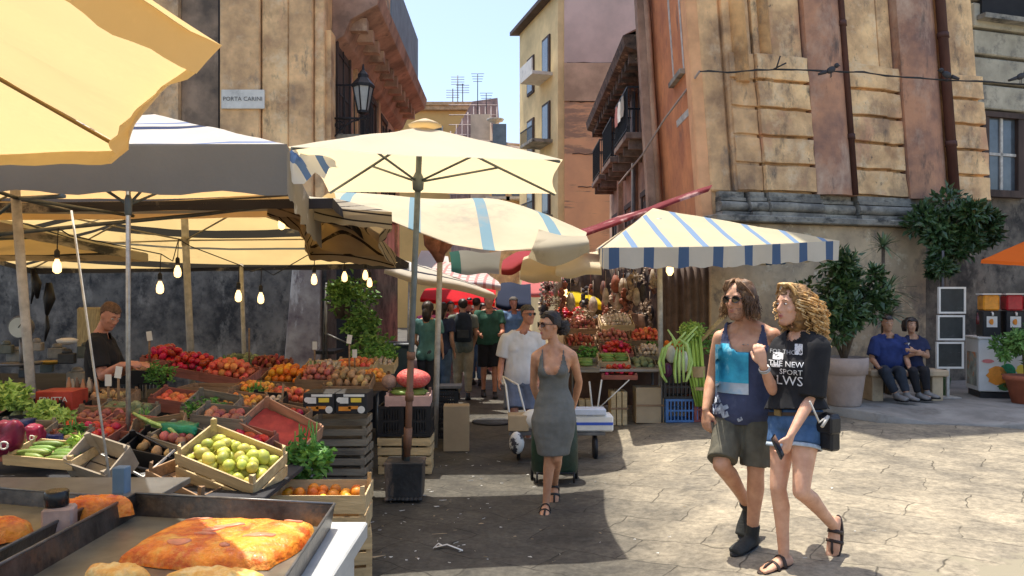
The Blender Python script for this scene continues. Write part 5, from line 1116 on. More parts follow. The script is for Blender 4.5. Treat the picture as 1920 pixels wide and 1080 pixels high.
# ---- foreground food stand ---------------------------------------------------
tray_m = mat('blackened_tray_steel', (.085, .075, .065), .38, .5, 9, bump=.12, metal=.55, col2=(.03, .027, .025), stain=((.20, .13, .08), 5, .55, .7, (1, 1, 1)))
tray_in = mat('greasy_tray_floor', (.22, .21, .17), .3, .3, 6, metal=.5, stain=((.30, .27, .20), 3, .5, .65, (1, 1, 1)))
whitem = mat('white_enamel_metal', (.55, .56, .54), .4, .15, 6, metal=.2)
def tray(label, pts, z, h, fl=.02):
    """pts: rim corners, clockwise from far-left"""
    c = sum((V(*p, 0) for p in pts), V(0, 0, 0)) / 4; root = thing('baking_tray', label, 'tray', (c.x, c.y, z - h)); o = root.location
    inn = [V(*p, 0).lerp(c, .03) for p in pts]
    for i in range(4):
        a, b_ = V(*pts[i], z), V(*pts[(i + 1) % 4], z); ai, bi = inn[i] + V(0, 0, z - h), inn[(i + 1) % 4] + V(0, 0, z - h)
        b = MB(o); b.face([a, b_, bi, ai]); w_ = b.build('wall', tray_m, root, solid=.004)
        b = MB(o); b.tube([a, b_], .0055, 6); b.build('rolled_rim', mat('worn_rim_steel', (.16, .16, .16), .35, .3, 20, metal=.6), root)
    b = MB(o); b.face([p + V(0, 0, z - h + .002) for p in inn]); b.build('floor', tray_in, root)
    return root
tray('large blackened baking tray in the foreground holding the orange pizza slab', [(-1.50, 3.08), (-.67, 2.92), (-.60, 1.55), (-1.49, 1.62)], .955, .085)
tray('smaller dark tray at the left edge with two baked rolls', [(-2.35, 3.25), (-1.60, 3.05), (-1.58, 1.9), (-2.45, 2.0)], .95, .06)
cnt = thing('food_counter', 'white metal counter under the baking trays', 'counter', (-1.5, 2.4, 0))
b = MB(cnt.location); b.bb(-2.8, -.56, 1.3, 3.0, .80, .865); b.build('worktop', whitem, cnt, bevel=.006)
b = MB(cnt.location); b.bb(-2.75, -.60, 1.36, 2.94, .05, .797); b.build('cabinet', whitem, cnt)
pz = mat('baked_tomato_bread', (.82, .27, .025), .42, .3, 9, bump=.5, bscale=60, col2=(.60, .09, .01), thr=(.4, .6), coat=.25, sss=.1,
    stain=[((.88, .50, .10), 6, .5, .64, (1, 1, 1)), ((.50, .05, .01), 5, .60, .70, (1, 1, 1)), ((.10, .03, .01), 16, .66, .74, (1, 1, 1))])
crust = mat('golden_crust', (.84, .50, .13), .5, .25, 14, bump=.3, bscale=50, col2=(.70, .30, .05), coat=.1, stain=[((.92, .72, .34), 9, .5, .66, (1, 1, 1)), ((.42, .13, .02), 12, .62, .72, (1, 1, 1))])
def slab(mb, c, L, W, H, rot=0, k=.35, seed=0, nx=34, ny=28):
    g = []; cr, sr = math.cos(rot), math.sin(rot)
    for j in range(ny + 1):
        row = []
        for i in range(nx + 1):
            u = -1 + 2 * i / nx; v = -1 + 2 * j / ny
            m_ = max(abs(u), abs(v)); l_ = math.hypot(u, v); f_ = m_ / l_ if l_ > 0 else 1; f_ = 1 - (1 - f_) * k * 2   # squircle
            x, y = u * f_ * L / 2, v * f_ * W / 2; e = 1 - m_ ** 6
            wob = 1 + .06 * noise.noise(V(u * 1.6 + seed, v * 1.6, 0))
            z = H * (max(0, e) ** .45) * (1 + .16 * noise.noise(V(u * 3 + seed, v * 3, 1)) + .07 * noise.noise(V(u * 9 + seed, v * 9, 2)))
            row.append(Vector(c) + V((x * cr - y * sr) * wob, (x * sr + y * cr) * wob, z))
        g.append(row)
    mb.sheet(g)
pc = V(-.995, 2.665, .874)
b = MB(pc); slab(b, pc, .57, .46, .056, R(-6), .20, 3, 70, 60); ps = b.build('pizza_slab', pz, None, normals=False); tag(ps, 'large orange tomato-topped focaccia slab in the front tray', 'pizza')
ham = mat('onion_slice', (.72, .26, .14), .45, .25, 20, coat=.2)
bpy.context.view_layer.update(); tr_ = bvhtree.BVHTree.FromObject(ps, bpy.context.evaluated_depsgraph_get())
for (dx, dy, a, rx, ry) in ((.14, -.05, .1, .058, .026), (.0, .06, .1, .055, .018), (-.10, -.12, -.1, .042, .026), (-.14, .14, .1, .05, .016), (-.05, -.03, .0, .04, .02), (.06, -.15, -.3, .02, .012), (-.04, .02, .4, .04, .018), (.2, .15, .1, .035, .018)):
    b = MB(pc); rs = []
    for s_, dz in ((1.0, -.002), (.94, .004), (.5, .0055), (.05, .004)):
        rr = []
        for k in range(18):
            x = rx * s_ * math.cos(k * PI / 9); y = ry * s_ * math.sin(k * PI / 9) ; xx, yy = x * math.cos(a) - y * math.sin(a) + dx, x * math.sin(a) + y * math.cos(a) + dy
            h = tr_.ray_cast(V(xx, yy, 1), V(0, 0, -1))[0]; rr.append(pc + V(xx, yy, (h.z if h else .06) + dz))
        rs.append(rr)
    b.rings(rs); b.build('topping_slice', ham, ps)
for k, (x, y, L, W, H, r_, lb) in enumerate(((-1.17, 2.30, .24, .11, .06, -.25, 'plump golden filled roll in front of the pizza, left one'), (-.87, 2.27, .32, .12, .06, -.08, 'plump golden filled roll in front of the pizza, right one'))):
    b = MB(V(x, y, .874)); slab(b, (x, y, .874), L, W, H, r_, .75, k * 5, 30, 18); tag(b.build('filled_roll', crust, None, normals=False), lb, 'bread roll', 'filled rolls')
for k, (x, y, L, W, r_, lb) in enumerate(((-1.60, 2.93, .30, .12, .35, 'orange baked roll in the left tray next to the jar'), (-1.86, 2.62, .42, .15, .42, 'orange baked roll at the very left edge'))):
    b = MB(V(x, y, .90)); slab(b, (x, y, .90), L, W, .075, r_, .6, k * 9 + 2, 36, 22); tag(b.build('baked_roll', pz, None, normals=False), lb, 'bread roll', 'orange rolls')
jc = P(101, 960, 2.75); jc.z = .90; jt = thing('jar', 'squat pale jar with a black lid between the trays', 'jar', jc)
b = MB(jc); b.box(jc + V(.02, 0, .045), (.10, .08, .095), Matrix.Rotation(.3, 3, 'Z')); b.build('body', mat('pinkish_grey_box', (.42, .30, .26), .5, .3, 8), jt, bevel=.008)
b = MB(jc); b.lathe(jc + V(.01, 0, .095), [(.038, 0), (.040, .006), (.040, .048), (.036, .054)], 20); b.build('lid', mat('black_lid', (.012, .012, .014), .25, .1), jt)
b = MB(V(-2.6, 3.45, .80)); b.bb(-3.4, -1.62, 3.2, 3.9, .80, .83); tag(b.build('steel_shelf', mat('brushed_steel_sheet', (.20, .21, .22), .35, .3, 4, metal=.6), None, bevel=.003), 'steel shelf behind the left tray', 'shelf')
c = P(228, 915, 3.6); b = MB(c); b.box(c, (.06, .06, .2)); tag(b.build('blue_carton', mat('pale_blue_carton', (.12, .20, .30), .6, .2), None, bevel=.004), 'small bluish carton at the foot of the slanting rope', 'carton')
# ================================================================ right-hand stall
random.seed(21)
GRs = 'crates on the right stall'
zt = .82
table('folding table of vegetables with white legs, under the striped stall canopy', .78, 2.0, 9.95, 10.75, zt, mat('grey_table_top', (.30, .28, .26), .7, .2, 5), 0, .016, .03, gzf=.08)
table('higher back table of the right stall heaped with garlic and peppers', .75, 2.9, 11.0, 12.2, 1.02, w_brown, .8, .03, .03, gzf=.08, skm=mat('brown_skirt', (.12, .07, .05), .9, .3, 4))
rr_ = [
 (1098, 690, 10.1, .34, .30, .08, w_grey, 'courgette', 'greyish crate of courgettes at the left end of the folding table'),
 (1160, 706, 10.05, .46, .22, .07, w_red, 'tomato', 'shallow crate of tomatoes at the front of the folding table'),
 (1150, 680, 10.35, .42, .30, .08, w_pale, 'courgette', 'pale crate of courgettes in the middle of the folding table'),
 (1205, 690, 10.3, .34, .30, .08, w_grey, 'artichoke', 'greyish crate of artichokes at the right end of the folding table'),
 (1155, 664, 10.65, .44, .30, .08, w_red, 'red_pepper', 'reddish crate of red peppers at the back of the folding table'),
 (1215, 668, 10.65, .36, .30, .08, w_grey, 'garlic_bulb', 'greyish crate of garlic behind the artichokes'),
 (1088, 650, 11.2, .46, .36, .09, w_brown, 'dried_tomato', 'brown crate of dried tomatoes, left on the back table'),
 (1150, 642, 11.2, .46, .36, .09, w_brown, 'onion', 'brown crate of onions in the middle of the back table'),
 (1210, 640, 11.2, .46, .36, .09, w_brown, 'peach', 'brown crate of peaches right on the back table'),
 (1092, 618, 11.75, .50, .40, .10, w_brown, 'onion', 'brown crate of onions at the top left of the back table'),
 (1155, 612, 11.75, .50, .40, .10, w_pale, 'garlic_bulb', 'pale crate of garlic at the top of the back table'),
 (1070, 600, 12.3, .50, .40, .10, w_brown, 'red_pepper', 'brown crate of peppers at the far left of the back table'),
 (1262, 665, 10.9, .34, .34, .10, w_brown, 'orange', 'brown crate of oranges left of the stalk bundle'),
]
for (px, py, Y, L, W, H, wd, kind, lb) in rr_:
    loc = P(px, py, Y); rt = (R(20), 0, R(random.uniform(-4, 4))); crate(lb, loc, rt, L, W, H, 1, wd, GRs, posth=.02)
    heap(kind, MX(loc, rt), L - .05, W - .05, H * .75, kind.replace('_', ' ') + ' in the ' + ' '.join(lb.split()[:8]).replace(',', ''), plural(kind) + ' on the right stall', layers=2 if kind not in ('courgette', 'artichoke') else 1, dome=.05)
for k, (px, py, Y, r_, lb) in enumerate(((1100, 668, 10.6, .16, 'leafy greens at the left of the folding table'), (1165, 652, 11, .12, 'leafy greens behind the red peppers'), (1330, 640, 10.6, .30, 'dark leafy greens behind the stalk bundle'), (1222, 655, 10.9, .12, 'small leafy greens above the artichokes'))):
    greens('herb_bunch', lb, P(px, py, Y), r_, 260, .07, leaf_green)
b = MB(P(1130, 720, 9.9)); b.tube([P(1128, 712, 9.9), P(1118, 782, 9.9)], .012, 6); b.tube([P(1105, 715, 9.9), P(1112, 782, 9.9)], .012, 6); b.tube([P(1118, 770, 9.9), P(1180, 712, 9.9)], .008, 6)
tag(b.build('folding_trestle', wh_m), 'white folding trestle legs under the vegetable table', 'trestle')
for k, (px, py, Y, sz, mm, lb) in enumerate(((1090, 762, 10.3, (.26, .2, .36), w_pale, 'yellowish wooden board box under the left end of the table'), (1158, 788, 10.2, (.22, .3, .44), w_pale, 'pale crate standing on end under the table'), (1215, 790, 10.15, (.36, .3, .46), cardb, 'brown cardboard fruit box with a middle seam under the table'))):
    c = P(px, py, Y); c.z = gz(c.x, c.y) + .003; t = thing('stored_box', lb, 'box', c, 0); b = MB(c)
    n = 3 if k < 2 else 1
    for i in range(n): w_ = sz[0] / n; b.box(c + V(-sz[0] / 2 + w_ * (i + .5), 0, sz[2] / 2), (w_ - (.012 if n > 1 else 0), sz[1], sz[2]))
    b.build('body', mm, t, bevel=.004); b = MB(c)
    b.box(c + V(0, -sz[1] / 2 - .006, sz[2] / 2), (sz[0] + .01, .008, .025)); b.build('band', w_brown, t)
bc = P(1272, 803, 10.1); bc.z = gz(bc.x, bc.y) + .003
pcrate('blue plastic crate on the ground under the black one', bc, (0, 0, R(3)), .42, .34, .30, bluep, GRs)
pcrate('black plastic crate on top of the blue one', bc + V(.01, 0, .303), (0, 0, R(-2)), .46, .36, .30, blackp, GRs)
c = P(1318, 800, 10.1); c.z = gz(c.x, c.y) + .003; pcrate('dark red plastic crate half behind the walking man', c, (0, 0, R(6)), .34, .3, .32, mat('dull_red_plastic', (.24, .06, .05), .5, .2, 6), GRs)
t = thing('long_squashes', 'long pale green snake squashes looped round white cabbages over the black crate', 'vegetables', P(1265, 716, 9.8)); random.seed(6)
for k, pts in enumerate((((1262, 640), (1243, 655), (1236, 680), (1242, 704), (1250, 717)), ((1266, 636), (1250, 650), (1243, 675), (1246, 700)), ((1270, 650), (1266, 675), (1265, 700), (1267, 718)), ((1275, 650), (1273, 680), (1274, 718)), ((1281, 650), (1281, 680), (1282, 716)), ((1278, 640), (1292, 655), (1297, 680), (1291, 704), (1286, 716)), ((1274, 636), (1288, 646), (1293, 672), (1290, 696)))):
    b = MB(t.location); b.tube([P(*p, 9.74 - .012 * k) for p in pts], [.012] + [.021] * (len(pts) - 2) + [.014], 8); b.build('squash', celery_m, t)
for (a_, c_) in (((1270, 645), (1252, 618)), ((1272, 648), (1308, 612)), ((1270, 640), (1286, 622)), ((1276, 655), (1302, 625)), ((1266, 650), (1260, 628))):
    b = MB(t.location); b.tube([P(*a_, 9.7), P(*c_, 9.7)], [.020, .010], 6); b.build('squash_stem', celery_m, t)
for (px, py, r_) in ((1283, 678, .10), (1258, 664, .085)): b = MB(t.location); b.ball(P(px, py, 9.88), r_, 14, 10, (.75, .7, 1.35)); b.build('white_cabbage', mat('white_purple_cabbage', (.66, .66, .56), .5, .2, 8), t)
b = MB(t.location); b.ball(P(1252, 694, 9.85), .085, 12, 9, (.7, .6, 1.1)); b.build('aubergine', mat('aubergine_skin', (.10, .02, .07), .25, .2), t)
t = thing('stalk_bundle', 'tall bundle of bright green stalks tied with a tan band next to the squashes', 'vegetables', P(1312, 765, 10)); random.seed(4); b = MB(t.location)
for k in range(90):
    u = random.uniform(-1, 1); v = random.uniform(-1, 1); Y_ = 10 + .10 * v
    b.tube([P(1298 + 15 * u, 622 + random.uniform(-14, 12), Y_), P(1301 + 16 * u, 655, Y_), P(1306 + 15 * u, 705, Y_), P(1314 + 10 * u, 760 + random.uniform(-6, 3), Y_)], [.006, .011, .010, .009], 5)
b.build('stalk', mat('bright_green_stalks', (.42, .55, .10), .5, .3, 9, col2=(.20, .34, .04), stretch=(2, 2, .3)), t)
for z0_, z1_ in ((686, 706), (724, 730)):
    b = MB(t.location); b.rings([[P(1305 + (z0_ - 686) * .12, zz, 10) + V(.118 * math.cos(k * PI / 8), .125 * math.sin(k * PI / 8), 0) for k in range(16)] for zz in (z0_, (z0_ + z1_) / 2, z1_)], cap=False); b.build('tie_band', mat('tan_tie', (.45, .30, .14), .8, .2, 9), t)
b = MB(t.location); leafmesh(b, P(1296, 622, 10), 420, .15, .055, .8); b.build('leaves', lettuce_m, t, normals=False)
b = MB(P(1325, 610, 9.9)); b.bar(P(1303, 650, 10.3), P(1362, 588, 9.7), .05, .03); tag(b.build('wooden_beam', w_pale), 'pale wooden beam slanting up behind the walking man', 'beam')
b = MB(V(1.7, 13.7, 1.5)); b.sheet([[V(.95 + 2.1 * i / 30, 13.7 + .04 * math.sin(i * 1.3) + .02 * math.sin(i * 2.9), 2.35 - 2.1 * j / 6 - .03 * math.sin(i * .5)) for i in range(31)] for j in range(7)])
tag(b.build('backdrop_cloth', mat('brown_backdrop_cloth', (.10, .065, .045), .95, .5, 3, col2=(.035, .025, .02), stain=((.30, .18, .11), 3, .56, .7, (1, 1, .4))), None, normals=False, solid=.006), 'dark brown cloth hanging behind the right stall', 'cloth')
# hanging goods behind the right stall
random.seed(11)
hg = [mat('hang_%d' % k, c_, .7, .4, 12, col2=tuple(x * .5 for x in c_)) for k, c_ in enumerate(((.30, .10, .06), (.42, .30, .20), (.16, .07, .05), (.45, .36, .27), (.06, .05, .05)))]
for k in range(72):
    Y_ = random.uniform(11.4, 14.6); px = random.uniform(1040, 1235) if Y_ < 13.5 else random.uniform(1000, 1130); py = random.uniform(505, 585); c = P(px, py, Y_); b = MB(c); r_ = random.uniform(.05, .10); kk = random.randrange(3)
    b.tube([c + V(0, 0, .05), c + V(0, 0, .34)], .004, 4)
    if kk == 0:
        for q in range(9): b.ball(c + V(random.uniform(-.4, .4) * r_, random.uniform(-.4, .4) * r_, .06 - q * .04), r_ * .42, 6, 5)
    elif kk == 1: b.lathe(c, [(r_ * .3, .08), (r_ * .7, 0), (r_ * .8, -.12), (r_ * .2, -.2)], 8)
    else: leafmesh(b, c - V(0, 0, .06), 60, r_ * 1.3, .07, 1.3)
    tag(b.build('hanging_goods', hg[random.randrange(5)]), ('string of dried peppers or garlic hanging over the right stall', 'bulging bag hanging over the right stall', 'dry leafy bunch hanging over the right stall')[kk], 'hanging produce', 'goods hanging over the right stall')
for k, (x, y) in enumerate(((2.95, 12.3), (2.55, 12.45))):
    b = MB(V(x, y, 1.2)); b.sheet([[V(x - .22 + .44 * i / 16, y + .03 * math.sin(i * 1.5), 2.3 - 1.9 * j / 5) for i in range(17)] for j in range(6)]); tag(b.build('curtain', mat('brown_curtain', (.13, .09, .07), .9, .3, 5), None, normals=False, solid=.006), ('brown curtain hanging by the corner of the building', 'brown curtain left of the other one behind the stall')[k], 'curtain')
for k, (px, py, Y_) in enumerate(((1058, 545, 12.5), (1062, 560, 12.8), (1256, 505, 9.9))):
    c = P(px, py, Y_); t = thing('hanging_bulb', ('upper bright bulb over the red produce', 'lower bright bulb over the red produce', 'small bulb under the striped valance')[k], 'light bulb', c, 0); b = MB(c); b.lathe(c, [(.018, .06), (.045, .02), (.05, -.03), (.02, -.08)], 10); b.build('bulb', bulb_m, t); b = MB(c); b.tube([c + V(0, 0, .06), c + V(0, 0, .30)], .008, 5); b.build('wire', sock, t)

# ================================================================ pavement corner
terr = mat('pale_terracotta', (.42, .33, .28), .85, .2, 3, bump=.2, bscale=30, stain=((.24, .2, .18), 2.5, .55, .7, (1, 1, .5))); terr2 = mat('red_terracotta', (.40, .12, .06), .8, .2, 4, bump=.2)
dleaf = mat('dark_glossy_leaves', (.055, .11, .035), .38, .5, 6, col2=(.02, .045, .016), spec=.6)
bark = mat('tree_bark', (.12, .09, .06), .9, .3, 12, bump=.4)
def leaves(mb, c, n, rx, ry, rz, size, clumps=14, seed=0):
    rnd = random.Random(seed); cl = []
    for i in range(clumps):
        d = V(rnd.gauss(0, 1), rnd.gauss(0, 1), rnd.gauss(0, 1)).normalized() * rnd.uniform(.25, 1); cl.append((Vector(c) + V(d.x * rx, d.y * ry, d.z * rz), rnd.uniform(.15, .38) * min(rx, rz)))
    for i in range(n):
        cc, r_ = cl[rnd.randrange(clumps)]; d = V(rnd.gauss(0, 1), rnd.gauss(0, 1), rnd.gauss(0, 1)).normalized() * r_ * rnd.uniform(.3, 1.15); p = cc + d
        a = (d.normalized() + V(rnd.gauss(0, .6), rnd.gauss(0, .6), rnd.gauss(0, .6))).normalized(); b_ = a.cross(V(rnd.gauss(0, 1), rnd.gauss(0, 1), rnd.gauss(0, 1))).normalized(); s = size * rnd.uniform(.6, 1.3); nrm = a.cross(b_) * s * .12
        mb.face([p, p + a * s * .35 + b_ * s * .26 + nrm, p + a * s, p + a * s * .35 - b_ * s * .26 + nrm])
    return cl
pb = P(1583, 760, 10.7); pb.z = gz(pb.x, pb.y) + .115
t = thing('potted_shrub', 'tall dark glossy shrub in a big pale terracotta pot behind the curly haired woman', 'plant', pb)
b = MB(pb); b.lathe(pb, [(.20, 0), (.215, .02), (.27, .42), (.275, .44), (.30, .445), (.315, .66), (.29, .67), (.28, .60)], 28); b.build('pot', terr, t)
b = MB(pb); cl = leaves(b, P(1588, 550, 10.8), 4300, .62, .50, .78, .11, 30, 3); b.build('foliage', dleaf, t, normals=False)
b = MB(pb)
for cc, r_ in cl[:12]: b.tube([pb + V(0, 0, .6), (pb + V(0, 0, .9)).lerp(cc, .4), cc], [.025, .016, .006], 6)
b.build('trunk', bark, t)
def yucca(label, c, base, n, L, m_, seed):
    rnd = random.Random(seed); t = thing('yucca', label, 'plant', base); b = MB(base); b.tube([base, c], [.035, .025], 7); b.build('trunk', bark, t); b = MB(base)
    for i in range(n):
        az = rnd.uniform(0, 6.28); el = rnd.uniform(-.5, 1.3); d = V(math.cos(az) * math.cos(el), math.sin(az) * math.cos(el), math.sin(el)); s = d.cross(V(0, 0, 1)).normalized(); l = L * rnd.uniform(.7, 1.1); p0 = Vector(c); pts = []
        for q in range(5): u = q / 4; pts.append((p0 + d * l * u - V(0, 0, .25 * l * u * u), .022 * (1 - u) ** .6 + .001))
        g = [[p - s * w_ for p, w_ in pts], [p + V(0, 0, -.004) for p, w_ in pts], [p + s * w_ for p, w_ in pts]]; b.sheet(g)
    b.build('leaves', m_, t, normals=False)
yleaf = mat('yucca_leaf', (.13, .19, .09), .5, .4, 5, col2=(.05, .09, .04))
yucca('tall thin yucca with a spiky head against the beige plinth', P(1656, 462, 12.0), V(P(1656, 640, 12).x, 12, .27), 34, .34, yleaf, 1)
yucca('spiky yucca right above the seated couple, upper one', P(1664, 545, 11.9), V(P(1664, 640, 11.9).x, 11.9, .27), 50, .42, yleaf, 2)
yucca('pale spiky yucca rosette right behind the seated couple', P(1668, 590, 11.8), V(P(1668, 640, 11.8).x, 11.8, .27), 50, .40, mat('pale_yucca_leaf', (.22, .27, .17), .5, .4, 5), 5)
wb = V(P(1766, 640, 12.9).x, 12.9, .28); t = thing('wall_shrub', 'dark climbing shrub bursting out high on the plinth beside the grey building', 'plant', wb)
b = MB(wb); cl = leaves(b, P(1792, 425, 12.75), 4200, .86, .45, .60, .13, 30, 9); cl += leaves(b, P(1765, 500, 12.8), 1800, .32, .3, .30, .11, 9, 12); b.build('foliage', dleaf, t, normals=False)
b = MB(wb); b.tube([wb, wb + V(.02, 0, 1.4), P(1768, 440, 12.85)], [.05, .045, .03], 7)
for cc, r_ in cl[:14]: b.tube([P(1768, 480, 12.85), P(1768, 440, 12.85).lerp(cc, .5), cc], [.02, .014, .006], 5)
b.build('trunk', bark, t)
b = MB(P(1768, 500, 12.5)); b.tube([P(1768, 470, 12.5), P(1768, 620, 12.5)], .02, 7); tag(b.build('grey_pipe', pipe_m), 'grey pipe in front of the climbing shrub', 'pipe')
# chalkboard stand
cbq = P(1783, 730, 11.5); cbq.z = gz(cbq.x, cbq.y) + .115; t = thing('menu_board', 'tall stand of three dark boards in white frames on the pavement', 'board', cbq)
for k, (y0, y1) in enumerate(((538, 588), (591, 638), (641, 691))):
    a, c_ = P(1759 - k * 2, y1, 11.5), P(1810 - k * 2, y0, 11.5); b = MB(cbq)
    w_ = .028; b.bb(a.x, c_.x, 11.48, 11.52, a.z, a.z + w_); b.bb(a.x, c_.x, 11.48, 11.52, c_.z - w_, c_.z); b.bb(a.x, a.x + w_, 11.48, 11.52, a.z + w_, c_.z - w_); b.bb(c_.x - w_, c_.x, 11.48, 11.52, a.z + w_, c_.z - w_)
    fr = b.build('frame', wh_m, t); b = MB(cbq); b.bb(a.x + w_, c_.x - w_, 11.495, 11.505, a.z + w_, c_.z - w_); b.build('board_panel', mat('dark_board', (.03, .035, .035), .5, .3, 5, stain=((.10, .11, .11), 6, .6, .75, (1, 1, 3))), fr)
b = MB(cbq); lx_ = P(1777, 700, 11.5).x; b.box((lx_, 11.5, (cbq.z + P(0, 691, 11.5).z) / 2), (.04, .03, P(0, 691, 11.5).z - cbq.z)); b.box((lx_, 11.55, cbq.z + .01), (.3, .3, .02)); b.build('stand_leg', pale_frame, t)
c = P(1765, 730, 11.75); c.z = gz(c.x, c.y) + .115; b = MB(c); b.lathe(c, [(.10, 0), (.13, .27), (.135, .28), (.12, .27)], 16); tag(b.build('bucket', mat('green_bucket', (.07, .13, .05), .6, .2)), 'dull green bucket behind the menu board leg', 'bucket')
# bench
bz = P(1640, 750, 11.2); bz.z = gz(bz.x, bz.y) + .115; t = thing('stone_bench', 'low yellowish stone bench the couple sits on', 'bench', bz)
b = MB(bz); b.bb(bz.x - .12, bz.x + 1.0, 11.05, 11.5, bz.z + .36, bz.z + .45); b.build('seat', plinth_m, t, bevel=.015)
for x0 in (-.08, .78): b = MB(bz); b.bb(bz.x + x0, bz.x + x0 + .16, 11.1, 11.45, bz.z, bz.z + .357); b.build('leg', plinth_m, t, bevel=.01)
# drinks cooler
fz = P(1855, 722, 11.4); fz.z = gz(fz.x, fz.y) + .12; t = thing('drinks_cooler', 'white drinks cooler cart with printed fruit pictures under the orange umbrella', 'cooler', fz)
RZ = Matrix.Rotation(R(-14), 3, 'Z')
def fz_(x, y, z): return fz + RZ @ V(x, y, z)
b = MB(fz); b.box(fz_(.22, .3, .49), (.72, .60, .78), RZ); b.build('cabinet', mat('white_cooler', (.62, .63, .61), .35, .08, 3), t, bevel=.012)
b = MB(fz); b.box(fz_(.22, .3, .045), (.66, .54, .08), RZ); b.build('base', blackp, t)
b = MB(fz); b.box(fz_(.22, .3, .895), (.76, .64, .025), RZ); b.build('worktop', wh_m, t)
for (x, z, rx, rz_, m_) in ((.10, .34, .13, .14, or_m), (.32, .26, .16, .12, or_m), (.24, .42, .10, .10, greenp), (.36, .16, .12, .07, mat('red_print', (.6, .06, .02), .5, .2)), (-.02, .55, .08, .03, mat('pink_print', (.6, .2, .2), .5, .2)), (.42, .42, .07, .09, ye_m), (.2, .18, .09, .06, mat('dark_green_print', (.04, .12, .03), .5, .2))):
    b = MB(fz); b.rings([[fz_(x + rx * math.cos(q * PI / 9) * (1 + .15 * math.sin(3 * q)), -.0035 - dz, z + rz_ * math.sin(q * PI / 9)) for q in range(18)] for dz in (0, .003)]); b.build('fruit_print', m_, t)
b = MB(fz); b.box(fz_(-.143, .3, .42), (.004, .42, .5), RZ); b.build('side_print', mat('side_photo', (.30, .34, .30), .4, .6, 5, stain=((.6, .2, .05), 5, .52, .6, (1, 1, 1))), t)
for k, (x, colr) in enumerate(((.05, (.75, .30, .02)), (.36, (.45, .02, .03)), (.66, (.5, .03, .03)))):
    c = fz_(x, .2, .91); t2 = thing('slush_machine', ('slush dispenser with an orange tank on the white cooler', 'slush dispenser with a red tank next to the orange one', 'slush dispenser with a red tank at the picture edge')[k], 'drinks machine', c, 0, None)
    b = MB(c); b.box(c + V(0, 0, .19), (.24, .30, .38), RZ); b.build('housing', blackp, t2, bevel=.01)
    b = MB(c); b.box(c + V(0, 0, .50), (.22, .28, .23), RZ); b.build('tank', mat('slush_%d' % k, colr, .25, .3, 8, coat=.4), t2, bevel=.02)
    b = MB(c); b.box(c + V(0, 0, .63), (.25, .31, .02), RZ); b.build('tank_lid', wh_m, t2)
    b = MB(c); b.box(c + RZ @ V(0, -.154, .22), (.14, .005, .16), RZ); lb_ = b.build('label_card', wh_m, t2)
    b = MB(c); b.ball(c + RZ @ V(0, -.158, .22), .045, 8, 6, (1, .1, 1)); b.build('label_picture', or_m, lb_)
    b = MB(c); b.tube([c + RZ @ V(0, -.15, .36), c + RZ @ V(0, -.19, .35), c + RZ @ V(0, -.19, .31)], .014, 6); b.build('tap', wh_m, t2)
c = P(1833, 604, 11.2); b = MB(c)
b.lathe(c, [(.022, -.03), (.025, .03), (.02, .07), (.009, .10), (.009, .14)], 9); tag(b.build('bottle', mat('dark_syrup', (.10, .02, .02), .2, .2)), 'dark syrup bottle at the left edge of the cooler', 'bottle')
umbrella('market_umbrella', 'bright orange umbrella over the drinks cooler at the right edge', [P(1840, 487, 11.0), P(2050, 500, 10.4), P(2100, 480, 12), P(2040, 455, 13.0), P(1880, 470, 12.6)], P(1990, 425, 11.8), cloth('orange_canvas', (.80, .16, .02), (.95, .2, .03), .35), None, .05, V(P(1990, 600, 11.8).x, 11.8, .27), .025, wh_m, hubz=.3, sag=.01, edge=.02)
rp = P(1910, 752, 10.9); rp.z = gz(rp.x, rp.y) + .12; t = thing('potted_shrub', 'leafy green shrub in a red terracotta pot at the right edge', 'plant', rp)
b = MB(rp + V(0.06, 0, 0)); b.org = rp; b.lathe(rp + V(.1, 0, 0), [(.17, 0), (.25, .32), (.28, .325), (.285, .39), (.25, .39)], 22); b.build('pot', terr2, t)
b = MB(rp); leaves(b, P(1918, 650, 10.9), 1500, .30, .3, .42, .09, 14, 5); b.build('foliage', fern, t, normals=False)
b = MB(rp); b.tube([rp + V(.1, 0, .35), P(1916, 640, 10.9)], [.02, .01], 6); b.build('trunk', bark, t)
# shopping trolley of the woman in the grey dress
tz = G(1040, 905); t = thing('shopping_trolley', 'dark green two-wheeled shopping trolley pulled behind the woman in the grey dress', 'trolley', tz)
b = MB(tz); gr = []
for z, w_, d_ in ((.10, .20, .13), (.14, .22, .15), (.35, .22, .17), (.55, .21, .16), (.68, .19, .14), (.74, .10, .08)):
    gr.append([tz + V(w_ * (abs(math.cos(k * PI / 12)) ** .6) * (1 if math.cos(k * PI / 12) > 0 else -1), d_ * (abs(math.sin(k * PI / 12)) ** .6) * (1 if math.sin(k * PI / 12) > 0 else -1) + .10 * z, z + .01 * noise.noise(V(k, z * 9, 0))) for k in range(24)])
b.rings(gr); b.build('bag', mat('dark_green_nylon', (.012, .035, .022), .45, .4, 5, bump=.3), t)
b = MB(tz)
for x in (-.17, .17): b.tube([tz + V(x, .16, .04), tz + V(x * .9, .22, .7), tz + V(x * .5, .05, .98)], .010, 6); b.tube([tz + V(x, -.14, .03), tz + V(x, -.14, .13)], .010, 6)
b.tube([tz + V(-.17, .16, .10), tz + V(.17, .16, .10)], .008, 5); b.tube([tz + V(-.17, -.14, .12), tz + V(.17, -.14, .12)], .008, 5); b.tube([tz + V(-.085, .05, .98), tz + V(.085, .05, .98)], .014, 6)
b.build('frame', iron, t)
for x in (-.21, .21): b = MB(tz); b.rings([[tz + V(x + dx, .16 + .08 * math.cos(k * PI / 10), .08 + .08 * math.sin(k * PI / 10)) for k in range(20)] for dx in (-.014, .014)]); b.build('wheel', blackp, t)
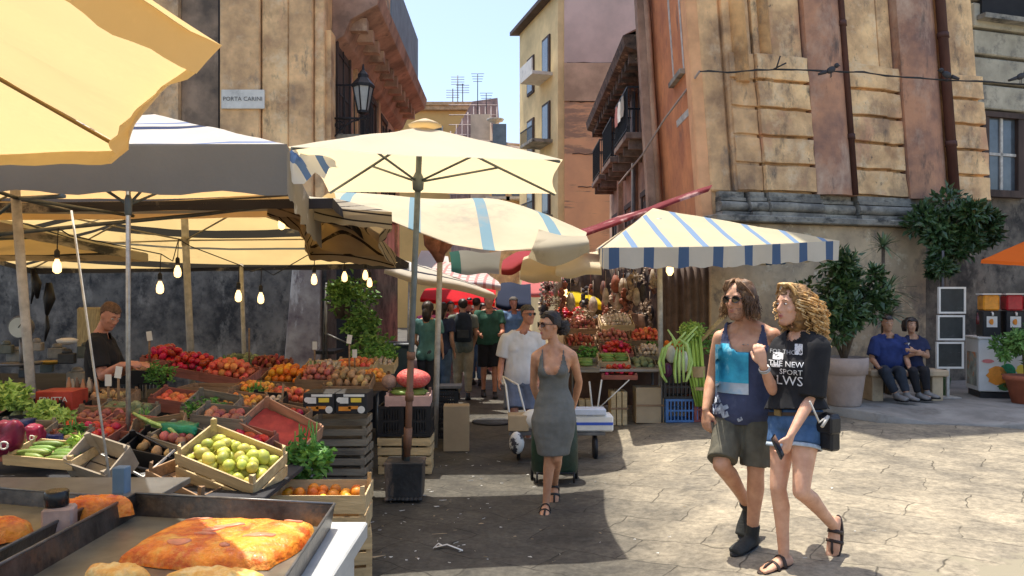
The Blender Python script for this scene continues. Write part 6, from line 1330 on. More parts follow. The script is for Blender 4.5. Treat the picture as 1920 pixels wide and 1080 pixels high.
# hand cart with white and blue parcels pushed by the man in the white t-shirt
hz = V((1045 - CX) * 8.35 / F, 8.35, 0); t = thing('hand_cart', 'low hand cart loaded crosswise behind the woman in the grey dress', 'cart', hz)
b = MB(hz); b.bb(hz.x - .52, hz.x + .50, 8.2, 8.55, .28, .31); b.build('platform', galv, t)
b = MB(hz); b.tube([(hz.x - .5, 8.5, .3), (hz.x - .56, 8.75, .75), (hz.x - .60, 9.05, .82)], .012, 6); b.tube([(hz.x - .3, 8.5, .3), (hz.x - .42, 8.8, .75), (hz.x - .60, 9.05, .82)], .012, 6); b.build('handle', wh_m, t)
for x in (-.42, .40): b = MB(hz); b.rings([[V(hz.x + x + dx, 8.3 + .13 * math.cos(k * PI / 10), .135 + .13 * math.sin(k * PI / 10)) for k in range(20)] for dx in (-.02, .02)]); b.build('wheel', blackp, t); b = MB(hz); b.tube([(hz.x + x, 8.3, .13), (hz.x + x, 8.38, .29)], .012, 6); b.build('fork', galv, t)
blu = mat('blue_parcel_stripe', (.04, .10, .48), .5, .1)
c = V(hz.x + .34, 8.36, .40); b = MB(c); b.box(c, (.50, .28, .17)); o = b.build('parcel', wh_m, None, bevel=.015); tag(o, 'white parcel with a blue stripe on the right end of the hand cart', 'parcel')
b = MB(c); b.box(c + V(0, -.142, .0), (.49, .004, .03)); b.box(c + V(0, 0, .0865), (.06, .27, .004)); b.build('stripe', blu, o)
c = V(hz.x + .42, 8.30, .5045 + .02); b = MB(c); b.box(c - V(.08, 0, 0), (.34, .2, .07)); o = b.build('parcel', mat('pale_blue_wrap', (.55, .60, .68), .5, .1), None, bevel=.01); tag(o, 'small pale flat parcel on top of the striped one', 'parcel')
c = V(hz.x - .42, 8.36, .40); b = MB(c); b.box(c, (.22, .26, .17)); tag(b.build('parcel', cardb, None, bevel=.008), 'brown cardboard parcel at the left end of the hand cart', 'parcel')
c = V(hz.x - .25, 8.3, .44); b = MB(c); b.ball(c, .12, 12, 8, (1.2, .8, .9)); tag(b.build('white_bag', wh_m), 'bulging white bag next to the brown parcel on the cart', 'bag')
b = MB(V(hz.x - .44, 8.2, .1)); b.ball(V(hz.x - .44, 8.1, .22), .10, 10, 8, (.8, .6, 1.2)); tag(b.build('tied_bag', mat('patchy_bag', (.5, .5, .48), .5, .6, 9, col2=(.05, .05, .06), thr=(.48, .52))), 'black and white bag hanging at the front of the cart', 'bag')
# litter on the street
random.seed(5)
for k in range(150):
    px = random.uniform(650, 930) if k < 95 else random.uniform(880, 1700); py = random.uniform(850, 1060); c = G(px, py) + V(0, 0, .012); b = MB(c); s_ = random.uniform(.006, .02) * (1 if k > 3 else 2.2)
    pts = [c + V(s_ * random.uniform(-1, 1) * 1.6, s_ * random.uniform(-1, 1), random.uniform(0, .004)) for _ in range(3)]; pts += [pts[2] + V(s_ * .5, -s_ * .6, .002)]
    try: b.prism([pts[0], pts[1], pts[2]], (0, 0, .003))
    except Exception: pass
    tag(b.build('paper_scrap', wh_m if k % 3 else cardb), 'tiny scrap of paper or leaf littering the paving', 'litter', 'litter on the street')
for k, (a, c_, d) in enumerate((((815, 1030), (838, 1026), (868, 1036)), ((600 + 212, 1032), (822, 1024), (830, 1027)))):
    p0 = G(*a); b = MB(p0); b.sheet([[G(*q) + V(0, s_, .014 + .006 * (i == 1)) for i, q in enumerate((a, c_, d))] for s_ in (-.012, .012)]); tag(b.build('paper_strip', wh_m, None, solid=.002), ('long white paper strip lying on the dark paving', 'short white paper strip next to the long one')[k], 'litter')

c = G(925, 792); t = thing('drain_cover', 'round dark iron drain cover in the sunlit strip of the street', 'drain cover', c)  # iron cover added where an oval of shadow darkens the street
b = MB(c); b.rings([[c + V(r_ * math.cos(k * PI / 16), r_ * math.sin(k * PI / 16), z) for k in range(32)] for r_, z in ((.30, .0), (.30, .018), (.28, .022))]); b.build('cover_rim', iron, t)
b = MB(c)
for k in range(7): b.box(c + V(0, -.21 + .07 * k, .024), (2 * math.sqrt(.27 ** 2 - (-.21 + .07 * k) ** 2), .03, .006))
b.build('grate', galv, t)
# ================================================================ people
UP = V(0, 0, 1)
def skinm(name, col): return mat(name, col, .5, .14, 9, col2=tuple(c * k for c, k in zip(col, (.82, .72, .68))), sss=.12, spec=.35, bump=.05, bscale=120)
def remesh(mb, name, m, parent, voxel, wr=0.0, wsc=(9, 9, 4), keep=None, smooth=4, solid=0.0, org=None, seed=0, xfm=None):
    """grow one continuous surface over the overlapping volumes"""
    org = Vector(org) if org is not None else Vector((0, 0, 0))
    bmesh.ops.recalc_face_normals(mb.bm, faces=mb.bm.faces)
    me = bpy.data.meshes.new('tmp'); mb.bm.to_mesh(me); mb.bm.free(); o = bpy.data.objects.new('tmp', me); COL.objects.link(o)
    md = o.modifiers.new('r', 'REMESH'); md.mode = 'VOXEL'; md.voxel_size = voxel; md.use_smooth_shade = True
    sm = o.modifiers.new('s', 'SMOOTH'); sm.factor = .5; sm.iterations = smooth
    dg = bpy.context.evaluated_depsgraph_get(); me2 = bpy.data.meshes.new_from_object(o.evaluated_get(dg)); bpy.data.objects.remove(o); bpy.data.meshes.remove(me)
    bm = bmesh.new(); bm.from_mesh(me2)
    if keep:
        dl = [v for v in bm.verts if not keep(v.co)]; bmesh.ops.delete(bm, geom=dl, context='VERTS')
    if wr:
        bm.normal_update()
        for v in bm.verts:
            q = V(v.co.x * wsc[0], v.co.y * wsc[1], v.co.z * wsc[2]) + V(seed, 0, 0); w_ = noise.noise(q) + .5 * noise.noise(q * 2.3) + .35 * (1 - abs(noise.noise(q * 1.3 + V(5, 0, 0)))) - .3
            v.co += v.normal * (wr * w_)
    for v in bm.verts: v.co -= org
    for f in bm.faces: f.smooth = True
    bm.to_mesh(me2); bm.free(); me2.name = name; me2.materials.clear(); me2.materials.append(m)
    o = bpy.data.objects.new(name, me2); COL.objects.link(o); o.parent = parent
    if solid: s_ = o.modifiers.new('solid', 'SOLIDIFY'); s_.thickness = solid; s_.offset = -1
    return o
def ell(mb, c, a, b_, ra, rb, rc=None, n=14):
    """ellipsoid-ish ball with axes a,b"""
    a = a.normalized(); b_ = b_.normalized(); c2 = a.cross(b_).normalized(); mb.ball(c, 1, n, 9, (ra, rb, rc or rb), Matrix((a, b_, c2)).transposed())
def oval(c, l, f, w_, fr, bk, n=20):
    r = []
    for k in range(n):
        a = 2 * PI * k / n; s_ = math.sin(a); r.append(c + l * (w_ * math.cos(a)) + f * ((fr if s_ > 0 else bk) * s_))
    return r
def ip(t, xs, ys):
    for i in range(len(xs) - 1):
        if t <= xs[i + 1]: u = (t - xs[i]) / (xs[i + 1] - xs[i]); u = max(0, u); return ys[i] + (ys[i + 1] - ys[i]) * u
    return ys[-1]
def torso(mb, J, infl=0.0, t0=-.10, t1=1.02, fem=False, extra=None):
    s = J['s']; ls = (J['sL'] - J['sR']).normalized(); lh = (J['hL'] - J['hR']).normalized(); S0 = (J['hL'] + J['hR']) / 2; S1 = (J['sL'] + J['sR']) / 2
    up = (S1 - S0).normalized(); T = [-.12, -.04, .05, .18, .38, .55, .72, .86, .96, 1.03]
    if fem: W_ = [.10, .155, .172, .160, .118, .118, .138, .150, .150, .085]; Fr = [.07, .10, .105, .100, .085, .088, .105, .100, .075, .05]; Bk = [.06, .10, .115, .100, .075, .078, .088, .090, .080, .05]
    else: W_ = [.10, .150, .165, .160, .145, .150, .165, .180, .175, .100]; Fr = [.07, .10, .105, .105, .100, .100, .110, .115, .09, .06]; Bk = [.06, .09, .10, .095, .085, .090, .100, .105, .095, .06]
    bl = J.get('belly', 0); rs = []; N = 16
    for i in range(N + 1):
        t = t0 + (t1 - t0) * i / N; l = lh.lerp(ls, min(1, max(0, t * 1.2))).normalized(); f = l.cross(up).normalized(); c = S0.lerp(S1, t)
        bx = bl * math.exp(-((t - .35) / .28) ** 2); e = extra(t) if extra else 0
        rs.append(oval(c, l, f, (ip(t, T, W_)) * s * J.get('wd', 1) + infl + bx * .6 + e, ip(t, T, Fr) * s + infl + bx + e, ip(t, T, Bk) * s + infl + e))
    mb.rings(rs)
    l = ls; f = l.cross(up).normalized(); N_ = J['neck']; nr = J.get('nr', .054) * s
    if t0 < .1:
        for k in (-1, 1): ell(mb, S0.lerp(S1, -.02) + l * (.075 * s * k) - f * .07 * s, l, up, .075 * s + infl, .085 * s + infl, .065 * s + infl)
    if t1 < .9: return
    mb.tube([N_ - (N_ - S1) * .05, N_.lerp(S1, .6), S1.lerp(S0, .12)], [nr * 1.15 + infl, .066 * s + infl, .085 * s + infl], 12)
    for k, S in ((1, 'L'), (-1, 'R')): mb.tube([N_ + (J['head'] - N_) * .12, N_.lerp(J['s' + S], .5) + UP * .012 * s, J['s' + S]], [nr * .85 + infl, .045 * s + infl, .047 * s + infl], 10)
    for k in (-1, 1):
        ell(mb, S1.lerp(S0, .05) + l * (.085 * s * k) - f * .0, l, f, .085 * s + infl, .07 * s + infl, .06 * s + infl)     # shoulders caps
        if fem: ell(mb, S0.lerp(S1, .74) + l * (.062 * s * k) + f * .075 * s, l, f, .058 * s + infl, .052 * s + infl)
        else: ell(mb, S0.lerp(S1, .80) + l * (.075 * s * k) + f * .065 * s, l, f, .075 * s + infl, .045 * s + infl)
def limb(mb, pts, rad, infl=0.0, n=14, cap=True):
    P_, R_ = [], []
    for i in range(len(pts) - 1):
        for k in range(4): u = k / 4; P_.append(pts[i].lerp(pts[i + 1], u)); R_.append(rad[i] + (rad[i + 1] - rad[i]) * u + infl)
    P_.append(pts[-1]); R_.append(rad[-1] + infl); mb.tube(P_, R_, n)
    mb.ball(pts[0], rad[0] + infl, 12, 8)
    if cap: mb.ball(pts[-1], rad[-1] + infl, 12, 8)
def arm(mb, J, S, infl=0, upto=2.0):
    s = J['s'] * J.get('armk', 1); a, e, w_ = J['s' + S], J['e' + S], J['w' + S]
    if upto >= 1:
        limb(mb, [a, a.lerp(e, .35), a.lerp(e, .8), e], [.052 * s, .050 * s, .041 * s, .038 * s], infl)
        q = 1 if upto >= 2 else upto - 1
        if q > 0: limb(mb, [e, e.lerp(w_, .28 * q), e.lerp(w_, .7 * q), e.lerp(w_, q)], [.038 * s, .042 * s, .033 * s, .026 * s if q == 1 else .034 * s], infl, cap=(q == 1))
    else: limb(mb, [a, a.lerp(e, upto * .5), a.lerp(e, upto)], [.055 * s, .056 * s, .058 * s], infl, cap=False)
def leg(mb, J, S, infl=0, upto=2.0, fl=0.0):
    s = J['s'] * J.get('legk', 1); h, k, a = J['h' + S], J['k' + S], J['a' + S]; back = -((J['hL'] - J['hR']).normalized().cross(UP))
    if upto >= 1:
        limb(mb, [h, h.lerp(k, .3), h.lerp(k, .72), k], [.086 * s, .083 * s, .062 * s + fl, .053 * s + fl], infl)
        q = 1 if upto >= 2 else upto - 1
        if q > 0:
            bk = (-((a - k).normalized().cross((J['hL'] - J['hR']).normalized()))); bk = bk if bk.dot(back) > 0 else -bk
            limb(mb, [k, k.lerp(a, .28 * q) + bk * .016 * s, k.lerp(a, .62 * q) + bk * .008 * s, k.lerp(a, q)], [.052 * s, .055 * s, .042 * s, .035 * s], infl, cap=(infl < .01))
    else: limb(mb, [h, h.lerp(k, upto * .5), h.lerp(k, upto)], [.088 * s, .086 * s, .080 * s + fl], infl, cap=False)
def footax(J, S):
    T = J['t' + S].normalized(); l = (J['hL'] - J['hR']).normalized(); sh = (J['k' + S] - J['a' + S]).normalized(); U = (sh - T * sh.dot(T)).normalized(); return T, U, U.cross(T).normalized()
def foot(mb, J, S, infl=0, toes=True):
    s = J['s'] * .98; A = J['a' + S]; T, U, X = footax(J, S); rs = []
    for d, w_, h, z in ((-.062, .012, .012, -.045), (-.055, .026, .030, -.043), (-.02, .033, .040, -.038), (.03, .034, .038, -.036), (.08, .040, .028, -.047), (.12, .045, .022, -.053), (.15, .044, .017, -.057), (.165 if toes else .19, .038, .012, -.062)):
        c = A + T * d * s + U * z * s; rs.append([c + X * ((w_ * s + infl) * math.cos(q * PI / 8)) + U * ((h * s + infl) * math.sin(q * PI / 8)) for q in range(16)])
    mb.rings(rs)
    if toes:
        sg = 1 if S == 'L' else -1
        for i, (x, l_, r_) in enumerate(((-.030, .205, .013), (-.012, .203, .0095), (.004, .197, .009), (.018, .188, .0085), (.031, .176, .008))):
            x *= -sg if False else (1 if S == 'R' else -1) * -1
            mb.tube([A + T * .13 * s + X * x * s + U * -.058 * s, A + T * (l_ - .02) * s + X * x * 1.05 * s - U * .058 * s, A + T * l_ * s + X * x * 1.05 * s - U * .063 * s], [r_ * s, r_ * s, r_ * .8 * s], 8)
def hand(mb, W_, D, N, s=1.0, curl=.35, S='L', thumb=.8, cl=None):
    """D along the fingers, N out of the back of the hand"""
    D = D.normalized(); N = (N - D * N.dot(D)).normalized(); X = D.cross(N).normalized() * (1 if S == 'L' else -1)   # towards the thumb
    rs = []
    for d, w_, h in ((-.005, .026, .021), (.02, .032, .018), (.05, .040, .0155), (.078, .042, .014), (.092, .038, .010)):
        c = W_ + D * d * s; rs.append([c + X * (w_ * s * math.cos(q * PI / 7)) + N * (h * s * math.sin(q * PI / 7)) for q in range(14)])
    mb.rings(rs)
    for i, (x, L_, r_) in enumerate(((.030, .073, .0088), (.010, .080, .0092), (-.010, .074, .0088), (-.029, .060, .0078))):
        c = (cl[i] if cl else curl * (1 + .15 * i)); p = W_ + D * .084 * s + X * x * s; ang = .25 * c; pts = [p - D * .01 * s]; d0 = D + X * x * 1.6; d0.normalize()
        for sg, ln in enumerate((.44, .31, .25)):
            pts.append(pts[-1] + (d0 * math.cos(ang) - N * math.sin(ang)) * ln * L_ * s * 1.08); ang += c * (1.0, .9, .7)[sg]
        mb.tube(pts, [r_ * s * 1.05, r_ * s, r_ * s * .92, r_ * s * .78], 9); mb.ball(pts[-1], r_ * s * .8, 8, 6)
    b_ = W_ + D * .022 * s + X * .026 * s; p1 = b_ + (D * .55 + X * .75 * thumb - N * .25).normalized() * .036 * s; p2 = p1 + (D * .85 + X * .35 * thumb - N * .25 * (1 + curl)).normalized() * .028 * s; p3 = p2 + (D * .95 + X * .05 - N * .4 * curl).normalized() * .022 * s
    mb.tube([b_, p1, p2, p3], [.014 * s, .0115 * s, .010 * s, .008 * s], 9); mb.ball(p3, .008 * s, 8, 6)
def headax(J):
    F_ = J['F'].normalized(); U = J.get('U', UP); U = (U - F_ * U.dot(F_)).normalized(); return F_, U.cross(F_).normalized() * 1.0, U     # F, left, up
def head(mb, J, detail=True):
    F_, Lf, U = headax(J); C = J['head']; s = J['s'] * J.get('hk', 1.0); n = 22; rs = []
    for z, cf, rw, rf in ((-.121, .060, .014, .012), (-.112, .052, .032, .028), (-.092, .036, .046, .046), (-.068, .022, .055, .062), (-.040, .010, .062, .076), (-.008, .001, .069, .087), (.022, -.005, .074, .093), (.052, -.009, .075, .094), (.080, -.012, .067, .084), (.102, -.014, .050, .064), (.116, -.014, .026, .034)):
        rs.append([C + U * z * s + F_ * (cf + rf * math.sin(q * 2 * PI / n)) * s + Lf * (rw * math.cos(q * 2 * PI / n) * (1 - .10 * max(0, math.sin(q * 2 * PI / n)) ** 3)) * s for q in range(n)])
    mb.rings(rs)
    H = lambda f, l, u: C + (F_ * f + Lf * l + U * u) * s
    mb.tube([H(.080, 0, .022), H(.094, 0, .002), H(.108, 0, -.024)], [.008 * s, .0095 * s, .012 * s], 8); mb.ball(H(.102, 0, -.027), .0135 * s, 10, 7)
    for k in (-1, 1):
        mb.ball(H(.094, .010 * k, -.031), .0085 * s, 8, 6)
        ell(mb, H(-.004, .075 * k, -.004), F_, U, .018 * s, .030 * s, .008 * s)
        if detail: mb.tube([H(.083, .012 * k, .030), H(.082, .030 * k, .034), H(.066, .050 * k, .026)], [.008 * s, .009 * s, .006 * s], 7); ell(mb, H(.055, .040 * k, -.022), Lf, U, .020 * s, .022 * s)
    if detail:
        ell(mb, H(.083, 0, -.056), Lf, U, .024 * s, .0075 * s, .011 * s); ell(mb, H(.081, 0, -.067), Lf, U, .020 * s, .008 * s, .011 * s); ell(mb, H(.072, 0, -.098), Lf, U, .022 * s, .018 * s, .016 * s)
    N_ = J['neck']; nr = J.get('nr', .054) * s
    mb.tube([H(-.018, 0, -.03), H(-.016, 0, -.085), N_.lerp(H(-.02, 0, -.08), .35), N_], [nr * .98, nr * .94, nr, nr * 1.22], 14)
    for k, S in ((1, 'L'), (-1, 'R')): mb.tube([N_.lerp(H(-.02, 0, -.08), .2), N_.lerp(J['s' + S], .5) + U * .012 * s, J['s' + S]], [nr * .85, .045 * s, .045 * s], 10)
def HL(J):
    F_, Lf, U = headax(J); C = J['head']; s = J['s'] * J.get('hk', 1.0); return lambda f, l, u: C + (F_ * f + Lf * l + U * u) * s
def body(J, root, skin, voxel=.007, hands=True, toes=False, detail=True, fem=False, feet=True, fingers=None):
    mb = MB(); torso(mb, J, -.006, fem=fem); head(mb, J, detail)
    for S in 'LR':
        arm(mb, J, S); leg(mb, J, S)
        if feet: foot(mb, J, S, toes=toes)
        D = J.get('d' + S); D = D if D is not None else (J['w' + S] - J['e' + S]); hn = J.get('n' + S); hn = hn if hn is not None else ((J['sL'] - J['sR']).normalized() * (1 if S == 'L' else -1))
        if hands: hand(mb, J['w' + S] + D.normalized() * .008, D, hn, J['s'] * .98, J.get('c' + S, .35), S, cl=J.get('cl' + S))
    return remesh(mb, 'body', skin, root, voxel, org=root.location)
def shoe(J, root, S, m, sole=None, collar=.03, name='shoe', vox=.007):
    mb = MB(); foot(mb, J, S, .007, False); T, U, X = footax(J, S); A = J['a' + S]; s = J['s']; mb.tube([A - U * .03 * s, A + U * collar], [.042 * s, .043 * s], 12)
    o = remesh(mb, name, m, root, vox, org=root.location)
    mb = MB(root.location); rs = []
    for k in range(20):
        a = k * PI / 10; rs.append((A + T * (.065 + .145 * math.cos(a)) * s + X * (.050 * math.sin(a) * (1 + .12 * math.cos(a))) * s - U * .088 * s))
    mb.prism(rs, U * .020); mb.build('sole', sole or blackp, o, bevel=.003); return o
def sandal(J, root, S, m):
    T, U, X = footax(J, S); A = J['a' + S]; s = J['s']; mb = MB(root.location); rs = []
    for k in range(22): a = k * PI / 11; rs.append(A + T * (.072 + .145 * math.cos(a)) * s + X * (.047 * math.sin(a) * (1 + .16 * math.cos(a))) * s - U * .083 * s)
    mb.prism(rs, U * .018); o = mb.build('sandal', m, root, bevel=.003); mb = MB(root.location)
    def strap(d, w_, h, wd): 
        g = [[A + T * (d + e) * s + X * (w_ * math.cos(q * PI / 10)) * s + U * (-.070 + (h) * math.sin(q * PI / 10)) * s for q in range(11)] for e in (-wd, wd)]; mb.sheet(g)
    strap(.035, .046, .075, .012); strap(.095, .053, .048, .010); mb.tube([A + T * .095 * s - U * .022 * s, A + T * .15 * s - U * .035 * s, A + T * .172 * s - U * .055 * s], .006, 6)
    mb.build('strap', m, o, normals=False, solid=.004); return o
def glasses(J, root, m, lens=None, sq=.022, wid=.033):
    H = HL(J); mb = MB(root.location); s = J['s']; F_, Lf, U = headax(J)
    for k in (-1, 1):
        c = H(.099, wid * k, .010); mb.rings([[c + F_ * dz + (Lf * (.024 * math.cos(q * PI / 8)) + U * (sq * math.sin(q * PI / 8))) * s - F_ * (.014 * abs(math.cos(q * PI / 8)) * (1 if math.cos(q * PI / 8) * k > 0 else .2)) for q in range(16)] for dz in (-.002, .003)])
    g = mb.build('sunglasses', lens or mat('dark_lens', (.012, .010, .010), .12, .1, spec=.8), root); mb = MB(root.location)
    for k in (-1, 1): mb.tube([H(.088, (wid + .022) * k, .014), H(.05, .074 * k, .014), H(-.01, .083 * k, .010)], .0028, 5)
    mb.tube([H(.104, -.010, .014), H(.106, 0, .017), H(.104, .010, .014)], .003, 5); mb.build('glasses_frame', m, g); return g
def lips(J, root, m):
    H = HL(J); F_, Lf, U = headax(J); s = J['s']; mb = MB(root.location); ell(mb, H(.0885, 0, -.056), Lf, U, .019 * s, .005 * s, .008 * s); ell(mb, H(.0865, 0, -.0655), Lf, U, .017 * s, .0058 * s, .008 * s); return mb.build('lips', m, root)
def eyes(J, root):
    H = HL(J); F_, Lf, U = headax(J); s = J['s']
    for k in (-1, 1):
        mb = MB(root.location); ell(mb, H(.080, .031 * k, .012), Lf, U, .013 * s, .0055 * s, .008 * s); e = mb.build('eye', mat('eye_white', (.6, .57, .53), .3, .05), root)
        mb = MB(root.location); ell(mb, H(.0865, .032 * k, .012), Lf, U, .005 * s, .0048 * s, .003 * s); mb.build('iris', mat('iris_dark', (.03, .02, .015), .2, .1), e)
        mb = MB(root.location); mb.tube([H(.093, .014 * k, .034), H(.092, .030 * k, .039), H(.080, .047 * k, .034)], [.002, .003, .0015], 5); mb.build('eyebrow', mat('eyebrow_brown', (.08, .05, .03), .8, .2), root)
def shell(bodyo, root, name, m, pred, off, nz=0.0, nsc=60):
    """close-fitting piece (short hair, stubble) grown from the body surface"""
    bm = bmesh.new(); bm.from_mesh(bodyo.data); bm.normal_update(); o = root.location
    dl = [v for v in bm.verts if not pred(v.co + o)]; bmesh.ops.delete(bm, geom=dl, context='VERTS')
    for v in bm.verts: v.co += v.normal * (off * (1 + nz * noise.noise(v.co * nsc)))
    me = bpy.data.meshes.new(name); bm.to_mesh(me); bm.free(); me.materials.append(m); ob = bpy.data.objects.new(name, me); COL.objects.link(ob); ob.parent = root
    s_ = ob.modifiers.new('solid', 'SOLIDIFY'); s_.thickness = off; s_.offset = -1; return ob
def short_hair(bodyo, J, root, m, off=.010, back=-.045, line=.052):
    F_, Lf, U = headax(J); C = J['head']; s = J['s']
    def pr(p):
        d = p - C; f, l, u = d.dot(F_) / s, d.dot(Lf) / s, d.dot(U) / s
        if u < -.09 or d.length > .16 * s: return False
        if abs(l) > .077 and u < .03: return False
        return u > line + max(0, -f) * 0 if f > .02 else (u > ip(-f, [-.02, .02, .06, .1], [line, .0, back, back - .03]))
    return shell(bodyo, root, 'hair', m, pr, off, .8, 55)
def project(root, target, C, right, up, w_, h, m, name, nx=14, ny=14, off=.004, bend=None):
    right = right.normalized(); up = up.normalized(); n = right.cross(up).normalized(); dg = bpy.context.evaluated_depsgraph_get(); bpy.context.view_layer.update(); tr = bvhtree.BVHTree.FromObject(target, dg)
    o = root.location; mb = MB(o); g = []
    for j in range(ny + 1):
        row = []
        for i in range(nx + 1):
            p = C + right * (w_ * (i / nx - .5)) + up * (h * (j / ny - .5)); hit = tr.ray_cast(p + n * .6 - o, -n)[0]
            row.append((hit + o + n * off) if hit is not None else p)
        g.append(row)
    mb.sheet(g); return mb.build(name, m, target, normals=False)
def project_text(root, target, s_, size, C, right, up, m, off=.004, bold=0, name='lettering'):
    right = right.normalized(); up = up.normalized(); n = right.cross(up).normalized(); dg = bpy.context.evaluated_depsgraph_get(); bpy.context.view_layer.update(); tr = bvhtree.BVHTree.FromObject(target, dg); me = text_mesh(s_, size); o = root.location
    bm = bmesh.new(); bm.from_mesh(me); bmesh.ops.triangulate(bm, faces=bm.faces); bmesh.ops.subdivide_edges(bm, edges=bm.edges, cuts=1, use_grid_fill=True)
    for v in bm.verts:
        p = C + right * v.co.x + up * v.co.y; hit = tr.ray_cast(p + n * .6 - o, -n)[0]; v.co = (hit + n * off) if hit is not None else p - o
    bm.to_mesh(me); bm.free(); me.materials.clear(); me.materials.append(m); ob = bpy.data.objects.new(name, me); COL.objects.link(ob); ob.parent = target; return ob
def person(label, loc, group=None):
    return thing('person', label, 'person', loc, 0, group)

# ------------------------------------------------ man in the tank top
sk_tan = skinm('sun_tanned_skin', (.60, .33, .20)); sk_fair = skinm('fair_warm_skin', (.66, .38, .25)); sk_red = skinm('ruddy_skin', (.56, .27, .18)); sk_brown = skinm('olive_skin', (.48, .28, .18))
def j1(Y0): return lambda px, py, dy=0.0: P(px, py, Y0 + dy)
q = j1(5.05)
J1 = dict(s=1.06, head=q(1386, 562, 0), F=V(-.74, -.66, -.08), U=V(-.08, -.1, 1), neck=q(1400, 611, .03), sR=q(1352, 634, .10), sL=q(1449, 630, -.06), eR=q(1336, 708, .16), wR=q(1324, 768, .04), dR=V(-.05, -.2, -1), nR=V(-.8, -.5, 0), cR=.55,
    eL=q(1466, 712, .18), wL=q(1462, 770, .02), hR=q(1371, 775, .06), hL=q(1416, 777, -.04), kR=q(1352, 872, -.12), aR=q(1403, 948, .20), tR=V(-.45, -.30, -.80), kL=q(1417, 885, -.08), aL=q(1410, 1003, .02), tL=V(-.72, -.65, -.04), armk=1.0, legk=.96)
man1 = person('tall long haired man in sunglasses, a navy tank top with turquoise print and olive shorts', G(1395, 1028))
bo1 = body(J1, man1, sk_tan, .0065)
def gar(J, root, name, m, vox, parts, infl, keep=None, wr=.006, fem=False, solid=.003, wsc=(9, 9, 4), seed=0, t0=-.10, t1=1.0, extra=None, more=None, smooth=3):
    mb = MB()
    if 'torso' in parts: torso(mb, J, infl, t0, t1, fem, extra)
    for k, v in parts.items():
        if k[0] == 'a': arm(mb, J, k[1], v[1], v[0])
        if k[0] == 'l': leg(mb, J, k[1], v[1], v[0], v[2] if len(v) > 2 else 0)
    if more: more(mb)
    return remesh(mb, name, m, root, vox, wr, wsc, keep, smooth, solid, root.location, seed)
def axes(J):
    l = (J['sL'] - J['sR']).normalized(); S1 = (J['sL'] + J['sR']) / 2; S0 = (J['hL'] + J['hR']) / 2; u = (S1 - S0).normalized(); return l, l.cross(u).normalized(), u, S0, S1
def tank_keep(J, dep=.16, wid=.085, arm_=.135, top=.05):
    l, f, u, S0, S1 = axes(J); s = J['s']
    def k(p):
        d = p - S1; x, y, z = d.dot(l) / s, d.dot(f) / s, d.dot(u) / s
        if z > top + .035: return False
        if y > -.02 and z > -dep + (x / wid) ** 4 * dep * .95 and abs(x) < wid * 1.12: return False      # scooped neck
        if y <= -.02 and z > -.03 and abs(x) < wid * .8: return False
        if z > -.20 and abs(x) > arm_ - .02 * (z + .10) / .1 * (1 if z > -.1 else 0) + (.03 if z < -.14 else 0): return False   # armholes
        return True
    return k
navy = mat('navy_cotton', (.055, .065, .12), .9, .25, 6, bump=.1, bscale=60, stain=((.12, .14, .2), 4, .55, .8, (1, 1, 1)))
tk = gar(J1, man1, 'tank_top', navy, .008, {'torso': 1}, .016, tank_keep(J1, .085, .088, .158), .008, t0=-.13, extra=lambda t: .022 * max(0, 1 - t * 1.6), wsc=(8, 8, 5))
turq = mat('turquoise_print', (.06, .42, .55), .85, .3, 7, col2=(.03, .25, .38), stain=[((.30, .62, .68), 9, .55, .62, (1, 1, .35)), ((.02, .22, .30), 12, .6, .66, (1, 1, .5))])
rg = V(.93, -.12, 0); c1 = q(1376, 677, -.14)
rgt = (V(1, -.05, 0) + V(0, .18, 0)).normalized(); rgt = V(.97, -.24, 0)
project(man1, tk, c1 + V(-.012, 0, -.02), rgt, UP, .205, .25, turq, 'turquoise_print', off=.007)
project(man1, tk, c1 + V(-.012, 0, -.172), rgt, UP, .205, .085, mat('pale_print', (.50, .54, .56), .9, .15, 9, stain=((.35, .5, .6), 6, .5, .6, (1, 1, 1))), 'pale_print', off=.006)
for (dx, dz, r_) in ((-.105, -.28, .035), (-.09, -.335, .045), (-.045, -.31, .02), (-.05, -.36, .028), (.04, -.375, .02)):
    project(man1, tk, c1 + V(dx, 0, dz), V(.8, -.2, .5), V(-.4, 0, .9), r_ * 1.6, r_ * 1.2, mat('flower_print', (.45, .50, .58), .9, .3, 30, stain=((.06, .07, .14), 30, .52, .58, (1, 1, 1))), 'flower_print', 5, 5, off=.006)
olive = mat('olive_cotton', (.115, .105, .075), .9, .25, 8, bump=.15, bscale=50)
gar(J1, man1, 'shorts', olive, .009, {'torso': 1, 'lL': (.90, .010, .010), 'lR': (.92, .010, .010)}, .012, None, .013, t0=-.10, t1=.14, wsc=(11, 11, 7), seed=4)
shm = mat('dark_suede_boot', (.030, .032, .030), .8, .3, 20, bump=.2)
shoe(J1, man1, 'L', shm, collar=.075, name='boot'); shoe(J1, man1, 'R', shm, collar=.06, name='boot')
glasses(J1, man1, iron); lips(J1, man1, mat('male_lips', (.45, .18, .13), .5, .1))
F_, Lf, U_ = headax(J1)
def beard_pred(p, J=J1, F_=F_, Lf=Lf, U_=U_):
    d = p - J['head']; s = J['s']; f, l, u = d.dot(F_) / s, d.dot(Lf) / s, d.dot(U_) / s
    if d.length > .15: return False
    return (f > .015 and -.135 < u < -.040 and not (abs(l) < .026 and -.074 < u < -.046) and (u < -.042 - .2 * (0 if abs(l) < .03 else 0)) and (abs(l) > .028 or u < -.072 or u > -.052)) and not (u > -.052 and f > .096)
shell(bo1, man1, 'stubble', mat('brown_stubble', (.42, .22, .13), .9, .3, 90, bump=.3), beard_pred, .0022, .5, 200)
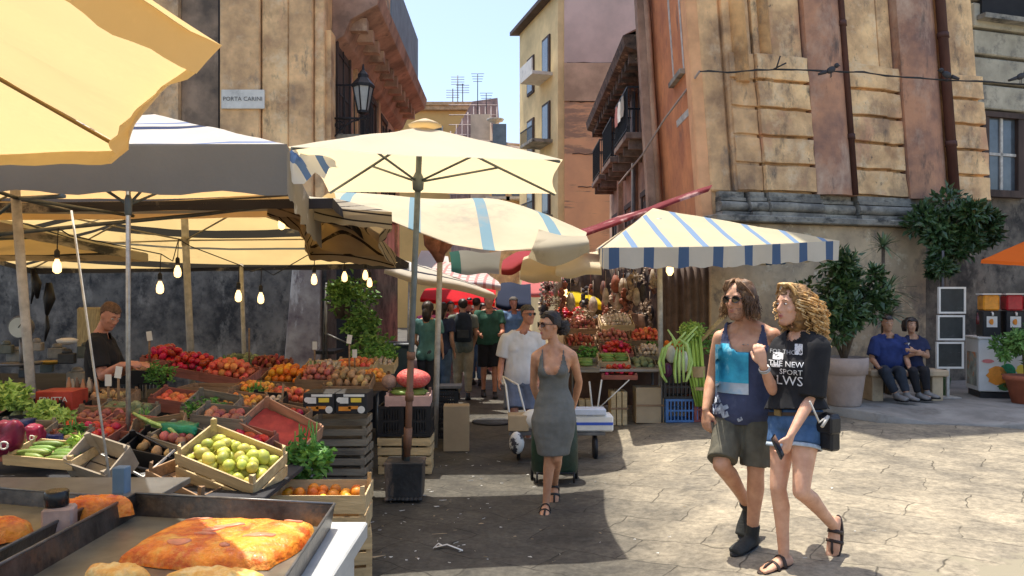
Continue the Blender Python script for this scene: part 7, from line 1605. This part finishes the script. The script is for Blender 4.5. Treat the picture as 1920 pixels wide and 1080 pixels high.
# wavy hair
def strands(J, root, name, m, n, seed, fn, rad, k=7):
    rnd = random.Random(seed); mb = MB(root.location)
    for i in range(n): pts, r_ = fn(rnd, i); mb.tube(pts, r_, k)
    return mb.build(name, m, root)
H1 = HL(J1)
hairm = mat('sun_bleached_brown_hair', (.12, .062, .028), .55, .5, 9, col2=(.045, .024, .013), stretch=(1, 1, .3), stain=[((.45, .27, .12), 7, .55, .66, (1, 1, .6))])
def wavy(rnd, i):
    az = rnd.uniform(-2.35, 2.35); el = rnd.uniform(.0, 1.0)     # 0 = back of the head, +-: sides
    f0, l0 = -math.cos(az) * .095, math.sin(az) * .080; top_ = H1(-.01 + f0 * .35, l0 * .35 , .124); side = H1(f0 - .012, l0 * 1.12, .03)
    out = rnd.uniform(.012, .050); L_ = rnd.uniform(.09, .155) ; ph = rnd.uniform(0, 6.28); am = rnd.uniform(.008, .018); pts = [top_, H1(f0 * .8 - .01, l0 * .85, .105), side]
    for k in range(1, 9):
        u = k / 8; w1 = am * math.sin(ph + 7 * u); w2 = am * math.cos(ph + 6 * u); flick = .035 * max(0, u - .7) / .3 * rnd.uniform(.3, 1.2)
        pts.append(H1((f0 - .012) * (1 + (out + flick) * 3 * u) + w1, l0 * 1.12 * (1 + (out + flick) * 5 * u) + w2 * (1 if l0 > 0 else -1), .03 - L_ * u))
    r_ = rnd.uniform(.0028, .0062); return pts, [r_ * .8, r_, r_ * 1.1] + [r_ * (1.05 - .10 * k) for k in range(1, 9)]
mb = MB(); mb.ball(H1(-.022, 0, .035), .105, 18, 12, (.98, 1.05, .93)); mb.ball(H1(-.055, 0, -.03), .085, 16, 12, (.85, 1.1, 1.1))
remesh(mb, 'hair_volume', hairm, man1, .010, .006, (30, 30, 12), lambda p: not ((p - H1(.13, 0, -.02)).length < .098 * 1.06), 3, .004, man1.location)
ho = strands(J1, man1, 'hair', hairm, 520, 3, wavy, .01, 5)
def fringe(rnd, i):
    sgn = 1 if i % 2 else -1; a = rnd.uniform(.1, 1); l1 = sgn * (.03 + .055 * a); pts = [H1(.02 + .03 * (1 - a), sgn * .012, .128), H1(.062, l1 * .6, .112), H1(.066 - .03 * a, l1 * 1.02, .072), H1(.045 - .05 * a, l1 * 1.12, .02), H1(.030 - .05 * a, l1 * 1.2, -.04), H1(.035 - .04 * a, l1 * 1.3 + sgn * rnd.uniform(.0, .02), -.09)]
    pts = [p + V(rnd.gauss(0, .004), rnd.gauss(0, .004), rnd.gauss(0, .003)) for p in pts]; r_ = rnd.uniform(.003, .006); return pts, [r_, r_ * 1.1, r_, r_, r_ * .8, r_ * .35]
strands(J1, man1, 'fringe', mat('bleached_fringe', (.24, .13, .06), .55, .5, 10, col2=(.08, .04, .02), stain=((.62, .42, .22), 9, .55, .64, (1, 1, .6))), 110, 8, fringe, .01, 5)

# ------------------------------------------------ curly haired woman
q = j1(4.68)
J2 = dict(s=1.0, hk=.98, nr=.046, head=q(1484, 574, .02), F=V(-.90, -.42, .02), neck=q(1503, 626, .04), sR=q(1468, 652, .14), sL=q(1531, 652, -.10), eL=q(1521, 746, -.12), wL=q(1483, 815, -.24), dL=V(-.35, -.1, -.93), nL=V(.55, -.75, 0), cL=.9,
    eR=q(1449, 732, .02), wR=q(1431, 686, -.08), dR=V(-.22, .10, .95), nR=V(-.55, -.75, -.2), cR=.7, hL=q(1512, 796, -.05), hR=q(1471, 796, .07), kR=q(1459, 915, .01), aR=q(1470, 1040, .03), tR=V(-.88, -.46, -.04),
    kL=q(1502, 922, -.16), aL=q(1561, 984, .14), tL=V(-.22, -.22, -.93), armk=.84, legk=.93)
wom2 = person('woman with long curly blonde hair, black printed tee and denim shorts, holding the man\'s arm', G(1455, 1062))
bo2 = body(J2, wom2, sk_fair, .0062, toes=True, fem=True)
blk = mat('black_cotton', (.014, .014, .016), .92, .25, 8, bump=.08, bscale=60)
l2, f2, u2, S02, S12 = axes(J2)
def tee_keep(J, nd_=.075, nw=.075):
    l, f, u, S0, S1 = axes(J); s = J['s']; Nk = J['neck']
    def k(p):
        d = p - Nk; r_ = math.hypot(d.dot(l), d.dot(f) * .8); return not (r_ < nw * s and d.dot(u) > -.045 * s) and not (d.dot(u) > .02 * s)
    return k
tee = gar(J2, wom2, 'tee_shirt', blk, .008, {'torso': 1, 'aL': (.97, .034), 'aR': (.80, .030)}, .018, tee_keep(J2), .010, fem=True, t0=.20, t1=1.0, extra=lambda t: .050 * max(0, 1 - t * 1.1), wsc=(8, 8, 4), seed=9)
rt2 = V(.93, -.36, 0).normalized(); wp = mat('white_tee_print', (.70, .70, .70), .9, .1)
def cq(px, py): return P(px, py, 4.50)
project_text(wom2, tee, 'THE NEW', .046, cq(1472, 686), rt2, UP, wp, .006)
project_text(wom2, tee, 'FOR THOSE', .036, cq(1471, 664), rt2, UP, mat('grey_tee_print', (.38, .38, .38), .9, .1), .006)
project_text(wom2, tee, 'SPORT', .044, cq(1482, 701), rt2, UP, wp, .006)
project_text(wom2, tee, 'ALWS', .078, cq(1470, 718), rt2, UP, wp, .006)
for (px, py, w_, h_) in ((1456, 672, .062, .040), (1497, 657, .045, .062), (1452, 690, .050, .018)): project(wom2, tee, cq(px, py), rt2, UP, w_, h_, mat('white_print_block', (.66, .66, .66), .9, .1, stain=((.02, .02, .02), 40, .54, .56, (1, 1, 1))), 'print_block', 6, 6, .006)
denim = mat('blue_denim', (.065, .14, .28), .9, .3, 10, col2=(.035, .085, .19), bump=.15, bscale=90, stain=((.30, .42, .55), 5, .56, .74, (1, 1, .6)))
gar(J2, wom2, 'denim_shorts', denim, .008, {'torso': 1, 'lL': (.30, .014, .004), 'lR': (.30, .014, .004)}, .012, None, .006, fem=True, t0=-.12, t1=.20, wsc=(14, 14, 9), seed=2)
for S in 'LR':
    h_, k_ = J2['h' + S], J2['k' + S]; mb = MB(wom2.location); c_ = h_.lerp(k_, .335); d_ = (k_ - h_).normalized(); A_, B_ = frame_of(d_)
    mb.rings([[c_ + d_ * dz + (A_ * math.cos(a * PI / 12) + B_ * math.sin(a * PI / 12)) * (rr0 + .003 * math.sin(a * 5)) for a in range(24)] for dz, rr0 in ((-.010, .094), (.006, .096), (.012, .093))], cap=False); mb.build('frayed_hem', mat('pale_denim_fray', (.42, .50, .58), .95, .2, 40), wom2, solid=.003)
mb = MB(wom2.location); torso(mb, J2, .020, .12, .165, True); mb.build('belt', mat('brown_belt', (.06, .035, .02), .5, .3, 10), wom2)
mb = MB(wom2.location); mb.box(S02.lerp(S12, .15) + f2 * .125 - l2 * .02, (.05, .012, .035), Matrix.Rotation(math.atan2(l2.y, l2.x), 3, 'Z')); mb.build('belt_buckle', mat('brass', (.45, .34, .16), .35, .2, metal=.8), wom2)
for S in 'LR': sandal(J2, wom2, S, mat('dark_leather_sandal', (.045, .028, .022), .55, .3, 14))
lips(J2, wom2, mat('pink_lips', (.50, .15, .13), .4, .1)); eyes(J2, wom2)
H2 = HL(J2)
gold = mat('golden_curly_hair', (.60, .36, .13), .5, .5, 26, col2=(.22, .11, .035), stain=[((.80, .60, .32), 14, .52, .62, (1, 1, 1)), ((.10, .05, .02), 9, .60, .70, (1, 1, 1))])
mb = MB(); mb.ball(H2(-.030, 0, .035), .112, 18, 12, (1, .95, .95)); mb.ball(H2(-.075, 0, -.05), .108, 16, 12, (1, 1.05, 1.15)); mb.ball(H2(-.11, 0, -.15), .085, 16, 12, (.9, 1.2, .9))
remesh(mb, 'hair_volume', mat('deep_gold_hair', (.26, .14, .05), .7, .5, 20, col2=(.09, .045, .018)), wom2, .010, .012, (40, 40, 40), lambda p: (p - H2(.135, 0, -.03)).length > .112, 2, .004, wom2.location)
def curl(rnd, i):
    az = rnd.uniform(-2.2, 2.2); v = rnd.uniform(-.1, 1) ** 1; f0, l0 = -math.cos(az) * .10 * math.cos(v * 1.1), math.sin(az) * .088 * math.cos(v * 1.1); z0 = .02 + .105 * math.sin(v * 1.25)
    st = H2(f0 - .012, l0, z0); outv = (H2(f0 * 1.5 - .05, l0 * 1.6, z0) - st).normalized(); L_ = rnd.uniform(.10, .30) * (.75 if az * az > 3 else 1); turns = L_ / .042; ph = rnd.uniform(0, 6.28); cr = rnd.uniform(.009, .017); n = int(turns * 8); pts = []; R_ = []
    drop = rnd.uniform(.03, .085); F2, L2, U2 = headax(J2)
    for k in range(n + 1):
        u = k / n; ax = st + outv * (drop * math.sin(min(1, u * 1.4) * PI / 2)) - UP * (L_ * (u ** 1.15)) - F2 * (.06 * u) ; a = ph + turns * 2 * PI * u; e = outv.cross(UP).normalized()
        pts.append(ax + (e * math.cos(a) + outv * math.sin(a)) * cr * min(1, u * 6 + .2)); R_.append((.0030 + .0016 * (i % 3) / 2) * (1 - .5 * u) + .0008)
    return pts, R_
strands(J2, wom2, 'curls', gold, 520, 12, curl, .01, 5)
def topc(rnd, i):
    a = rnd.uniform(-1, 1); b_ = rnd.uniform(0, 1); p = [H2(.075 - .15 * b_ * t - .02 * t, (.02 + .07 * t) * a + .006 * math.sin(9 * t + i), .095 + .045 * math.sin(PI * (t * .55 + .32)) - .05 * t * t * abs(a)) for t in (0, .2, .4, .6, .8, 1)]; return p, [.004, .008, .008, .008, .007, .004]
strands(J2, wom2, 'top_hair', gold, 60, 15, topc, .01, 6)
mb = MB(wom2.location); w_ = J2['wL']; d_ = (J2['wL'] - J2['eL']).normalized(); A_, B_ = frame_of(d_)
for S in 'R':
    w_ = J2['w' + S]; d_ = (w_ - J2['e' + S]).normalized(); A_, B_ = frame_of(d_)
    for dz in (-.035, -.022): mb.tube([w_ + d_ * dz + (A_ * math.cos(a * PI / 9) + B_ * math.sin(a * PI / 9)) * .030 for a in range(19)], .005, 6)
mb.build('bracelet', mat('silver_bracelet', (.5, .5, .48), .3, .2, metal=.8), wom2)
ph_ = P(1458, 838, 4.36); mb = MB(ph_); mb.box(ph_, (.012, .072, .135), Matrix.Rotation(R(-25), 3, 'Y') @ Matrix.Rotation(R(-35), 3, 'Z')); o = mb.build('phone', mat('black_phone_glass', (.01, .01, .012), .15, .1, coat=.5), None, bevel=.005); tag(o, 'black mobile phone held in the lowered hand of the curly haired woman', 'phone')
bg_ = P(1548, 808, 4.55); mb = MB(bg_); t = thing('shoulder_bag', 'small black box bag hanging at the hip of the curly haired woman', 'bag', bg_); mb.box(bg_, (.075, .16, .215), Matrix.Rotation(R(25), 3, 'Z')); mb.build('bag_body', mat('black_leather', (.018, .018, .02), .4, .3, 12, bump=.1), t, bevel=.012)
mb = MB(bg_); mb.box(bg_ + V(-.01, -.02, .045), (.085, .165, .10), Matrix.Rotation(R(25), 3, 'Z')); mb.build('flap', mat('black_leather', (.018, .018, .02)), t, bevel=.01)
mb = MB(bg_); mb.tube([bg_ + V(-.02, -.08, .10), P(1536, 792, 4.42), P(1518, 752, 4.40)], .006, 5); mb.tube([bg_ + V(-.02, -.09, .10), P(1541, 800, 4.42)], .010, 5); mb.build('strap', mat('pale_strap', (.5, .47, .42), .6, .2), t)

# ------------------------------------------------ woman in the grey dress
q = j1(6.3)
J3 = dict(s=.96, nr=.046, head=q(1031, 610, 0), F=V(-.86, -.50, -.04), neck=q(1040, 650, .03), sR=q(1005, 668, .05), sL=q(1073, 667, -.02), eR=q(1000, 722, .17), wR=q(1016, 768, .34), eL=q(1086, 716, .15), wL=q(1076, 762, .36), hR=q(1023, 771, .02), hL=q(1055, 771, -.01),
    kR=q(1030, 858, -.02), aR=q(1024, 942, .02), tR=V(-.12, -.98, -.10), kL=q(1044, 858, -.06), aL=q(1040, 905, .30), tL=V(-.05, -.55, -.80), armk=.84, legk=.88)
wom3 = person('woman in a sleeveless grey knee length dress and sunglasses, walking and looking to the left', G(1022, 960))
bo3 = body(J3, wom3, sk_tan, .008, fem=True, toes=True)
greyd = mat('grey_jersey', (.15, .15, .135), .92, .2, 6, bump=.08, bscale=60)
def skirt(mb):
    l, f, u, S0, S1 = axes(J3); K = (J3['kR'] + J3['kL']) / 2; rs = []
    for t, w_, d_ in ((-.18, .160, .112), (0, .174, .125), (.2, .186, .135), (.4, .178, .13), (.6, .160, .122), (.8, .140, .11), (.93, .128, .105)): rs.append(oval(S0.lerp(K, t), l, f, w_, d_, d_ + .02))
    mb.rings(rs)
gar(J3, wom3, 'dress', greyd, .008, {'torso': 1}, .007, tank_keep(J3, .15, .078, .128), .007, fem=True, t0=-.10, wsc=(7, 7, 10), more=skirt, seed=5)
glasses(J3, wom3, wood_dk, mat('brown_lens', (.06, .02, .012), .12, .1, spec=.8), .024); lips(J3, wom3, mat('pink_lips', (.5, .15, .13)))
darkh = mat('dark_brown_hair', (.030, .020, .016), .45, .5, 16, col2=(.012, .009, .008), stretch=(1, 1, .4))
short_hair(bo3, J3, wom3, darkh, .009, -.05, .064)
H3 = HL(J3)
def bun(rnd, i):
    a = rnd.uniform(0, 6.28); b_ = rnd.uniform(-1, 1); c = H3(-.125, 0, -.035); return [c + V(.055 * math.cos(a + t) * math.cos(b_), .055 * math.sin(a + t) * math.cos(b_), .062 * math.sin(b_ + .3 * t)) * rnd.uniform(.95, 1.1) for t in (0, .5, 1, 1.5, 2)], [.004, .009, .010, .008, .003]
strands(J3, wom3, 'hair_bun', darkh, 110, 3, bun, .01, 6)
def sideh(rnd, i):
    s_ = 1 if i % 2 else -1; return [H3(.072 - .02 * rnd.random(), s_ * .012, .106), H3(.050, s_ * .056, .090 + rnd.uniform(-.01, .01)), H3(.01, s_ * .080, .045 + rnd.uniform(-.03, .03)), H3(-.05, s_ * .078, .01 + rnd.uniform(-.03, .04)), H3(-.11, s_ * .02, -.02)], [.003, .005, .006, .006, .004]
strands(J3, wom3, 'swept_hair', darkh, 80, 5, sideh, .01, 6)
for S in 'LR': sandal(J3, wom3, S, blackp)

# ------------------------------------------------ man in the white tee
q = j1(9.4)
J4 = dict(s=1.0, head=q(990, 590, 0), F=V(.55, -.83, -.02), neck=q(980, 622, .04), sR=q(950, 637, .0), sL=q(1010, 637, .05), eR=q(940, 680, .03), wR=q(937, 712, -.12), eL=q(1016, 680, .1), wL=q(1010, 715, -.1), hR=q(962, 716, .05), hL=q(992, 716, .05), kR=q(964, 772, -.06), kL=q(994, 772, .02), aR=q(963, 826, .08), aL=q(990, 822, .2), tR=V(.1, -1, 0), tL=V(.2, -1, -.1), belly=.03, wd=1.08)
man4 = person('heavy set man in a white t-shirt, blue-grey shorts and sunglasses behind the woman in grey', G(975, 838))
bo4 = body(J4, man4, sk_red, .011); whitet = mat('white_cotton', (.68, .67, .68), .9, .1, 5, bump=.05)
gar(J4, man4, 'tee_shirt', whitet, .012, {'torso': 1, 'aL': (.75, .03), 'aR': (.75, .03)}, .026, tee_keep(J4), .012, t0=-.04, seed=3); gar(J4, man4, 'shorts', mat('blue_grey_cotton', (.16, .19, .27), .9, .2, 8), .013, {'torso': 1, 'lL': (.9, .03, .02), 'lR': (.9, .03, .02)}, .02, None, .012, t1=.1)
glasses(J4, man4, iron, None, .018); short_hair(bo4, J4, man4, mat('greying_short_hair', (.10, .085, .07), .8, .5, 40), .007)
for S in 'LR': shoe(J4, man4, S, mat('white_trainer', (.5, .5, .48), .7, .2), vox=.011)

# ------------------------------------------------ vendor in black
q = j1(6.45)
J5 = dict(s=1.02, hk=.9, head=q(206, 592, 0), F=V(.78, -.38, -.48), U=V(.3, -.1, 1), neck=q(188, 628, .03), sR=q(181, 648, -.12), sL=q(200, 645, .20), eR=q(193, 706, -.16), wR=q(228, 684, -.30), dR=V(1, -.1, .12), nR=V(0, -.5, 1), cR=.5, eL=q(222, 700, .16), wL=q(250, 684, .0), dL=V(1, -.3, .1), nL=V(0, -.4, 1), hR=q(182, 780, -.06), hL=q(194, 780, .10), kR=q(186, 875, -.08), kL=q(196, 875, .08), aR=q(182, 945, 0), aL=q(194, 945, .14), tR=V(.8, -.5, 0), tL=V(.8, -.5, 0))
ven = person('ruddy vendor in a black t-shirt bending his head over his hands at the left stall', q(186, 960)); ven.location.z = 0
bo5 = body(J5, ven, sk_red, .0085); gar(J5, ven, 'tee_shirt', blk, .009, {'torso': 1, 'aL': (.72, .022), 'aR': (.72, .022)}, .02, tee_keep(J5, nw=.07), .010, t0=-.12, seed=8)
gar(J5, ven, 'trousers', mat('black_trousers', (.02, .02, .024), .9, .2, 8), .012, {'torso': 1, 'lL': (1.96, .02), 'lR': (1.96, .02)}, .012, None, .008, t1=.08)
short_hair(bo5, J5, ven, mat('cropped_brown_hair', (.13, .075, .045), .85, .4, 60), .005, -.05); eyes(J5, ven); lips(J5, ven, mat('male_lips', (.45, .18, .13)))
for S in 'LR': shoe(J5, ven, S, blackp, vox=.011)

# ------------------------------------------------ the seated pair
q = j1(11.35)
J6 = dict(s=1.0, head=q(1664, 606, -.02), F=V(-.12, -1, -.02), neck=q(1665, 628), sR=q(1642, 640), sL=q(1689, 640), eR=q(1634, 672, -.05), wR=q(1648, 690, -.28), eL=q(1699, 672, -.08), wL=q(1706, 692, -.30), dL=V(.1, -.5, -.8), nL=V(0, -.8, .5), hR=q(1655, 698, 0), hL=q(1678, 698, 0), kR=q(1660, 697, -.44), kL=q(1688, 697, -.44), aR=q(1680, 739, -.46), aL=q(1700, 739, -.52), tR=V(.25, -1, 0), tL=V(.45, -1, 0), belly=.05, wd=1.1)
p6 = person('stout man in a blue polo shirt sitting on the stone bench', V(J6['hL'].x, 11.35, .27)); bo6 = body(J6, p6, sk_brown, .012)
gar(J6, p6, 'polo_shirt', mat('royal_blue_cotton', (.022, .04, .15), .9, .3, 8), .013, {'torso': 1, 'aL': (.85, .028), 'aR': (.85, .028)}, .022, tee_keep(J6), .012, t0=-.05)
gar(J6, p6, 'trousers', mat('dark_jeans', (.025, .032, .045), .9, .3, 8), .013, {'torso': 1, 'lL': (1.9, .022), 'lR': (1.9, .022)}, .016, None, .012, t1=.05); short_hair(bo6, J6, p6, darkh, .008); eyes(J6, p6)
for S in 'LR': shoe(J6, p6, S, mat('grey_shoe', (.22, .21, .20), .8, .2), vox=.012)
q = j1(11.4)
J7 = dict(s=.92, nr=.046, head=q(1708, 610, -.02), F=V(-.05, -1, -.02), neck=q(1711, 630), sR=q(1696, 642), sL=q(1731, 642), eR=q(1691, 668, -.06), wR=q(1716, 664, -.26), dR=V(1, -.1, .1), nR=V(0, -1, 0), eL=q(1739, 668, -.08), wL=q(1716, 658, -.30), dL=V(-1, -.1, .1), nL=V(0, -1, 0), hR=q(1704, 699, 0), hL=q(1724, 699, 0), kR=q(1712, 696, -.42), kL=q(1734, 695, -.42), aR=q(1722, 738, -.36), aL=q(1738, 735, -.40), tR=V(.4, -1, 0), tL=V(.6, -1, 0))
p7 = person('dark haired woman in a navy printed tee with folded arms, sitting beside the stout man', V(J7['hL'].x, 11.4, .27)); bo7 = body(J7, p7, sk_brown, .012, fem=True)
t7 = gar(J7, p7, 'tee_shirt', mat('navy_tee', (.02, .028, .075), .9, .2, 8), .012, {'torso': 1, 'aL': (.6, .02), 'aR': (.6, .02)}, .014, tee_keep(J7), .009, fem=True, t0=-.05)
gar(J7, p7, 'trousers', mat('black_trousers', (.02, .02, .024)), .012, {'torso': 1, 'lL': (1.9, .016), 'lR': (1.9, .016)}, .012, None, .009, fem=True, t1=.05); eyes(J7, p7)
project(p7, t7, P(1710, 645, 11.1), V(1, 0, 0), V(-.1, 0, 1), .11, .03, wp, 'white_logo_line', 8, 4, .006)
short_hair(bo7, J7, p7, darkh, .016, -.08, .06); H7 = HL(J7)
strands(J7, p7, 'bob_hair', darkh, 70, 7, lambda r_, i: ((lambda s_, b_: [H7(.03 - b_ * .3, s_ * .04, .115), H7(-b_, s_ * .085, .06), H7(-b_, s_ * .095, -.02), H7(.0 - b_, s_ * .085, -.10)])(1 if i % 2 else -1, r_.uniform(-.04, .10)), [.010, .014, .014, .005]), .01, 6)
for S in 'LR': shoe(J7, p7, S, mat('grey_shoe', (.22, .21, .20)), vox=.012)

# ------------------------------------------------ shoppers further down the street
def stander(label, x, y, h, ang, stride, skin, topm, botm, hairm_, fem=False, shorts=False, arms=(0, 0), vox=.018, belly=0, sleeve=.6, hairlong=False, long_top=False, group=None, wd=1.0):
    z0 = gz(x, y); ca, sa = math.cos(ang), math.sin(ang); k = h / 1.75
    def w(a, b_, c): return V(x + (a * ca - b_ * sa) * k, y + (a * sa + b_ * ca) * k, z0 + c * k)      # facing -Y at ang 0
    st = stride; J = dict(s=k * .99, head=w(0, -.03, 1.635), F=V(sa, -ca, -.05), neck=w(0, .0, 1.47), sL=w(.185, 0, 1.42), sR=w(-.185, 0, 1.42), eL=w(.23, .03 - arms[0] * .12, 1.13), eR=w(-.23, .03 - arms[1] * .12, 1.13), wL=w(.22 - .05 * arms[0], -.05 - arms[0] * .30, .90 + .22 * arms[0]), wR=w(-.22 + .05 * arms[1], -.05 - arms[1] * .30, .90 + .22 * arms[1]),
        hL=w(.085, 0, .92), hR=w(-.085, 0, .92), kL=w(.09, -.10 * st - .02, .50), kR=w(-.09, .06 * st - .02, .50), aL=w(.09, -.16 * st, .085), aR=w(-.09, .20 * st, .085 + .03 * st), tL=V(sa, -ca, 0), tR=V(sa, -ca, -.3 * st), belly=belly, wd=wd)
    if fem: J['armk'] = .86; J['nr'] = .047
    r = person(label, (x, y, z0), group); b_ = body(J, r, skin, vox, detail=False, fem=fem, feet=True)
    gar(J, r, 'shirt', topm, vox, {'torso': 1, 'aL': (sleeve, .024), 'aR': (sleeve, .024)}, .022, tee_keep(J), .012, fem=fem, t0=-.35 if long_top else -.05, seed=x * 3)
    gar(J, r, 'shorts' if shorts else 'trousers', botm, vox, {'torso': 1, 'lL': (.95 if shorts else 1.9, .024, .01), 'lR': (.95 if shorts else 1.9, .024, .01)}, .016, None, .010, fem=fem, t1=.08, seed=y)
    short_hair(b_, J, r, hairm_, .012)
    if hairlong: mb = MB(); H = HL(J); mb.ball(H(-.04, 0, .03), .10 * k, 12, 9); mb.ball(H(-.07, 0, -.08), .085 * k, 12, 9, (.9, 1.1, 1.6)); remesh(mb, 'long_hair', hairm_, r, .014, .006, (30, 30, 8), lambda p: (p - H(.13, 0, -.03)).length > .11, 2, .003, r.location)
    for S in 'LR': shoe(J, r, S, blackp, vox=vox)
    return r, J, b_
cot = lambda n, c: mat('cotton_' + n, c, .9, .25, 8)
xa = lambda px, Y: (px - CX) * Y / F
r8, J8, b8 = stander('man in a dark green polo shirt and black shorts facing the camera in the street', xa(917, 13.6), 13.6, 1.80, .1, .6, sk_red, cot('bottle_green', (.03, .10, .065)), cot('black', (.015, .015, .018)), darkh, shorts=True, arms=(.9, .8), belly=.04, wd=1.15, vox=.015)
r9, J9, b9 = stander('person seen from behind with a dark backpack and khaki trousers', xa(868, 13.3), 13.3, 1.72, PI + .1, .4, sk_brown, cot('grey_green', (.14, .16, .13)), cot('khaki', (.33, .28, .19)), darkh, vox=.015, arms=(.3, .3))
c = V(xa(869, 13.1), 13.02, 1.24); t = thing('backpack', 'dark navy backpack with grey straps on the back of the khaki trousered person', 'backpack', c); b = MB(c); gr = []
for z, w_, d_ in ((-.24, .12, .07), (-.22, .145, .10), (-.05, .15, .12), (.12, .145, .11), (.22, .11, .08), (.26, .05, .04)): gr.append([c + V(w_ * (abs(math.cos(k * PI / 10)) ** .6) * (1 if math.cos(k * PI / 10) > 0 else -1), d_ * (abs(math.sin(k * PI / 10)) ** .6) * (1 if math.sin(k * PI / 10) > 0 else -1), z) for k in range(20)])
b.rings(gr); b.build('bag', cot('pack_navy', (.02, .03, .045)), t)
b = MB(c); b.box(c + V(0, -.118, -.10), (.2, .03, .14)); b.build('pocket', cot('pack_grey', (.05, .06, .07)), t, bevel=.01); b = MB(c)
for x in (-.10, .10): b.tube([c + V(x, -.02, .22), c + V(x * 1.1, .14, .24), c + V(x * 1.2, .27, .10), c + V(x * 1.3, .14, -.2)], .014, 5)
b.build('strap', cot('strap_grey', (.30, .30, .28)), t)
stander('woman in a teal top with long dark hair seen from behind by the umbrella pole', xa(802, 11.8), 11.8, 1.68, PI - .3, .4, sk_fair, cot('teal', (.08, .20, .20)), cot('dark_skirt', (.03, .035, .05)), darkh, fem=True, hairlong=True, arms=(.4, .2), vox=.015)
stander('slim person in a navy shirt and jeans between the pole and the backpacker', xa(829, 12.8), 12.8, 1.66, 2.6, .3, sk_brown, cot('navy', (.03, .04, .08)), cot('jean_blue', (.08, .13, .20)), darkh, fem=True, hairlong=True, vox=.016)
stander('man in a black vest half hidden behind the green polo man', xa(893, 15.5), 15.5, 1.74, 2.9, .3, sk_tan, cot('black', (.015, .015, .018)), cot('jean_blue', (.08, .13, .20)), darkh, arms=(.2, .2), vox=.018)
stander('man in a blue shirt behind the white t-shirt man', xa(962, 15), 15, 1.76, .3, .3, sk_red, cot('sky_blue', (.14, .24, .40)), cot('black', (.015, .015, .018)), mat('greying_short_hair', (.10, .085, .07)), vox=.018)
sp = [(845, 17.5, 1.66, .2, (.40, .06, .10), 'woman in a crimson top deep in the crowd', 1), (880, 19, 1.75, 3.0, (.10, .10, .12), 'tall dark clothed man deep in the crowd', 0), (905, 18.0, 1.62, .5, (.5, .5, .48), 'short person in a white top deep in the crowd', 1), (935, 19.5, 1.78, 3.3, (.05, .09, .22), 'man in a royal blue top deep in the crowd', 0), (860, 22, 1.7, .1, (.45, .35, .22), 'person in a beige top far down the street', 0), (948, 17, 1.7, -.4, (.36, .12, .07), 'woman in a rust top behind the white t-shirt man', 1), (825, 20, 1.7, .4, (.07, .08, .09), 'person in grey by the left wall far down the street', 0), (800, 16.0, 1.64, .6, (.55, .12, .25), 'woman in a pink top beyond the umbrella pole', 1), (975, 20, 1.72, .2, (.3, .3, .34), 'person in a light grey top far down the street', 0), (915, 24, 1.72, .2, (.12, .2, .12), 'person in dull green at the far end of the street', 0)]
for (px, Y, h, an, colr, lb, fem) in sp: stander(lb, xa(px, Y), Y, h, an, .4, sk_tan, cot('c%d' % px, colr), cot('dark_%d' % (px % 3), ((.03, .03, .04), (.06, .08, .12), (.15, .13, .10))[px % 3]), darkh, fem=bool(fem), hairlong=bool(fem), arms=(.4, .3), vox=.024)
r10, J10, b10 = stander('seller in a black cap bending behind the garlic heap of the right stall', xa(1180, 12.55), 12.55, 1.62, -.3, .1, sk_brown, cot('brown_shirt', (.20, .11, .07)), cot('black', (.015, .015, .018)), darkh, arms=(.8, .8), vox=.018)
H = HL(J10); b = MB(r10.location); b.lathe(H(-.01, 0, .045), [(.10, 0), (.105, .03), (.09, .08), (.04, .105)], 16); b.lathe(H(.06, 0, .045), [(.10, 0), (.10, .008)], 16); b.build('cap', blackp, r10)
stander('seller in a grey shirt standing behind the red peppers', xa(1095, 13.1), 13.1, 1.66, -.2, .1, sk_tan, cot('grey_shirt', (.16, .15, .14)), cot('black', (.015, .015, .018)), darkh, arms=(.5, .9), vox=.02)
